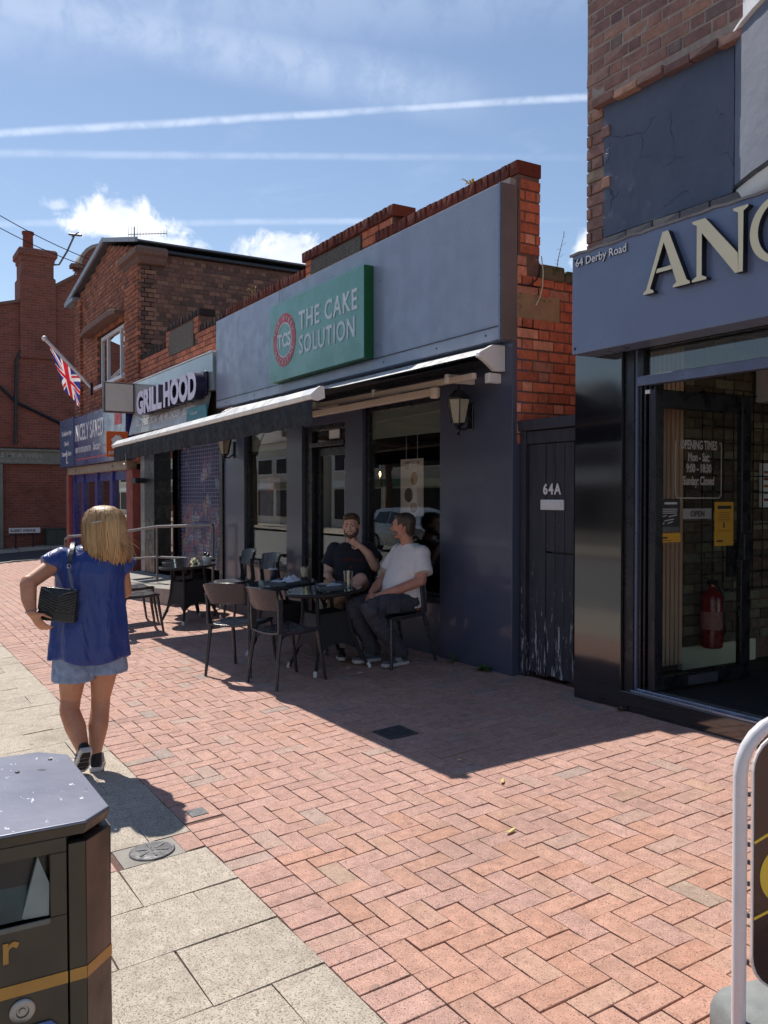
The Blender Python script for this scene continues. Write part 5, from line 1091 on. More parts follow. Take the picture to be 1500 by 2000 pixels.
# ------------------------------------------------------------------ the other side of the street, seen in the shop glass
fb_ = pm('cream_painted_render', lin(216,208,194), .8, var=.08, vs=2., dirt=(lin(180,170,154), 1.5, .62))  # facades made pale to bounce more light onto the shopfronts
roofm = pm('terrace_roof', lin(92,84,84), .8, var=.2, vs=8.)
for i, (x0, x1, h) in enumerate(((-140,-46,5.2),(-45,-26.4,4.6),(-25.6,-17,3.3),(-16.6,-6,5.2),(-5.6,8,5.8))):
    t = thing('terrace_shop', ('long cream terrace far down the other side of the road', 'cream terrace across the road beyond the side street', 'low cream shop opposite the charity shop', 'long cream shop opposite the bakery', 'tall cream shop opposite the navy fascia')[i], 'building', ((x0+x1)/2,-14.5,-.1), 'shops across the road')
    part('wall', fb_, (x0,x1,-22,-14.4,-.2,h), parent=t); MB().prism([(-22.3,h),(-14.1,h),(-18.2,h+(2. if h > 4 else .7))], (x0-.1,0,0), (0,1,0), (0,0,1), (x1-x0+.2,0,0)).build('roof', roofm, t)
    n = max(2, int((x1-x0)/3))
    for k in range(n):
        xa = x0+.5+k*(x1-x0-1)/n; xb = xa+(x1-x0-1)/n-.6
        w = part('window', MT['white'], (xa,xb,-14.4,-14.33,3.1,4.2) if h > 4.5 else (xa,xb,-14.4,-14.33,2.7,3.6), parent=t); part('pane', MT['darkmat'], (xa+.08,xb-.08,-14.335,-14.32,3.18,4.12) if h > 4.5 else (xa+.08,xb-.08,-14.335,-14.32,2.78,3.52), parent=w)
        part('shopfront', (MT['white'], MT['tan'], MT['green_dark'], MT['cream'])[k % 4], (xa-.2,xb+.2,-14.4,-14.3,2.2,2.6), parent=t); part('display_window', MT['darkmat'], (xa,xb,-14.4,-14.34,.4,2.1), parent=t)
MT['treeleaf'] = pm('tree_leaf', lin(62,84,40), .6, var=.4, vs=2.)
def tree(x, y, h, r, label, seed):
    rnd = random.Random(seed); t = thing('street_tree', label, 'tree', (x,y,-.1), 'trees across the road')
    tr = MB().tube([(x,y,-.2),(x+.05,y,h*.3),(x-.05,y+.1,h*.6),(x,y,h*.9)], [.22,.17,.11,.04], 8)
    for a in range(6):
        d = Vector((math.cos(a),math.sin(a),.9)); tr.tube([Vector((x,y,h*(.4+.06*a))), Vector((x,y,h*(.4+.06*a)))+d*r*.7], [.07,.02], 6)
    tr.build('trunk', MT['twig'], t); cr = MB()
    for c in range(46):
        a, e = rnd.uniform(0,6.28), rnd.uniform(-.6,1.2); q = Vector((math.cos(a)*math.cos(e), math.sin(a)*math.cos(e), math.sin(e)*.9))*r*rnd.uniform(.45,1.)+Vector((x,y,h*.72))
        for l in range(60):
            p = q+Vector((rnd.gauss(0,1),rnd.gauss(0,1),rnd.gauss(0,.8)))*r*.15; n1 = Vector((rnd.gauss(0,1),rnd.gauss(0,1),rnd.gauss(0,1))).normalized(); n2 = n1.orthogonal().normalized(); s = rnd.uniform(.07,.14)
            cr.add([p-n1*s, p+n2*s*.5, p+n1*s, p-n2*s*.5], [(0,1,2,3)])
    cr.build('crown', MT['treeleaf'], t)
tree(-52,-12.6,10.5,3.2,'leafy tree across the road mirrored in the bakery window',1); tree(-1.0,-12.6,7.,2.1,'leafy tree across the road opposite the navy fascia',2)
tree(-36,-12.9,7,2.,'small leafy tree across the road beyond the side street',3)
# a silver hatchback at the far kerb, mirrored in the window behind the seated men
def hatchback(x, y, z, label):
    t = thing('parked_car', label, 'car', (x,y,z)); P_ = pm('silver_car_paint', lin(186,190,196), .25, metal=.5, var=.04, coat=.8); G_ = pm('car_window', lin(16,18,22), .08, coat=.5); T_ = pm('tyre_rubber', lin(26,26,28), .85)
    W = .88
    prof = [(-2.05,.35,.80),(-2.08,.55,.84),(-2.02,.80,.86),(-1.85,.92,.86),(-1.55,1.42,.66),(-1.2,1.50,.64),(-.2,1.53,.64),(.45,1.42,.66),(1.05,.98,.80),(1.75,.84,.80),(2.02,.68,.76),(2.08,.45,.74),(2.0,.28,.72)]
    top = [Vector((x+p[0], y, z+p[1])) for p in prof]; mb = MB(); rows = []
    for sx in (-1,-.98,-.8,0,.8,.98,1):
        rows.append([Vector((x+a, y+sx*w*(1. if abs(sx) < 1 else 1.), z+(b if abs(sx) < .99 else (min(b,.88) if b > .9 else b)*1.)-(.0 if abs(sx) < .9 else .02))) for a, b, w in prof])
    n = len(prof); lo = lambda sx: [Vector((x+a, y+sx*W, z+.22)) for a, b, w in prof]
    rows = [lo(-1)]+[[Vector((x+a, y-W, z+min(b,.9))) for a, b, w in prof]]+[[Vector((x+a, y-w, z+b)) for a, b, w in prof]]+[[Vector((x+a, y, z+b+.02)) for a, b, w in prof]]+[[Vector((x+a, y+w, z+b)) for a, b, w in prof]]+[[Vector((x+a, y+W, z+min(b,.9))) for a, b, w in prof]]+[lo(1)]
    mb.loft(rows, cap=False, closed=False); mb.build('body', P_, t, smooth=35)
    for s in (-1, 1):
        for q in (((-1.45,1.0),(-1.28,1.36),(-.55,1.40),(-.55,.98)),((-.48,.98),(-.48,1.40),(.32,1.32),(.85,.98))):
            f = lambda b: W-(b-.9)/(1.5-.9)*(W-.645)+.008
            MB().add([Vector((x+a, y+s*f(b), z+b)) for a, b in q]+[Vector((x+a, y+s*(f(b)-.03), z+b)) for a, b in q], [(0,1,2,3),(7,6,5,4),(0,4,5,1),(1,5,6,2),(2,6,7,3),(3,7,4,0)]).build('side_window', G_, t)
        for wx in (-1.28,1.32):
            w = MB().lathe([(.2,-.1),(.31,-.1),(.32,-.06),(.32,.06),(.31,.1),(.2,.1)], n=24).xf(Matrix.Translation((x+wx,y+s*(W-.09),z+.32)) @ Matrix.Rotation(R(90),4,'X')).build('wheel', T_, t, smooth=40)
            MB().lathe([(.02,-.105),(.2,-.10),(.21,-.09),(.21,.09),(.2,.10),(.02,.105)], n=20).xf(Matrix.Translation((x+wx,y+s*(W-.085),z+.32)) @ Matrix.Rotation(R(90),4,'X')).build('rim', MT['steel'], w, smooth=40)
        MB().box(x-2.07,x-1.86,y+s*.62-.16,y+s*.62+.22,z+.80,z+.93).build('tail_light', pm('tail_light_red', lin(180,20,24), .2, coat=.5), t, .02)
        MB().box(x+1.85,x+2.04,y+s*.58-.16,y+s*.58+.16,z+.62,z+.74).build('headlight', MT['white'], t, .02)
        MB().box(x+.55,x+.72,y+s*(W+.02),y+s*(W+.16),z+.95,z+1.06).build('mirror', P_, t, .02)
    MB().add([Vector((x-1.82,y-.62,z+.98)),Vector((x-1.82,y+.62,z+.98)),Vector((x-1.57,y+.56,z+1.38)),Vector((x-1.57,y-.56,z+1.38)),Vector((x-1.86,y-.62,z+.98)),Vector((x-1.86,y+.62,z+.98)),Vector((x-1.61,y+.56,z+1.39)),Vector((x-1.61,y-.56,z+1.39))],[(0,1,2,3),(7,6,5,4),(0,4,5,1),(1,5,6,2),(2,6,7,3),(3,7,4,0)]).build('rear_window', G_, t)
    return t
hatchback(-25.0,-7.3,-.215,'silver hatchback on the road, mirrored in the right bakery window')
# ------------------------------------------------------------------ cafe furniture
PL = MT['plastic']
def make_chair(name, label):
    """Armless stacking chair: bent-shell back joined to the seat by two broad side posts, four splayed legs. Faces +y."""
    t = thing(name, label, 'chair', group='charcoal plastic chairs outside the bakery')
    n = 16; rows = []
    for j in range(9):           # seat, dished, rounded front
        f = j/8; y = -.21+.43*f; w = .205+.022*math.sin(f*2.2); z = .447-.012*math.sin(math.pi*f)+(-.02*(f-.85)/.15 if f > .85 else 0)
        rows.append([Vector((w*s, y-(.02*abs(s)**4 if f > .9 else 0), z+.012*abs(s)**2.5-(.008*(1-abs(s)) ))) for s in [-1+2*k/n for k in range(n+1)]])
    low = [[p-Vector((0,0,.020)) for p in r] for r in rows]; mb = MB()
    mb.loft([r+list(reversed(l)) for r, l in zip(rows, low)]); mb.build('seat', PL, t, .006, 50)
    rows = []                    # curved back shell
    for j in range(9):
        f = j/8; z = .615+.205*f+0.; hw = .205+.022*f; yb = -.245-.055*f; ring = []
        for k in range(21):
            a = -1+2*k/20; x = hw*math.sin(a*1.35)/math.sin(1.35); y = yb+.105*(1-math.cos(a*1.35)); zz = z-.02*a*a*(f)*1.2-.012*(1-f)*(1-a*a)*-1
            ring.append(Vector((x, y, zz)))
        rows.append(ring)
    inn = [[p+Vector((-p.x*.045,.016,0)) for p in r] for r in rows]
    mb = MB(); mb.loft([r+list(reversed(i)) for r, i in zip(rows, inn)]); mb.build('backrest', PL, t, .006, 50)
    for s in (-1, 1):
        pts = [Vector((s*.205,-.19,.44)),Vector((s*.212,-.185,.50)),Vector((s*.211,-.182,.57)),Vector((s*.210,-.178,.64)),Vector((s*.216,-.18,.72))]
        mb = MB(); mb.loft([[p+Vector((dx,dy,0)) for dx, dy in ((-.011*s,-.026-w*.0),(.011*s,-.024),(.011*s,.024+w),(-.011*s,.026+w))] for p, w in zip(pts, (.02,.0,-.004,-.002,.0))]); mb.build('back_post', PL, t, .004, 50)
        MB().tube([Vector((s*.195,-.18,.445)),Vector((s*.205,-.215,.30)),Vector((s*.225,-.27,0))], [.019,.017,.013], 10).build('leg', PL, t, smooth=60)
        MB().tube([Vector((s*.195,.175,.44)),Vector((s*.205,.19,.25)),Vector((s*.218,.215,0))], [.019,.017,.013], 10).build('leg', PL, t, smooth=60)
        MB().beam((s*.2,-.19,.428),(s*.2,.18,.425),.026,.03).build('side_rail', PL, t, .006)
    return t
chair0 = make_chair('plastic_chair', 'nearest charcoal chair with its brown lit back to the street at the front table')
place(chair0, -6.60, 3.06, R(8))
CH = [(-7.28, 2.93, R(37), 'second charcoal chair from the street, turned in beside the nearest one at the middle table'),
      (-6.53, 4.06, R(186), 'charcoal chair under the man in the white t-shirt'),
      (-7.32, 4.05, R(236), 'charcoal chair under the man in the black t-shirt'),
      (-9.43, 3.98, R(183), 'empty dark chair against the wall under the left bakery window, nearer the doorway'),
      (-10.30, 4.04, R(176), 'sunlit empty chair at the far table with its back to the navy pilaster'),
      (-10.14, 2.80, R(-4), 'chair with bright sunlit seat just right of the blonde woman'),
      (-10.92, 2.95, R(3), 'sunlit chair behind the one beside the blonde woman, nearer the handrail')]
for x, y, a, lb in CH:
    c = copy_tree(chair0); c['label'] = lb; place(c, x, y, a)
def make_table(name, label):
    """Round bistro table: rattan skirt with arched hem, four splayed legs, glass top on a woven rim."""
    t = thing(name, label, 'table', group='round wicker cafe tables'); H = .675; W = MT['wicker']
    MB().lathe([(.30,H-.012),(.335,H-.014),(.345,H+.0),(.342,H+.012),(.30,H+.012)], n=40).build('rim', W, t, smooth=40)
    MB().lathe([(.002,H+.0125),(.33,H+.0125),(.336,H+.016),(.333,H+.0195),(.002,H+.0195)], n=40).build('glass_top', MT['table_glass'], t, smooth=30)
    MB().lathe([(.002,H-.022),(.30,H-.02),(.305,H-.008),(.002,H-.006)], n=32).build('underside', W, t, smooth=40)
    legs = []
    for k in range(4):
        a = R(45+90*k); d = Vector((math.cos(a), math.sin(a), 0)); top, mid, bot = d*.20+Vector((0,0,H-.02)), d*.235+Vector((0,0,.32)), d*.375
        legs.append((top, mid, bot)); lg_ = MB().tube([top, d*.205+Vector((0,0,.5)), mid, d*.29+Vector((0,0,.14)), bot], [.017,.017,.018,.017,.014], 10).build('leg', W, t, smooth=60)
        MB().tube([d*.36+Vector((0,0,.045)), d*.377+Vector((0,0,0))], [.0175,.0165], 10).build('foot_cap', MT['white'], lg_)
    for k in range(4):           # woven skirt panels, arched below
        (t0, m0, b0), (t1, m1, b1) = legs[k], legs[(k+1)%4]; rings = []
        for i in range(13):
            f = i/12; arch = math.sin(math.pi*f)**.7; p_t = (t0*(1-f)+t1*f); p_m = m0*(1-f)+m1*f; out = p_m.normalized()
            zl = .13+.11*arch; pl = (m0.lerp(b0,.58)*(1-f)+m1.lerp(b1,.58)*f)
            a_ = Vector((p_t.x*1.02, p_t.y*1.02, .50)); b_ = Vector((p_m.x, p_m.y, .34)); c_ = Vector((pl.x*(1-.12*arch), pl.y*(1-.12*arch), zl))
            o2 = Vector((out.x, out.y, 0)).normalized()*.008
            rings.append([a_, b_, c_, c_-o2, b_-o2, a_-o2])
        MB().loft(rings).build('wicker_panel', W, t, smooth=50)
    return t
MT['table_glass'] = pm('smoked_table_glass', lin(54,58,62), .06, var=.05, vs=3., rvar=.02, spec=.8, coat=.6)
table0 = make_table('wicker_table', 'round wicker table at the front with the water glass, in front of the seated men'); place(table0, -6.80, 3.53, R(0))
for x, y, a, lb in ((-7.62, 3.49, R(8), 'middle wicker table with the napkin tray between the two brown lit chair backs'), (-10.42, 3.50, R(12), 'far sunlit wicker table beside the handrail with a cup on it'), (-11.08, 3.74, R(40), 'wicker table pushed up behind the far sunlit table')):
    c = copy_tree(table0); c['label'] = lb; place(c, x, y, a)
TH = .675+.0195
def ontable(tx, ty, dx, dy): x, y = tx+dx, ty+dy; return x, y, gz(tx, ty)+TH+.0638*dy+.0065*dx
# trays, cups, napkins
tray_m = pm('grey_tray', lin(86,90,98), .45); paper = pm('white_napkin', lin(214,218,228), .85, var=.05, vs=20., bump=.4, bs=40.)
def tray(label, tx, ty, dx, dy, rz, L=.36, W=.26):
    x, y, z = ontable(tx, ty, dx, dy); t = thing('serving_tray', label, 'tray', (x,y,z), 'serving trays'); M = Matrix.Translation((x,y,z)) @ TILT @ Matrix.Rotation(rz,4,'Z')
    MB().box(-L/2,L/2,-W/2,W/2,.001,.007).xf(M).build('base', tray_m, t)
    for q in ((-L/2,L/2,-W/2,-W/2+.008),(-L/2,L/2,W/2-.008,W/2),(-L/2,-L/2+.008,-W/2+.008,W/2-.008),(L/2-.008,L/2,-W/2+.008,W/2-.008)): MB().box(*q,.0071,.022).xf(M).build('rim', tray_m, t)
    return M
def crumple(name, label, M, r, h, seed, mat=paper):
    rnd = random.Random(seed); mb = MB(); g = 14; vs = []
    for j in range(g+1):
        for i in range(g+1):
            a, b = i/g*2-1, j/g*2-1; d = max(0, 1-(a*a+b*b)*.8); vs.append(M @ Vector((a*r+rnd.uniform(-.2,.2)*r/g*2, b*r*.75+rnd.uniform(-.2,.2)*r/g*2, .004+h*d*(.45+.55*abs(math.sin(a*4+seed)*math.cos(b*5+seed*2)))+rnd.uniform(0,.14)*h*d)))
    mb.add(vs, [(j*(g+1)+i, j*(g+1)+i+1, (j+1)*(g+1)+i+1, (j+1)*(g+1)+i) for j in range(g) for i in range(g)])
    o = mb.build(name, mat, smooth=50); sd = o.modifiers.new('t','SOLIDIFY'); sd.thickness = .001; return tag(o, label, 'napkin')
M1 = tray('grey tray with white crumpled napkins on the middle table', -7.62, 3.49, .06, -.02, R(10))
crumple('paper_napkin', 'large crumpled white napkin on the middle tray', M1 @ Matrix.Translation((.05,.03,.006)), .11, .07, 1); crumple('paper_napkin', 'flat white napkin at the street end of the middle tray', M1 @ Matrix.Translation((-.09,-.04,.006)), .08, .02, 2)
M2 = tray('tray with a cake plate at the back of the front table', -6.80, 3.53, -.13, .09, R(-20), .32, .24)
crumple('paper_napkin', 'white napkin sheet lying on the front table tray', M2 @ Matrix.Translation((.04,.03,.008)), .10, .014, 3)
pl_ = thing('cake_plate', 'small white plate with a half eaten slice of cake on the front tray', 'plate', M2 @ Vector((-.05,-.03,.008)))
MB().lathe([(.002,.0),(.05,.0),(.078,.010),(.08,.013),(.05,.006),(.002,.005)], n=28).xf(M2 @ Matrix.Translation((-.05,-.03,.0075))).build('plate', MT['white'], pl_, smooth=40)
MB().prism([(-.03,-.01),(.03,-.018),(.026,.018)], (0,0,.0), (1,0,0), (0,1,0), (0,0,.032)).xf(M2 @ Matrix.Translation((-.05,-.03,.0145))).build('cake_slice', pm('sponge_cake', lin(196,160,112), .9, var=.3, vs=60.), pl_, .003)
MB().beam((.0,-.05,.017),(.07,.03,.017),.008,.003).xf(M2 @ Matrix.Translation((-.05,-.03,.0))).build('fork', MT['steel'], pl_)
def cup(name, label, cat, tx, ty, dx, dy, prof, mat, fill=None, extra=None):
    x, y, z = ontable(tx, ty, dx, dy); t = thing(name, label, cat, (x,y,z)); MB().lathe(prof, (x,y,z+.001), 24).build('body', mat, t, smooth=40)
    if fill: MB().lathe(fill[0], (x,y,z+.001), 24).build('drink', fill[1], t, smooth=40)
    if extra: extra(t, x, y, z)
    return t
glp = lambda r0, r1, h: [(r0,0),(r1,h),(r1-.003,h),(r0-.003,.008),(.001,.008)]
cup('water_glass', 'tall empty clear tumbler on the front table before the man in black', 'glass', -6.80, 3.53, .16, .11, [(.034,0),(.038,.07),(.043,.155),(.040,.155),(.035,.07),(.030,.012),(.001,.012)], MT['tumbler'] if 'tumbler' in MT else glassmat('thick_tumbler_glass', (.80,.84,.84), 2.6))
def lidstraw(t, x, y, z): MB().lathe([(.046,.118),(.047,.128),(.040,.134),(.001,.135)], (x,y,z), 24).build('lid', pm('clear_lid', lin(190,190,206), .3), t, smooth=40); MB().tube([(x,y,z+.13),(x+.012,y+.01,z+.20)], .004, 6).build('straw', MT['black'], t)
cup('takeaway_cup', 'dark iced drink with pale lid at the street end of the middle tray', 'cup', -7.62, 3.49, -.13, -.07, [(.033,0),(.045,.118),(.001,.118)], pm('dark_drink_cup', lin(26,24,34), .25, coat=.5), None, lidstraw)
milk = pm('milky_coffee', lin(206,192,160), .5, var=.1)
cup('latte_glass', 'tall glass of milky coffee with dark base on the middle table', 'glass', -7.62, 3.49, .17, .12, glp(.032,.042,.15), MT['glass_small'], ([(.029,.05),(.038,.135),(.001,.135)], milk), lambda t, x, y, z: (MB().lathe([(.028,.009),(.0295,.0495),(.001,.0495)], (x,y,z), 20).build('coffee_base', pm('dark_coffee', lin(60,34,22), .3), t, smooth=40), MB().tube([(x,y,z+.09),(x+.02,y+.0,z+.23)], .004, 6).build('straw', MT['black'], t)))
cup('small_glass', 'small short glass beside the crumpled napkin on the middle table', 'glass', -7.62, 3.49, -.02, .05, glp(.026,.032,.075), MT['glass_small'])
ft = (-10.42, 3.50)
cup('white_bowl', 'white cup with a dark rough top on the far sunlit table', 'cup', *ft, .02, .20, [(.04,0),(.055,.03),(.058,.075),(.054,.075),(.001,.03)], MT['white'], None, lambda t, x, y, z: [MB().ball((x+.02*math.cos(a*2.1), y+.02*math.sin(a*2.1), z+.085+.012*(a % 3)), .024).build('dark_topping', MT['black'], t, smooth=60) for a in range(7)])
xf, yf, zf = ontable(*ft, -.02, .05); crumple('paper_napkin', 'folded pale napkin standing on the far sunlit table', Matrix.Translation((xf,yf,zf)), .07, .085, 6, pm('cream_napkin', lin(206,200,160), .85))
# small litter: sauce packets by the table feet, dry leaves on the bricks
sc = pm('paper_scrap', lin(206,204,200), .8)
for x, y, lb, s in ((-6.62,3.62,'white paper scrap on the bricks under the front table',.03),(-6.38,3.60,'longer white paper scrap on the bricks below the seated man in white',.04),(-3.1,2.55,'curled pale leaf on the sunlit bricks left of the pavement sign',.035),(-4.05,2.95,'small dry leaf at the edge of the awning shade',.022),(-3.62,2.92,'tiny twig lying across the shade corner',.03)):
    rnd = random.Random(int(x*100)); z = gz(x,y); a = rnd.uniform(0,3); d, e = Vector((math.cos(a),math.sin(a),.0)), Vector((-math.sin(a),math.cos(a),.0)); c = Vector((x,y,z+.003))
    mb = MB().loft([[c-d*s+Vector((0,0,.006)), c-d*s*.4+e*s*.3+Vector((0,0,.001)), c+d*s*.5+e*s*.35+Vector((0,0,.008)), c+d*s+Vector((0,0,.012)), c+d*s*.4-e*s*.3+Vector((0,0,.002)), c-d*s*.5-e*s*.3+Vector((0,0,.004))], [p+Vector((0,0,.0015)) for p in (c-d*s+Vector((0,0,.006)), c-d*s*.4+e*s*.3+Vector((0,0,.001)), c+d*s*.5+e*s*.35+Vector((0,0,.008)), c+d*s+Vector((0,0,.012)), c+d*s*.4-e*s*.3+Vector((0,0,.002)), c-d*s*.5-e*s*.3+Vector((0,0,.004)))]])
    tag(mb.build('paper_scrap' if 'paper' in lb else 'dry_leaf', sc if 'paper' in lb else pm('dry_leaf', lin(210,186,128), .8)), lb, 'litter')

# ------------------------------------------------------------------ litter bin and pavement sign in the foreground
bn = thing('litter_bin', 'dark olive litter bin with grey dappled lid and gold band, bottom left foreground', 'bin', (-2.2,.1,gz(-2.2,.1)))
OL = pm('olive_black_bin', lin(62,54,44), .42, var=.15, vs=6., bump=.05, bs=200., spec=.5); GO = pm('gold_band', lin(168,128,66), .4, metal=.3, var=.12)
def lidmat():
    m, nt, b = newmat('dappled_grey_lid'); c = ramp(nt, nz(nt, 3, 6, .6), [(.3, lin(96,98,116)), (.7, lin(126,128,142))])
    c = mixc(nt, mrange(nt, nz(nt, 26, 4, .65, (1,1.6,1)), .645, .68), c, lin(214,214,214)); c = mixc(nt, mrange(nt, nz(nt, 15, 3, .5), .70, .72), c, lin(78,76,80)); nt.links.new(c, b.inputs['Base Color']); b.inputs['Roughness'].default_value = .38; b.inputs['Metallic'].default_value = .35; bumpn(nt, b, nz(nt, 40, 4), .15, .003); return m
BX0, BX1, BY0, BY1, CHM = -2.47, -1.895, -.20, .468, .063      # octagonal plan
def octo(z, o=0.): return [Vector((x,y,z)) for x, y in ((BX0-o+CHM,BY0-o),(BX1+o-CHM,BY0-o),(BX1+o,BY0-o+CHM),(BX1+o,BY1+o-CHM),(BX1+o-CHM,BY1+o),(BX0-o+CHM,BY1+o),(BX0-o,BY1+o-CHM),(BX0-o,BY0-o+CHM))]
MB().loft([octo(.994,.002),octo(1.0,.0)]).build('lid', lidmat(), bn, .002)
BR = pm('brown_corner', lin(80,62,52), .42, var=.15, vs=6.)
MB().loft([octo(.972,-.004),octo(.9935,.0015)]).build('lid_edge', OL, bn)
bz0, bz1 = .05, .950; FX = BX1
MB().loft([octo(bz0,-.03),octo(.971,-.03)]).build('inner_shell', MT['black'], bn)
SL = .022                                # the body widens slightly downwards
fx = lambda z: FX - .004 + SL*(1-z)
def plate(name, y0, y1, z0, z1, mat=OL, dx=0., th=.025): return MB().add([Vector(p) for p in ((FX-th,y0,z0),(fx(z0)+dx,y0,z0),(fx(z0)+dx,y1,z0),(FX-th,y1,z0),(FX-th,y0,z1),(fx(z1)+dx,y0,z1),(fx(z1)+dx,y1,z1),(FX-th,y1,z1))],[(0,3,2,1),(4,5,6,7),(0,1,5,4),(1,2,6,5),(2,3,7,6),(3,0,4,7)]).build(name, mat, bn, .0015)
YD, YC, YM = .368, BY1-CHM, .333
plate('front_panel', BY0+CHM, YD-.002, .941, .971); plate('front_panel', YM, YD-.002, .81, .9405); plate('front_panel', BY0+CHM, YD-.002, bz0, .8095); plate('door_edge', YD+.002, YC, bz0, .955)
MB().loft([[Vector((fx(z),YC+.0005,z)), Vector((FX-CHM,BY1+.012*(1-z),z)), Vector((FX-.09,YC+.0005,z))] for z in (bz0,.955)]).build('corner_panel', BR, bn, .002)
MB().box(BX0+.02,FX-CHM-.001,BY1-.02,BY1+.004,bz0,.955).build('side_panel', OL, bn)
MB().box(BX0-.005,BX0+.02,BY0,BY1-.02,bz0,.955).build('back_panel', OL, bn)
lin_ = pm('bin_liner', lin(52,62,60), .35, var=.3, vs=9., bump=.6, bs=14.)
MB().add([Vector(p) for p in ((FX-.014,-.12,.815),(FX-.014,YM-.05,.812),(FX-.05,YM-.03,.935),(FX-.09,-.12,.938))],[(0,1,2,3)]).build('liner', lin_, bn).modifiers.new('t','SOLIDIFY').thickness = .003
MB().loft([[Vector((FX-.012,YM-.055,.813)),Vector((FX-.006,YM-.002,.813)),Vector((FX-.006,YM-.001,.88)),Vector((FX-.014,YM-.022,.937))],[Vector((FX-.022,YM-.055,.813)),Vector((FX-.022,YM-.002,.813)),Vector((FX-.022,YM-.001,.88)),Vector((FX-.024,YM-.022,.937))]]).build('liner_fold', pm('grey_liner_fold', lin(128,138,140), .4, var=.15, vs=12., bump=.5, bs=20.), bn)
plate('mouth_lip', BY0+CHM, YM, .798, .8095, pm('lip', lin(96,98,94), .4), .002)
ux, uz = Vector((0,1,0)), Vector((-SL,0,1)).normalized()
text('lettering', 'Litter', Vector((fx(.739)+.0005,.27,.739)), ux, uz, .086, GO, bn, .001, .0015, 1., 'RIGHT')
for y0, y1 in ((BY0+CHM,YD-.0021),(YD+.0021,YC)): MB().add([Vector((fx(z)+e, y, z)) for e in (.0008,.002) for y, z in ((y0,.666),(y1,.666),(y1,.691),(y0,.691))],[(0,1,2,3),(7,6,5,4),(0,4,5,1),(1,5,6,2),(2,6,7,3),(3,7,4,0)]).build('gold_stripe', GO, bn)
A_, B2 = Vector((fx(.68),YC+.0005,.666)), Vector((FX-CHM,BY1+.012*.32,.666)); dd = (B2-A_); nn = Vector((-dd.y,dd.x,0)).normalized()*-.0015
nn = Vector((abs(nn.x),abs(nn.y),0)); up_ = Vector((0,0,.025))
MB().add([A_+nn,B2+nn,B2+nn+up_,A_+nn+up_,A_-nn,B2-nn,B2-nn+up_,A_-nn+up_],[(0,1,2,3),(7,6,5,4),(0,4,5,1),(1,5,6,2),(2,6,7,3),(3,7,4,0)]).build('gold_stripe', GO, bn)
MB().lathe([(.025,0),(.025,.004),(.021,.007),(.013,.007),(.011,.003),(.007,.003),(.006,.006),(.001,.006)], n=24).xf(Matrix.Translation((fx(.634)-.001,.276,.634)) @ Matrix.Rotation(R(90),4,'Y')).build('lock', MT['steel'], bn, smooth=40)
MB().add([Vector((fx(.5)+.0015+e, q[0], q[1])) for e in (0,.0012) for q in ((.0,.42),(.335,.42),(.345,.44),(.345,.585),(.33,.60),(.0,.60))],[(0,1,2,3,4,5),(11,10,9,8,7,6)]+[(i,(i+1)%6,6+(i+1)%6,6+i) for i in range(6)]).build('blue_sticker', pm('blue_sticker', lin(64,98,160), .4), bn)
MB().loft([octo(-.03,-.05),octo(.05,-.05)]).build('plinth', MT['black'], bn)
for i, (x, y) in enumerate(((-2.06,.20),(-2.31,.33),(-2.38,.42))): MB().lathe([(.006,0),(.005,.003),(.002,.004)], (x,y,1.0), 8).build('lid_rivet', MT['iron'], bn)
tag(MB().ball((-2.06,.165,1.004), .014, .006, .004).build('dry_leaf', pm('leaf_on_bin', lin(120,110,100), .8), smooth=60), 'tiny dry leaf lying on the litter bin lid', 'litter')

ab = thing('pavement_sign', 'white framed pavement sign with dark poster and yellow badge, right foreground', 'sign', (-1.5,2.35,gz(-1.5,2.35)))
P0 = Vector((-1.545,2.085,0)); DU = Vector((.30,.954,0)).normalized(); zb = gz(-1.5,2.3); WD = .62
def abp(s, z): return P0 + DU*s + Vector((0,0,zb+z))
rr_ = .15; top_ = .925; path = [abp(0,.03), abp(0,top_-rr_)] + [abp(rr_-rr_*math.cos(R(a)), top_-rr_+rr_*math.sin(R(a))) for a in range(15,91,15)] + [abp(WD-rr_+rr_*math.sin(R(a)), top_-rr_+rr_*math.cos(R(a))) for a in range(0,91,15)] + [abp(WD,.03)]
FR = pm('white_sign_frame', lin(222,218,222), .35, var=.05, vs=6.)
MB().tube(path, .0195, 14).build('frame', FR, ab, smooth=60)
nrm = Vector((DU.y,-DU.x,0)); pp = []
def rrect(x0, x1, z0, z1, r): return [(x0+r-r*math.cos(R(a)), z1-r+r*math.sin(R(a))) for a in range(0,91,15)]+[(x1-r+r*math.sin(R(a)), z1-r+r*math.cos(R(a))) for a in range(0,91,15)]+[(x1-r+r*math.cos(R(a)), z0+r-r*math.sin(R(a))) for a in range(0,91,15)]+[(x0+r-r*math.sin(R(a)), z0+r-r*math.cos(R(a))) for a in range(0,91,15)]
PO = P0+Vector((0,0,zb)); postm = pm('dark_poster', lin(64,50,46), .3, var=.2, vs=2., coat=.3)
MB().prism(rrect(.038,WD-.038,.16,.885,.10), PO-nrm*.004, DU, (0,0,1), nrm*.008).build('poster_panel', FR, ab)
MB().prism(rrect(.042,WD-.042,.165,.88,.10), PO+nrm*.0042, DU, (0,0,1), nrm*.0015).build('poster_sheet', postm, ab)
yl = pm('sign_yellow', lin(222,196,70), .45, var=.04)
cb0, cz0, cr0 = .145, .488, .085
MB().prism([(cb0+cr0*math.cos(2*math.pi*k/40), cz0+cr0*math.sin(2*math.pi*k/40)) for k in range(40)], PO+nrm*.0058, DU, (0,0,1), nrm*.0015).build('badge', yl, ab)
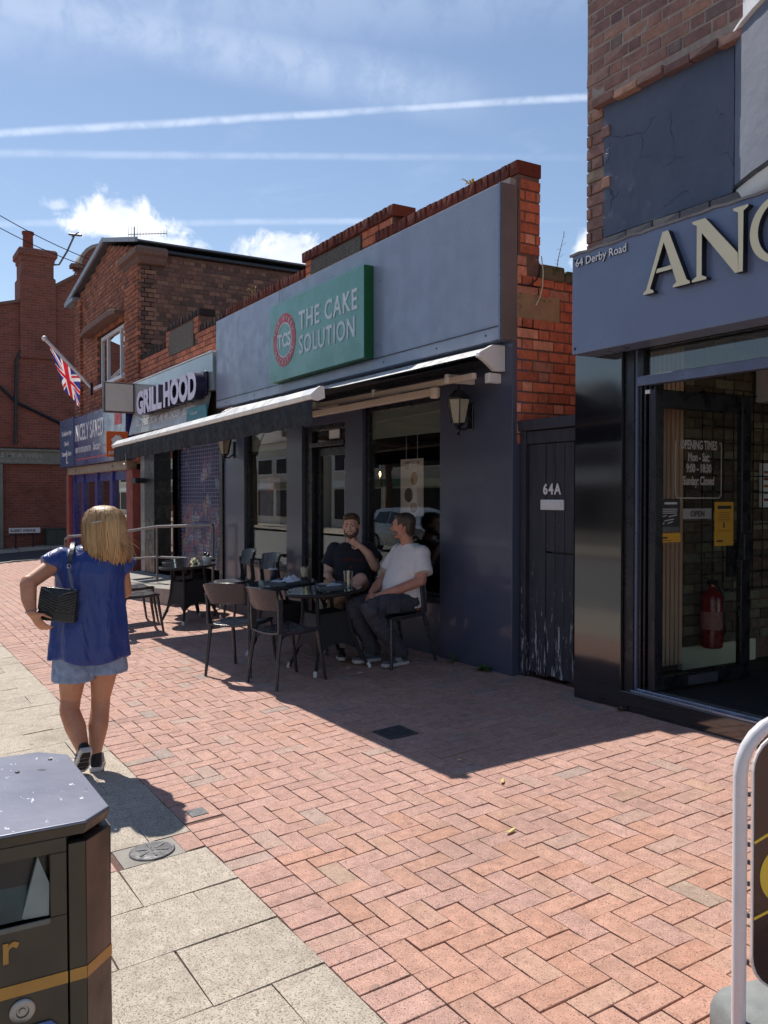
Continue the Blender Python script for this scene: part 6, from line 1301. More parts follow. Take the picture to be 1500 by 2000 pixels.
for i, (s, q, z) in enumerate((('10%',.062,.495),('FOR',.03,.462),('BLUE LIGHT',.024,.433))): text('badge_lettering', s, PO+nrm*.0075+DU*cb0+Vector((0,0,z)), DU, (0,0,1), q, MT['black'], ab, .0008, .002, .85, 'CENTER')
for s0, z0, s1, z1 in ((.042,.585,.20,.655),(.20,.655,.45,.64),(.042,.372,.20,.425),(.20,.425,.55,.46)): MB().beam(PO+nrm*.0062+DU*s0+Vector((0,0,z0)), PO+nrm*.0062+DU*s1+Vector((0,0,z1)), .001, .008).build('yellow_line', yl, ab)
for z in (.25,.38,.47,.53,.58,.63,.72): MB().lathe([(.004,-.006),(.004,.006)], n=8).xf(Matrix.Translation(PO+DU*.029+Vector((0,0,z)))).build('spring_clip', MT['iron'], ab)
rb = pm('grey_rubber_base', lin(128,132,132), .75, var=.15, vs=12., bump=.3, bs=90.)
bs_ = MB(); 
for o_, z in ((.0,-.03),(.0,.05),(.03,.085),(.08,.10)): pass
rings = [[PO+DU*(.0+o_+( WD-2*o_)*a)+nrm*((.17-o_)*b)+Vector((0,0,z+.0638*(DU.y*((WD)*a)+nrm.y*.24*b))) for a, b in ((.06,-1),(.94,-1),(1,-.8),(1,.8),(.94,1),(.06,1),(0,.8),(0,-.8))] for o_, z in ((0,-.03),(0,.055),(.02,.085),(.06,.10))]
bs_.loft(rings); bs_.build('ballast_base', rb, ab, .008, 40)
# ------------------------------------------------------------------ people: one continuous skin each, clothes and hair as children
V = Vector
def fuse(mb, voxel, it=6, fac=.5, wob=0., wscale=.1):
    """Union of overlapping solids as one smooth skin."""
    me = bpy.data.meshes.new('tmp'); me.from_pydata(mb.v, [], mb.f); bm = bmesh.new(); bm.from_mesh(me); bmesh.ops.recalc_face_normals(bm, faces=bm.faces); bm.to_mesh(me); bm.free()
    o = bpy.data.objects.new('tmp', me); C.objects.link(o)
    r = o.modifiers.new('r', 'REMESH'); r.mode = 'VOXEL'; r.voxel_size = voxel
    s = o.modifiers.new('s', 'SMOOTH'); s.iterations = it; s.factor = fac
    if wob:
        tx = bpy.data.textures.new('fold', 'CLOUDS'); tx.noise_scale = wscale; tx.noise_depth = 3
        d = o.modifiers.new('d', 'DISPLACE'); d.texture = tx; d.strength = wob; d.mid_level = .5; d.texture_coords = 'LOCAL'
    bpy.context.view_layer.update()
    out = bpy.data.meshes.new_from_object(o.evaluated_get(bpy.context.evaluated_depsgraph_get())); bpy.data.objects.remove(o); bpy.data.meshes.remove(me)
    out.shade_smooth(); return out
def skinobj(name, mb, mat, parent, voxel, it=6, fac=.5, wob=0., wscale=.1, M=None):
    me = fuse(mb, voxel, it, fac, wob, wscale); me.materials.clear(); me.materials.append(mat)
    if M: me.transform(M)
    o = bpy.data.objects.new(name, me); C.objects.link(o); o.parent = parent; WM[o.name] = WM[parent.name].copy(); return o
def limb(mb, pts, rs, n=14):
    for i in range(len(pts)-1): mb.cap(pts[i], pts[i+1], rs[i], rs[i+1], n)
def ering(c, rx, ry, n=28, p=2., rot=None):
    c = V(c); out = []
    for k in range(n):
        a = 2*math.pi*k/n; ca, sa = math.cos(a), math.sin(a)
        q = V((rx*math.copysign(abs(ca)**(2/p), ca), ry*math.copysign(abs(sa)**(2/p), sa), 0)); out.append(c + (rot @ q if rot else q))
    return out
def hand(mb, w, d, n, side, curl=(.5,.6,.5), thumb=.6, k=1.):
    """w wrist, d pointing direction, n palm normal (towards what is held), side +1 when the thumb lies along d x n."""
    w, d, n = V(w), V(d).normalized(), V(n); n = (n-d*n.dot(d)).normalized(); s = d.cross(n)*side
    for o_ in (-.024,-.008,.008,.024): mb.cap(w+s*o_*.7*k, w+d*.078*k+s*o_*k, .0125*k, .0115*k, 8)
    mb.ball(w+d*.035*k-n*.004, .03*k, .03*k, .016*k) if False else None
    for i, (o_, L) in enumerate(((.027,.066),(.009,.076),(-.009,.070),(-.026,.054))):
        p = w+d*.08*k+s*o_*k; a = 0.; dirv = d + s*o_*2
        for j, f in enumerate((.45,.32,.23)):
            a += curl[j]*(1+.08*i); q = p + (dirv.normalized()*math.cos(a)+n*math.sin(a))*L*f*1.15*k; mb.cap(p, q, (.0092-.0009*j)*k, (.0086-.0011*j)*k, 8); p = q
    p = w+d*.022*k+s*.026*k; t1 = (d*.62+s*.75+n*.25).normalized(); q = p+t1*.04*k; mb.cap(p, q, .0125*k, .0105*k, 8); t2 = (d*.85+s*.2+n*thumb).normalized(); r = q+t2*.03*k; mb.cap(q, r, .0105*k, .009*k, 8); mb.cap(r, r+(t2+n*.3).normalized()*.022*k, .009*k, .0075*k, 8)
def headM(c, yaw, pitch=0., roll=0.): return Matrix.Translation(c) @ Matrix.Rotation(yaw,4,'Z') @ Matrix.Rotation(pitch,4,'X') @ Matrix.Rotation(roll,4,'Y')
def head(mb, M, k=1.):
    t = lambda x, y, z: M @ V((x*k, y*k, z*k)); R3 = M.to_3x3()
    mb.ball(t(0,-.012,.025), .076*k, .095*k, .088*k, R3, 20, 14); mb.ball(t(0,.022,-.03), .060*k, .066*k, .076*k, R3, 18, 12)
    mb.ball(t(0,.052,-.082), .030*k, .030*k, .022*k, R3); mb.ball(t(.034,.03,-.066), .026*k, .036*k, .024*k, R3); mb.ball(t(-.034,.03,-.066), .026*k, .036*k, .024*k, R3)
    mb.cap(t(0,.078,.018), t(0,.104,-.022), .008*k, .0125*k, 10); mb.ball(t(.011,.096,-.024), .008*k); mb.ball(t(-.011,.096,-.024), .008*k)
    mb.cap(t(-.038,.070,.034), t(.038,.070,.034), .012*k, .012*k, 10)
    mb.ball(t(.038,.060,-.012), .021*k, .02*k, .018*k, R3); mb.ball(t(-.038,.060,-.012), .021*k, .02*k, .018*k, R3)
    mb.cap(t(-.020,.079,-.050), t(.020,.079,-.050), .0075*k, .0075*k, 8); mb.cap(t(-.018,.078,-.060), t(.018,.078,-.060), .0085*k, .0085*k, 8)
    for s in (-1,1):
        mb.ball(t(s*.077,-.012,-.002), .010*k, .019*k, .030*k, R3); mb.ball(t(s*.082,-.018,.008), .008*k, .016*k, .018*k, R3)
EYE, IRIS, LIP = pm('eye_white', lin(150,136,130), .35), pm('eye_iris', lin(52,44,40), .2), pm('lip', lin(170,104,96), .5)
def face(parent, M, brow, k=1.):
    t = lambda x, y, z: M @ V((x*k, y*k, z*k)); R3 = M.to_3x3()
    for s in (-1,1):
        e = MB().ball(t(s*.031,.066,.012), .0115*k, .0115*k, .006*k, R3, 12, 8).build('eye', EYE, parent, smooth=60); MB().ball(t(s*.031,.0765,.012), .0062*k, .004*k, .0062*k, R3, 10, 6).build('iris', IRIS, e, smooth=60)
        MB().cap(t(s*.014,.082,.032), t(s*.047,.068,.034), .0055*k, .004*k, 8).build('eyebrow', brow, parent, smooth=60)
    MB().cap(t(-.018,.0845,-.055), t(.018,.0845,-.055), .0035*k, .0035*k, 8).build('mouth', LIP, parent, smooth=60)
def hairmat(name, c1, c2, c3, sc=60., st=(1,1,.12), rough=.42):
    m, nt, b = newmat(name); n1 = nz(nt, sc, 5, .6, st); n2 = nz(nt, sc*.22, 4, .6, st); c = mixc(nt, mrange(nt, n1, .35, .68), c1, c2); c = mixc(nt, mrange(nt, n2, .45, .7), c, c3)
    nt.links.new(c, b.inputs['Base Color']); b.inputs['Roughness'].default_value = rough; b.inputs['Anisotropic'].default_value = .5; bumpn(nt, b, n1, .7, .006); return m
def cloth(name, col, rough=.8, var=.08, fold=.35, fs=7., fst=(1,1,.6), weave=400., sheen=.1):
    m, nt, b = newmat(name); n = nz(nt, fs, 4, .5, fst, None, .8); c = ramp(nt, nz(nt, fs*3, 4), [(.3, tuple(x*(1-var) for x in col)), (.7, tuple(min(1, x*(1+var)) for x in col))]); nt.links.new(c, b.inputs['Base Color']); b.inputs['Roughness'].default_value = rough; b.inputs['Sheen Weight'].default_value = sheen
    bp = nt.nodes.new('ShaderNodeBump'); bp.inputs['Strength'].default_value = fold; bp.inputs['Distance'].default_value = .04; nt.links.new(n, bp.inputs['Height']); b2 = nt.nodes.new('ShaderNodeBump'); b2.inputs['Strength'].default_value = .15; b2.inputs['Distance'].default_value = .002; nt.links.new(nz(nt, weave, 2), b2.inputs['Height']); nt.links.new(bp.outputs[0], b2.inputs['Normal']); nt.links.new(b2.outputs[0], b.inputs['Normal']); return m
def shoe(parent, heel, toe, up, upper, sole, k=1., nm='shoe', stripes=None):
    """Trainer from heel to toe; up is the ankle side."""
    heel, toe, up = V(heel), V(toe), V(up).normalized(); f = (toe-heel); L = f.length; f.normalize(); up = (up-f*up.dot(f)).normalized(); s = f.cross(up); M = Matrix(((s.x,f.x,up.x,heel.x),(s.y,f.y,up.y,heel.y),(s.z,f.z,up.z,heel.z),(0,0,0,1)))
    ww = [(-.01,.028),(.03,.036),(.10,.035),(.17,.044),(.225,.040),(.262,.022)]; q = L/.262
    def ol(z, ex): return [M @ V((sg*(w+ex)*k, y*q+(-.004 if y < 0 else .004 if y > .25 else 0)*(ex > 0), z)) for sg, it_ in ((1, ww), (-1, ww[::-1])) for y, w in it_]
    so_ = MB().loft([ol(0,.0),ol(.006,.004),ol(.026,.003),ol(.03,-.002)]).build('sole', sole, parent, .003, 40)
    mb = MB(); mb.loft([ol(.024,-.001),ol(.05,-.004),ol(.055,-.012)]); mb.cap(M @ V((0,.02,.045)), M @ V((0,.045,.095)), .034*k, .036*k, 12); mb.cap(M @ V((0,.05,.065)), M @ V((0,.17*q,.04)), .036*k, .03*k, 12); mb.cap(M @ V((0,.17*q,.042)), M @ V((0,.225*q,.036)), .032*k, .024*k, 12)
    u_ = skinobj(nm, mb, upper, parent, .006, 4, M=WM[parent.name].inverted() @ WM[parent.name])
    so_.parent = u_
    if stripes:
        for sg in (-1,1):
            for i in range(3): MB().beam(M @ V((sg*.0405*k,.075+.022*i,.032)), M @ V((sg*.033*k,.10+.022*i,.072)), .006, .010, M.to_3x3() @ V((sg,0,0))).build('stripe', stripes, u_)
    return u_, M

# ---------------- blonde woman walking away
wm = thing('person', 'blonde woman in royal blue sleeveless top and denim shorts walking away with black bag', 'person')
WMW = place(wm, -5.40, 1.19, R(77.6), tilt=False); WM[wm.name] = Matrix()       # model in local space
b = MB()
b.loft([ering((0,0,z), rx, ry) for z, rx, ry in ((.74,.15,.12),(.84,.175,.13),(.95,.16,.115),(1.05,.155,.11),(1.18,.165,.12),(1.28,.15,.09),(1.33,.08,.06))])
b.cap((.03,-.015,1.30), (.075,.0,1.42), .055, .052)
hm_w = headM((.09,.03,1.475), R(-14), R(-6)); head(b, hm_w, .98)
limb(b, [(-.17,-.02,1.268),(-.338,-.165,1.15)], [.052,.045]); limb(b, [(-.338,-.165,1.15),(-.334,-.19,1.06),(-.316,-.232,.985)], [.048,.043,.027])
hand(b, (-.316,-.232,.985), (.42,-.10,-.62), (.55,.75,.25), 1, (.3,.5,.45), .4, .95)
limb(b, [(.16,.0,1.275),(.20,.07,1.06)], [.055,.045]); limb(b, [(.20,.07,1.06),(.12,.27,1.02)], [.044,.028]); hand(b, (.12,.27,1.02), (-.3,.8,.25), (-.5,.2,.8), -1, (.5,.6,.5), .5, .95)
limb(b, [(-.09,.0,.80),(-.105,.01,.60),(-.118,.03,.42),(-.125,.0,.36),(-.09,-.045,.27),(-.045,-.135,.145)], [.10,.088,.060,.059,.062,.036])
limb(b, [(.085,.0,.80),(.075,.02,.60),(.055,.045,.42),(.052,.035,.35),(.04,.0,.26),(.022,-.03,.10)], [.10,.085,.058,.056,.060,.036])
skinobj('body', b, MT['skin_tan'], wm, .006, 8)
blue = cloth('royal_blue_satin', lin(34,60,134), .38, .06, 1., 5., (1.3,1.3,.5), 500., .2)
tp = MB(); rnd = random.Random(4)
hem = lambda a: .018*math.sin(a*2+1.2)+.012*math.sin(a*5)
rings = []
for z, rx, ry, cx, cy in ((.675,.232,.170,-.01,-.01),(.76,.226,.168,-.01,-.01),(.88,.216,.160,-.006,-.008),(1.0,.205,.148,-.003,-.006),(1.10,.20,.142,0,-.004),(1.19,.205,.145,0,0),(1.26,.208,.128,0,0),(1.30,.190,.104,.002,0),(1.328,.150,.082,.008,.0),(1.352,.085,.066,.03,.0)):
    rg = ering((cx,cy,z), rx, ry, 48, 2.3); 
    for k, p in enumerate(rg):
        a = 2*math.pi*k/48; w_ = max(0, (1.15-z)/.5); p.x += math.cos(a)*(.016*math.sin(a*7+z*4)*w_); p.y += math.sin(a)*(.022*math.sin(a*7+z*4)+.009*math.sin(a*13+z*6))*w_
        if z < .7: p.z += hem(a)
    rings.append(rg)
tp.loft(rings); tp.cap((-.14,-.005,1.285), (-.248,-.055,1.232), .070, .068, 18, flat=True); tp.cap((.13,.0,1.280), (.222,.02,1.200), .072, .074, 18, flat=True); tp.ball((-.14,0,1.272), .070); tp.ball((.13,0,1.268), .072)
skinobj('blue_top', tp, blue, wm, .0075, 8, .5, .010, .14)
den = cloth('light_denim', lin(138,154,184), .9, .24, .3, 8., (1,1,1), 300., 0)
sh_ = MB(); 
for sx, zb_ in ((-1,.545),(1,.585)):
    sh_.loft([ering((sx*.094-.006,-.005,z), rx, ry, 24) for z, rx, ry in ((zb_,.128,.135),(zb_+.1,.120,.132),(.80,.112,.128),(.9,.09,.11))])
sh_.loft([ering((-.004,-.005,z), rx, ry, 28) for z, rx, ry in ((.70,.19,.135),(.82,.20,.142),(.95,.175,.13))])
skinobj('denim_shorts', sh_, den, wm, .0075, 4, .5, .010, .08)
MB().tube([(-.002+.012*math.sin(i),-.142,.585+.03*i) for i in range(4)], .004, 6).build('shorts_seam', den, wm)
hb_ = MB(); rings = []; NH = 72; hj = [random.Random(11+i).uniform(-1,1) for i in range(NH)]; rnd = random.Random(77); low = [rnd.uniform(-.022,.014) for _ in range(NH)]
for z, r_, ry_, cx, cy in ((1.592,.012,.015,.092,.0),(1.585,.058,.066,.092,-.002),(1.565,.092,.103,.092,-.004),(1.53,.113,.125,.092,-.006),(1.48,.122,.132,.092,-.010),(1.42,.124,.126,.094,-.016),(1.37,.128,.118,.098,-.024),(1.33,.130,.108,.102,-.030),(1.295,.122,.094,.104,-.036),(1.26,.102,.074,.100,-.042)):
    ring = []
    for k in range(NH):
        a = 2*math.pi*k/NH; f = max(0, min(1, (1.59-z)/.2)); rr = 1+(.030*hj[k]+.02*math.sin(k*1.9))*f; zz = z
        if z < 1.31: zz += low[k]*(1.6 if z < 1.27 else 1); 
        if z < 1.35 and math.cos(a) > .55: rr *= 1.10
        ring.append(V((cx+r_*rr*math.cos(a), cy+ry_*rr*math.sin(a), zz)))
    rings.append(ring)
hb_.loft(rings)
hr_ = hb_.build('hair', hairmat('blonde_hair', lin(172,134,88), lin(112,80,50), lin(196,160,114), 70., (1,1,.06)), wm, smooth=80)
hr_.location = (-.012,0,0)
stm = MB()
def surf(a, z):                  # hair surface point by angle and height
    prof = ((1.59,.012,.015,.092,.0),(1.565,.092,.103,.092,-.004),(1.53,.113,.125,.092,-.006),(1.48,.122,.132,.092,-.010),(1.42,.124,.126,.094,-.016),(1.37,.128,.118,.098,-.024),(1.33,.130,.108,.102,-.030),(1.295,.122,.094,.104,-.036),(1.24,.100,.072,.100,-.042))
    for p, q in zip(prof, prof[1:]):
        if z >= q[0]:
            t = (p[0]-z)/(p[0]-q[0]); r = [u_+(v_-u_)*t for u_, v_ in zip(p, q)]; return V((r[3]+r[1]*math.cos(a), r[4]+r[2]*math.sin(a), z))
    return surf(a, 1.241)
for i in range(420):             # separate locks laid over the cap, some lifting away at the ends
    a = rnd.uniform(0, 6.28); z = rnd.choice((1.588, 1.57, rnd.uniform(1.40,1.56))); zend = rnd.uniform(1.225,1.30) if rnd.random() < .8 else rnd.uniform(1.32,1.40); n_ = 9; pts = []; lift_ = rnd.uniform(1.0,1.045); fly = rnd.uniform(0,.05)**1.3 if rnd.random() < .4 else 0; aa = a
    for j in range(n_):
        t = j/(n_-1); zz = z+(zend-z)*t; aa += rnd.uniform(-.03,.03); p = surf(aa, zz); c_ = V((.094,-.015,zz)); p = c_+(p-c_)*lift_; k_ = max(0, t-.6)/.4; p += (p-c_).normalized()*fly*k_*k_*2 + (V((.03,0,0))*k_*k_ if math.cos(aa) > .5 else V()); pts.append(p)
    w0 = rnd.uniform(.0022,.0048); stm.tube(pts, [w0*.5]+[w0]*(n_-3)+[w0*.6,w0*.15], 5)
so2 = stm.build('hair_strands', hairmat('blonde_locks', lin(184,146,100), lin(122,88,56), lin(206,172,126), 40., (1,1,.05), .36), hr_, smooth=70); so2['kind'] = 'stuff'
MB().beam((.02,-.142,1.488),(.075,-.150,1.502),.006,.007).build('hair_clip', MT['steel'], hr_)
blk_s, wht_s, sol_s = pm('black_trainer', lin(30,28,32), .6), pm('trainer_white', lin(206,202,200), .5), pm('trainer_dark_sole', lin(52,40,42), .6, var=.3, vs=60.)
us_, Ms = shoe(wm, (-.028,-.195,.155), (-.062,-.085,-.055+.06), (-.15,.55,.4), blk_s, wht_s, 1., 'trainer', wht_s)
for y0, y1, w0, w1 in ((.005,.075,.022,.030),(.085,.125,.028,.026),(.135,.19,.030,.036),(.20,.235,.034,.022)): MB().loft([[Ms @ V((x,y,z)) for x, y in ((-w0,y0*.68),(w0,y0*.68),(w1,y1*.68),(-w1,y1*.68))] for z in (-.004,.002)]).build('tread', sol_s, us_, .002)
shoe(wm, (.024,-.075,.0), (.038,.165,.0), (0,0,1), blk_s, wht_s, 1., 'trainer', wht_s)
for z in (.0,): MB().tube([V((-.320+.030*math.cos(a),-.230+.028*math.sin(a),.998+.008*math.cos(a*1))) for a in [2*math.pi*i/16 for i in range(17)]], .0035, 6).build('bracelet', MT['steel'], wm)
for c in [wm]: WM[c.name] = WMW
# handbag on her shoulder: its own thing
hbg = thing('handbag', 'black quilted chain strap handbag under the blonde woman\'s left arm', 'bag'); WM[hbg.name] = Matrix()
lea = pm('black_quilted_leather', lin(26,26,30), .32, var=.2, vs=20., bump=.15, bs=200., coat=.2); chm = pm('gunmetal_chain', lin(150,150,156), .3, metal=.9)
Mb = Matrix.Translation((-.170,-.205,1.025)) @ Matrix.Rotation(R(-16),4,'Z') @ Matrix.Rotation(R(6),4,'Y') @ Matrix.Scale(.9,4)
bd = MB(); bd.loft([[V((x*w,y*d,z)) for x, y in ((-1,-.7),(-.94,-1),(.94,-1),(1,-.7),(1,.7),(.94,1),(-.94,1),(-1,.7))] for z, w, d in ((-.105,.112,.040),(-.098,.118,.046),(.02,.116,.044),(.095,.106,.030),(.105,.10,.022))]); bd.xf(Mb).build('bag_body', lea, hbg, .006, 40)
fl_ = MB().loft([[V((x,y,z)) for x, y in ((-.117,yy),(.117,yy),(.117,yy+.008),(-.117,yy+.008))] for z, yy in ((.108,-.030),(.06,-.048),(-.0,-.055),(-.035,-.0555))]); flo = fl_.xf(Mb).build('flap', lea, hbg, .004, 40)
for i in range(11):
    z0 = .092-.0165*i
    for sx in (-1,1):
        p, q = V((sx*.112,-.052-.0,z0+.012)), V((0,-.058,z0-.034)); 
        if q.z < -.034: t_ = (p.z+.034)/(p.z-q.z); q = p.lerp(q, max(.1,min(1,t_)))
        if p.z < -.03: continue
        MB().tube([Mb @ V((p.x,-.048-(.0075 if p.z < .04 else -.006 if p.z > .085 else .003),min(p.z,.1))), Mb @ V(((p.x+q.x)/2,-.0555 if (p.z+q.z)/2 < .05 else -.049,(p.z+q.z)/2)), Mb @ V((q.x,-.0575 if q.z < .05 else -.05,q.z))], .0055, 6).build('quilted_rib', lea, flo)
MB().box(-.117,.117,-.050,-.046,-.085,-.045).xf(Mb).build('front_panel', lea, hbg, .003)
st0, st1, st2 = V((-.098,.03,1.362)), V((-.105,-.115,1.315)), V((-.118,-.160,1.255))
MB().loft([[p-V((.012,0,0)), p+V((.012,0,0)), p+V((.012,-.004,.004)), p+V((-.012,-.004,.004))] for p in (V((-.088,.10,1.30)), V((-.092,.06,1.352)), st0+V((0,0,.006)), V((-.10,-.05,1.362)), st1+V((0,-.008,.008)), st2+V((0,-.012,0)))]).build('strap', lea, hbg, .002, 40)
def ring_(c, r, n1, n2, th, nm='ring'):
    c, n1, n2 = V(c), V(n1).normalized(), V(n2).normalized(); return MB().tube([c+n1*r*math.cos(2*math.pi*i/12)+n2*r*.75*math.sin(2*math.pi*i/12) for i in range(13)], th, 5).build(nm, chm, hbg)
ring_(st2+V((0,-.012,-.014)), .014, (0,0,1), (1,0,0), .0028)
e0, e1 = st2+V((0,-.014,-.03)), Mb @ V((.075,-.01,.108)); nL = 14
for i in range(nL): c_ = e0.lerp(e1, i/(nL-1)); ring_(c_, .010, (e1-e0), (1,0,0) if i % 2 else (0,1,0), .0024, 'chain_link')
hbg.location, hbg.rotation_euler = wm.location, wm.rotation_euler; WM[hbg.name] = WMW

# ---------------- man in the black t-shirt, facing the street
def seated(name, label, x, y, yaw):
    t = thing(name, label, 'person', group=None); M = place(t, x, y, R(yaw), tilt=False); WM[t.name] = Matrix(); return t, M
tee_b, tee_w = cloth('black_tshirt', lin(30,32,44), .85, .1, .45, 6., (1,1,.7)), cloth('white_tshirt', lin(232,226,226), .85, .03, .5, 6., (1,1,.7))
m1, MM1 = seated('person', 'bearded man in black t-shirt sitting behind the front table, hand to his chin', -7.33, 4.05, 237)
b = MB(); b.loft([ering((0,cy,z), rx, ry) for z, rx, ry, cy in ((.46,.15,.12,-.06),(.56,.16,.12,-.07),(.72,.14,.10,-.09),(.88,.155,.11,-.10),(.98,.15,.085,-.10),(1.03,.07,.06,-.09))])
b.cap((0,-.085,1.0), (0,-.05,1.12), .058, .054); hM = headM((0,-.025,1.185), R(-8), R(-4), R(3)); head(b, hM)
limb(b, [(.185,-.10,.965),(.225,-.06,.72)], [.056,.044]); limb(b, [(.225,-.06,.72),(.19,.14,.70)], [.043,.029]); hand(b, (.19,.14,.70), (-.25,.9,-.1), (0,0,-1), -1, (.2,.3,.2), .2)
limb(b, [(-.185,-.10,.965),(-.235,.03,.80)], [.056,.047]); limb(b, [(-.235,.03,.80),(-.17,.085,.93),(-.10,.105,1.0)], [.047,.042,.028]); hand(b, (-.10,.105,1.0), (.80,-.10,.42), (.35,-.75,.5), 1, (.55,.75,.6), .5)
limb(b, [(.09,-.04,.53),(.10,.20,.53),(.10,.40,.50)], [.088,.078,.060]); limb(b, [(.10,.40,.50),(.09,.40,.36),(.07,.38,.12)], [.058,.056,.036])
limb(b, [(-.09,-.04,.55),(-.11,.18,.64),(-.115,.36,.715)], [.088,.076,.062]); limb(b, [(-.115,.36,.715),(.02,.45,.60),(.20,.50,.46)], [.060,.056,.036])
skinobj('body', b, MT['skin'], m1, .006, 6)
s_ = MB(); s_.loft([ering((0,cy,z), rx, ry, 32, 2.4) for z, rx, ry, cy in ((.50,.182,.150,-.06),(.60,.184,.150,-.065),(.74,.172,.138,-.075),(.88,.188,.142,-.09),(.96,.192,.118,-.095),(1.005,.14,.085,-.095),(1.035,.078,.066,-.09))])
s_.cap((.155,-.10,.965), (.232,-.075,.805), .075, .078, 18, flat=True); s_.cap((-.155,-.10,.965), (-.240,-.015,.855), .075, .080, 18, flat=True); s_.ball((.165,-.10,.950), .085); s_.ball((-.165,-.10,.950), .085)
skinobj('black_tshirt', s_, tee_b, m1, .008, 4, .5, .012, .09)
for i, ch in enumerate('TIMBERLINE'):
    a = (i-4.5)/4.5; text('shirt_lettering', ch, V((-.10*a, .062-.02*a*a, .865+.0-.012*a*a)), (-1,-.25*a*-1,0), (0,-.05,1), .034, pm('faded_red_print', lin(96,44,44), .8) if i == 0 else bpy.data.materials['faded_red_print'], m1, .004, .001, 1., 'CENTER')
MB().prism([(-.02,.0),(0,-.015),(.02,0),(.0,.018)], (0,.066,.80), (-1,0,0), (0,-.05,1), (0,-.01,0)).build('shirt_motif', bpy.data.materials['faded_red_print'], m1)
sho = cloth('dark_shorts', lin(48,48,54), .9); q = MB(); q.ball((0,-.05,.54), .185, .15, .11); limb(q, [(.09,-.03,.54),(.10,.22,.535)], [.105,.098], 16); limb(q, [(-.09,-.03,.555),(-.112,.18,.645)], [.104,.094], 16)
skinobj('shorts', q, sho, m1, .009, 4, .5, .01, .08)
hmB = hairmat('brown_hair', lin(84,64,50), lin(118,94,74), lin(64,50,42), 90., (1,1,.5)); 
def shell(parent, M, bits, mat, nm, voxel=.006, it=3, wob=.007):
    mb = MB(); R3 = M.to_3x3()
    for c, r in bits: mb.ball(M @ V(c), *r, R3, 16, 12)
    return skinobj(nm, mb, mat, parent, voxel, it, .5, wob, .02)
shell(m1, hM, [((0,-.030,.058),(.084,.092,.074)),((0,.018,.098),(.066,.062,.034)),((.02,.045,.100),(.045,.04,.026)),((0,-.070,.02),(.074,.05,.075)),((.068,-.012,.035),(.016,.04,.04)),((-.068,-.012,.035),(.016,.04,.04))], hmB, 'hair')
shell(m1, hM, [((0,.060,-.084),(.036,.032,.026)),((.036,.044,-.070),(.028,.036,.026)),((-.036,.044,-.070),(.028,.036,.026)),((.058,.014,-.045),(.015,.03,.035)),((-.058,.014,-.045),(.015,.03,.035)),((.017,.0825,-.040),(.017,.008,.0055)),((-.017,.0825,-.040),(.017,.008,.0055))], hairmat('brown_beard', lin(72,52,42), lin(104,80,62), lin(58,44,38), 120., (1,1,.6)), 'beard', .0045, 3, .004)
face(m1, hM, hmB)
sk = pm('white_sock', lin(176,172,170), .9, bump=.3, bs=150.); MB().cap((.072,.382,.20),(.068,.38,.085),.046,.043,14,flat=True).build('sock', sk, m1, smooth=50)
shoe(m1, (.072,.335,.0), (.045,.575,.0), (0,0,1), pm('dark_trainer', lin(40,38,40), .6), wht_s, 1., 'trainer'); shoe(m1, (.235,.475,.40), (.275,.62,.56), (-.5,-.1,.5), bpy.data.materials['dark_trainer'], wht_s, 1., 'trainer')
MB().tube([V((.262,-.05,.79)),V((.275,-.058,.765)),V((.262,-.03,.73))], .003, 5).build('arm_tattoo', MT['black'], m1)
m1['label'] = 'bearded man in black t-shirt sitting behind the front table, hand to his chin'; WM[m1.name] = MM1

# ---------------- man in the white t-shirt, side on, hands in his lap
m2, MM2 = seated('person', 'short haired man in white t-shirt and grey jeans sitting side on at the front table', -6.53, 4.10, 184)
b = MB(); b.loft([ering((0,cy,z), rx, ry) for z, rx, ry, cy in ((.46,.15,.12,-.08),(.56,.16,.13,-.09),(.72,.15,.12,-.09),(.88,.155,.11,-.115),(.99,.15,.085,-.12),(1.04,.07,.06,-.105))])
b.cap((0,-.10,1.01), (0,-.055,1.13), .060, .056); hM2 = headM((0,-.03,1.20), R(-58), R(2)); head(b, hM2, 1.02)
limb(b, [(-.185,-.12,.975),(-.235,-.06,.735)], [.058,.047]); limb(b, [(-.235,-.06,.735),(-.15,.13,.66),(-.055,.25,.615)], [.047,.042,.029]); hand(b, (-.055,.25,.615), (.45,.75,-.25), (.5,-.3,-.75), 1, (.5,.6,.5), .4)
limb(b, [(.185,-.12,.975),(.235,-.02,.745)], [.058,.047]); limb(b, [(.235,-.02,.745),(.15,.14,.67),(.06,.26,.63)], [.046,.042,.029]); hand(b, (.06,.26,.63), (-.5,.6,-.2), (-.5,-.2,-.75), -1, (.5,.6,.5), .4)
limb(b, [(-.10,-.06,.53),(-.13,.40,.50)], [.075,.05]); limb(b, [(-.13,.40,.50),(-.12,.08,.12)], [.048,.034]); limb(b, [(.10,-.06,.53),(.15,.38,.50)], [.075,.05]); limb(b, [(.15,.38,.50),(.15,.19,.12)], [.048,.034])
skinobj('body', b, skinmat('skin_ruddy', lin(200,146,124), lin(186,100,84)), m2, .006, 6)
s_ = MB(); s_.loft([ering((0,cy,z), rx, ry, 32, 2.3) for z, rx, ry, cy in ((.49,.186,.185,-.055),(.60,.190,.195,-.040),(.70,.184,.185,-.048),(.80,.182,.165,-.070),(.90,.190,.145,-.10),(.975,.188,.118,-.118),(1.02,.14,.085,-.115),(1.05,.078,.068,-.105))])
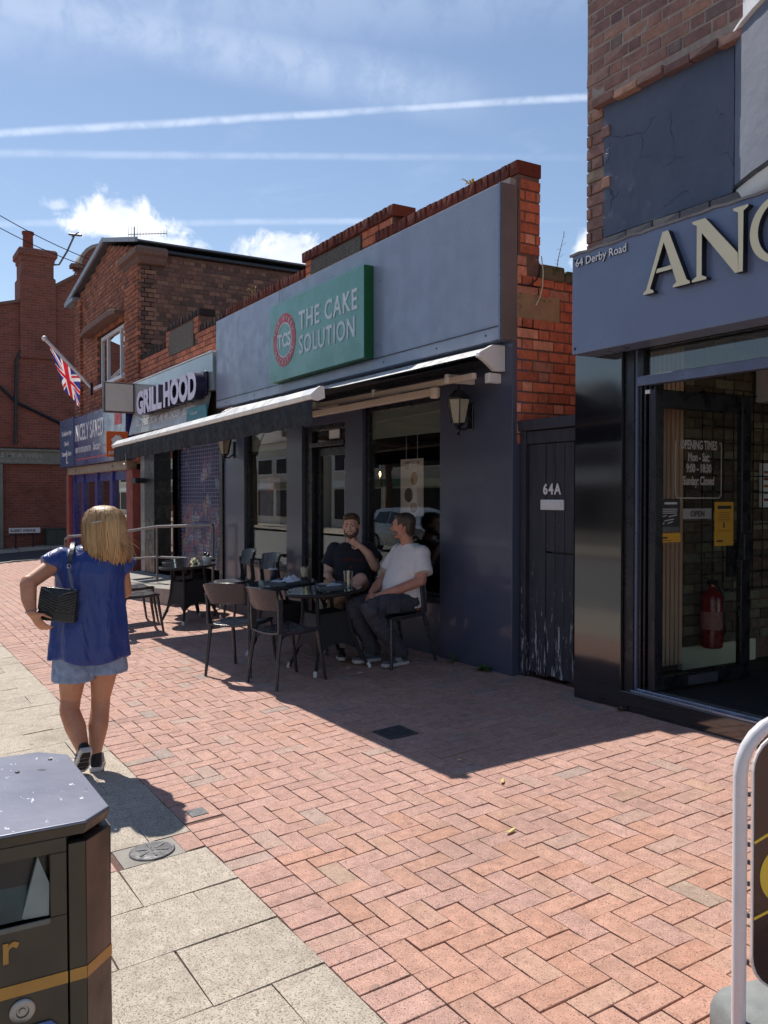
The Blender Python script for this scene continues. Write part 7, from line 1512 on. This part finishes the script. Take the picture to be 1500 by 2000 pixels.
s_.cap((-.155,-.115,.975), (-.243,-.08,.795), .078, .084, 18, flat=True); s_.cap((.155,-.115,.975), (.243,-.05,.80), .078, .084, 18, flat=True); s_.ball((-.165,-.115,.957), .085); s_.ball((.165,-.115,.957), .085)
skinobj('white_tshirt', s_, tee_w, m2, .008, 4, .5, .016, .09)
jn = cloth('grey_cargo_jeans', lin(72,72,82), .9, .2, .6, 9., (1,1,1), 250., 0); q = MB(); q.ball((0,-.06,.54), .19, .17, .115)
limb(q, [(-.095,-.05,.545),(-.12,.18,.545),(-.13,.40,.515)], [.105,.095,.082], 16); limb(q, [(-.13,.40,.50),(-.125,.27,.33),(-.115,.07,.11)], [.080,.078,.070], 16); limb(q, [(.095,-.05,.545),(.15,.38,.515)], [.105,.082], 16); limb(q, [(.15,.39,.50),(.15,.32,.34),(.15,.18,.11)], [.080,.076,.068], 16)
for yk in (.30,.20,.42): q.cap((-.2,yk,.50-.0),(-.05,yk,.52),.045,.045,10) if yk == .42 else None
skinobj('jeans', q, jn, m2, .009, 3, .5, .022, .06)
MB().box(-.236,-.212,.16,.30,.47,.60).build('cargo_pocket', jn, m2, .01)
hm2_ = hairmat('dark_short_hair', lin(58,46,40), lin(88,70,60), lin(46,38,36), 160., (1,1,.7))
shell(m2, hM2, [((0,-.030,.055),(.084,.094,.074)),((0,.022,.088),(.064,.056,.030)),((0,-.075,.0),(.074,.042,.078)),((.066,-.014,.03),(.017,.04,.045)),((-.066,-.014,.03),(.017,.04,.045)),((0,-.085,-.035),(.055,.03,.05))], hm2_, 'hair', .006, 4, .004)
shell(m2, hM2, [((.045,.045,-.060),(.026,.034,.026)),((-.045,.045,-.060),(.026,.034,.026)),((0,.066,-.078),(.030,.026,.020))], hairmat('grey_stubble', lin(150,112,98), lin(122,98,88), lin(134,110,100), 200.), 'stubble', .0045, 4, .0)
face(m2, hM2, hm2_, 1.02)
gsh = pm('grey_trainer', lin(88,88,96), .7, var=.15, vs=30.)
shoe(m2, (-.112,.015,.0), (-.135,.27,.0), (0,0,1), gsh, wht_s, 1., 'trainer', wht_s); shoe(m2, (.15,.125,.0), (.165,.38,.0), (0,0,1), gsh, wht_s, 1., 'trainer')
WM[m2.name] = MM2
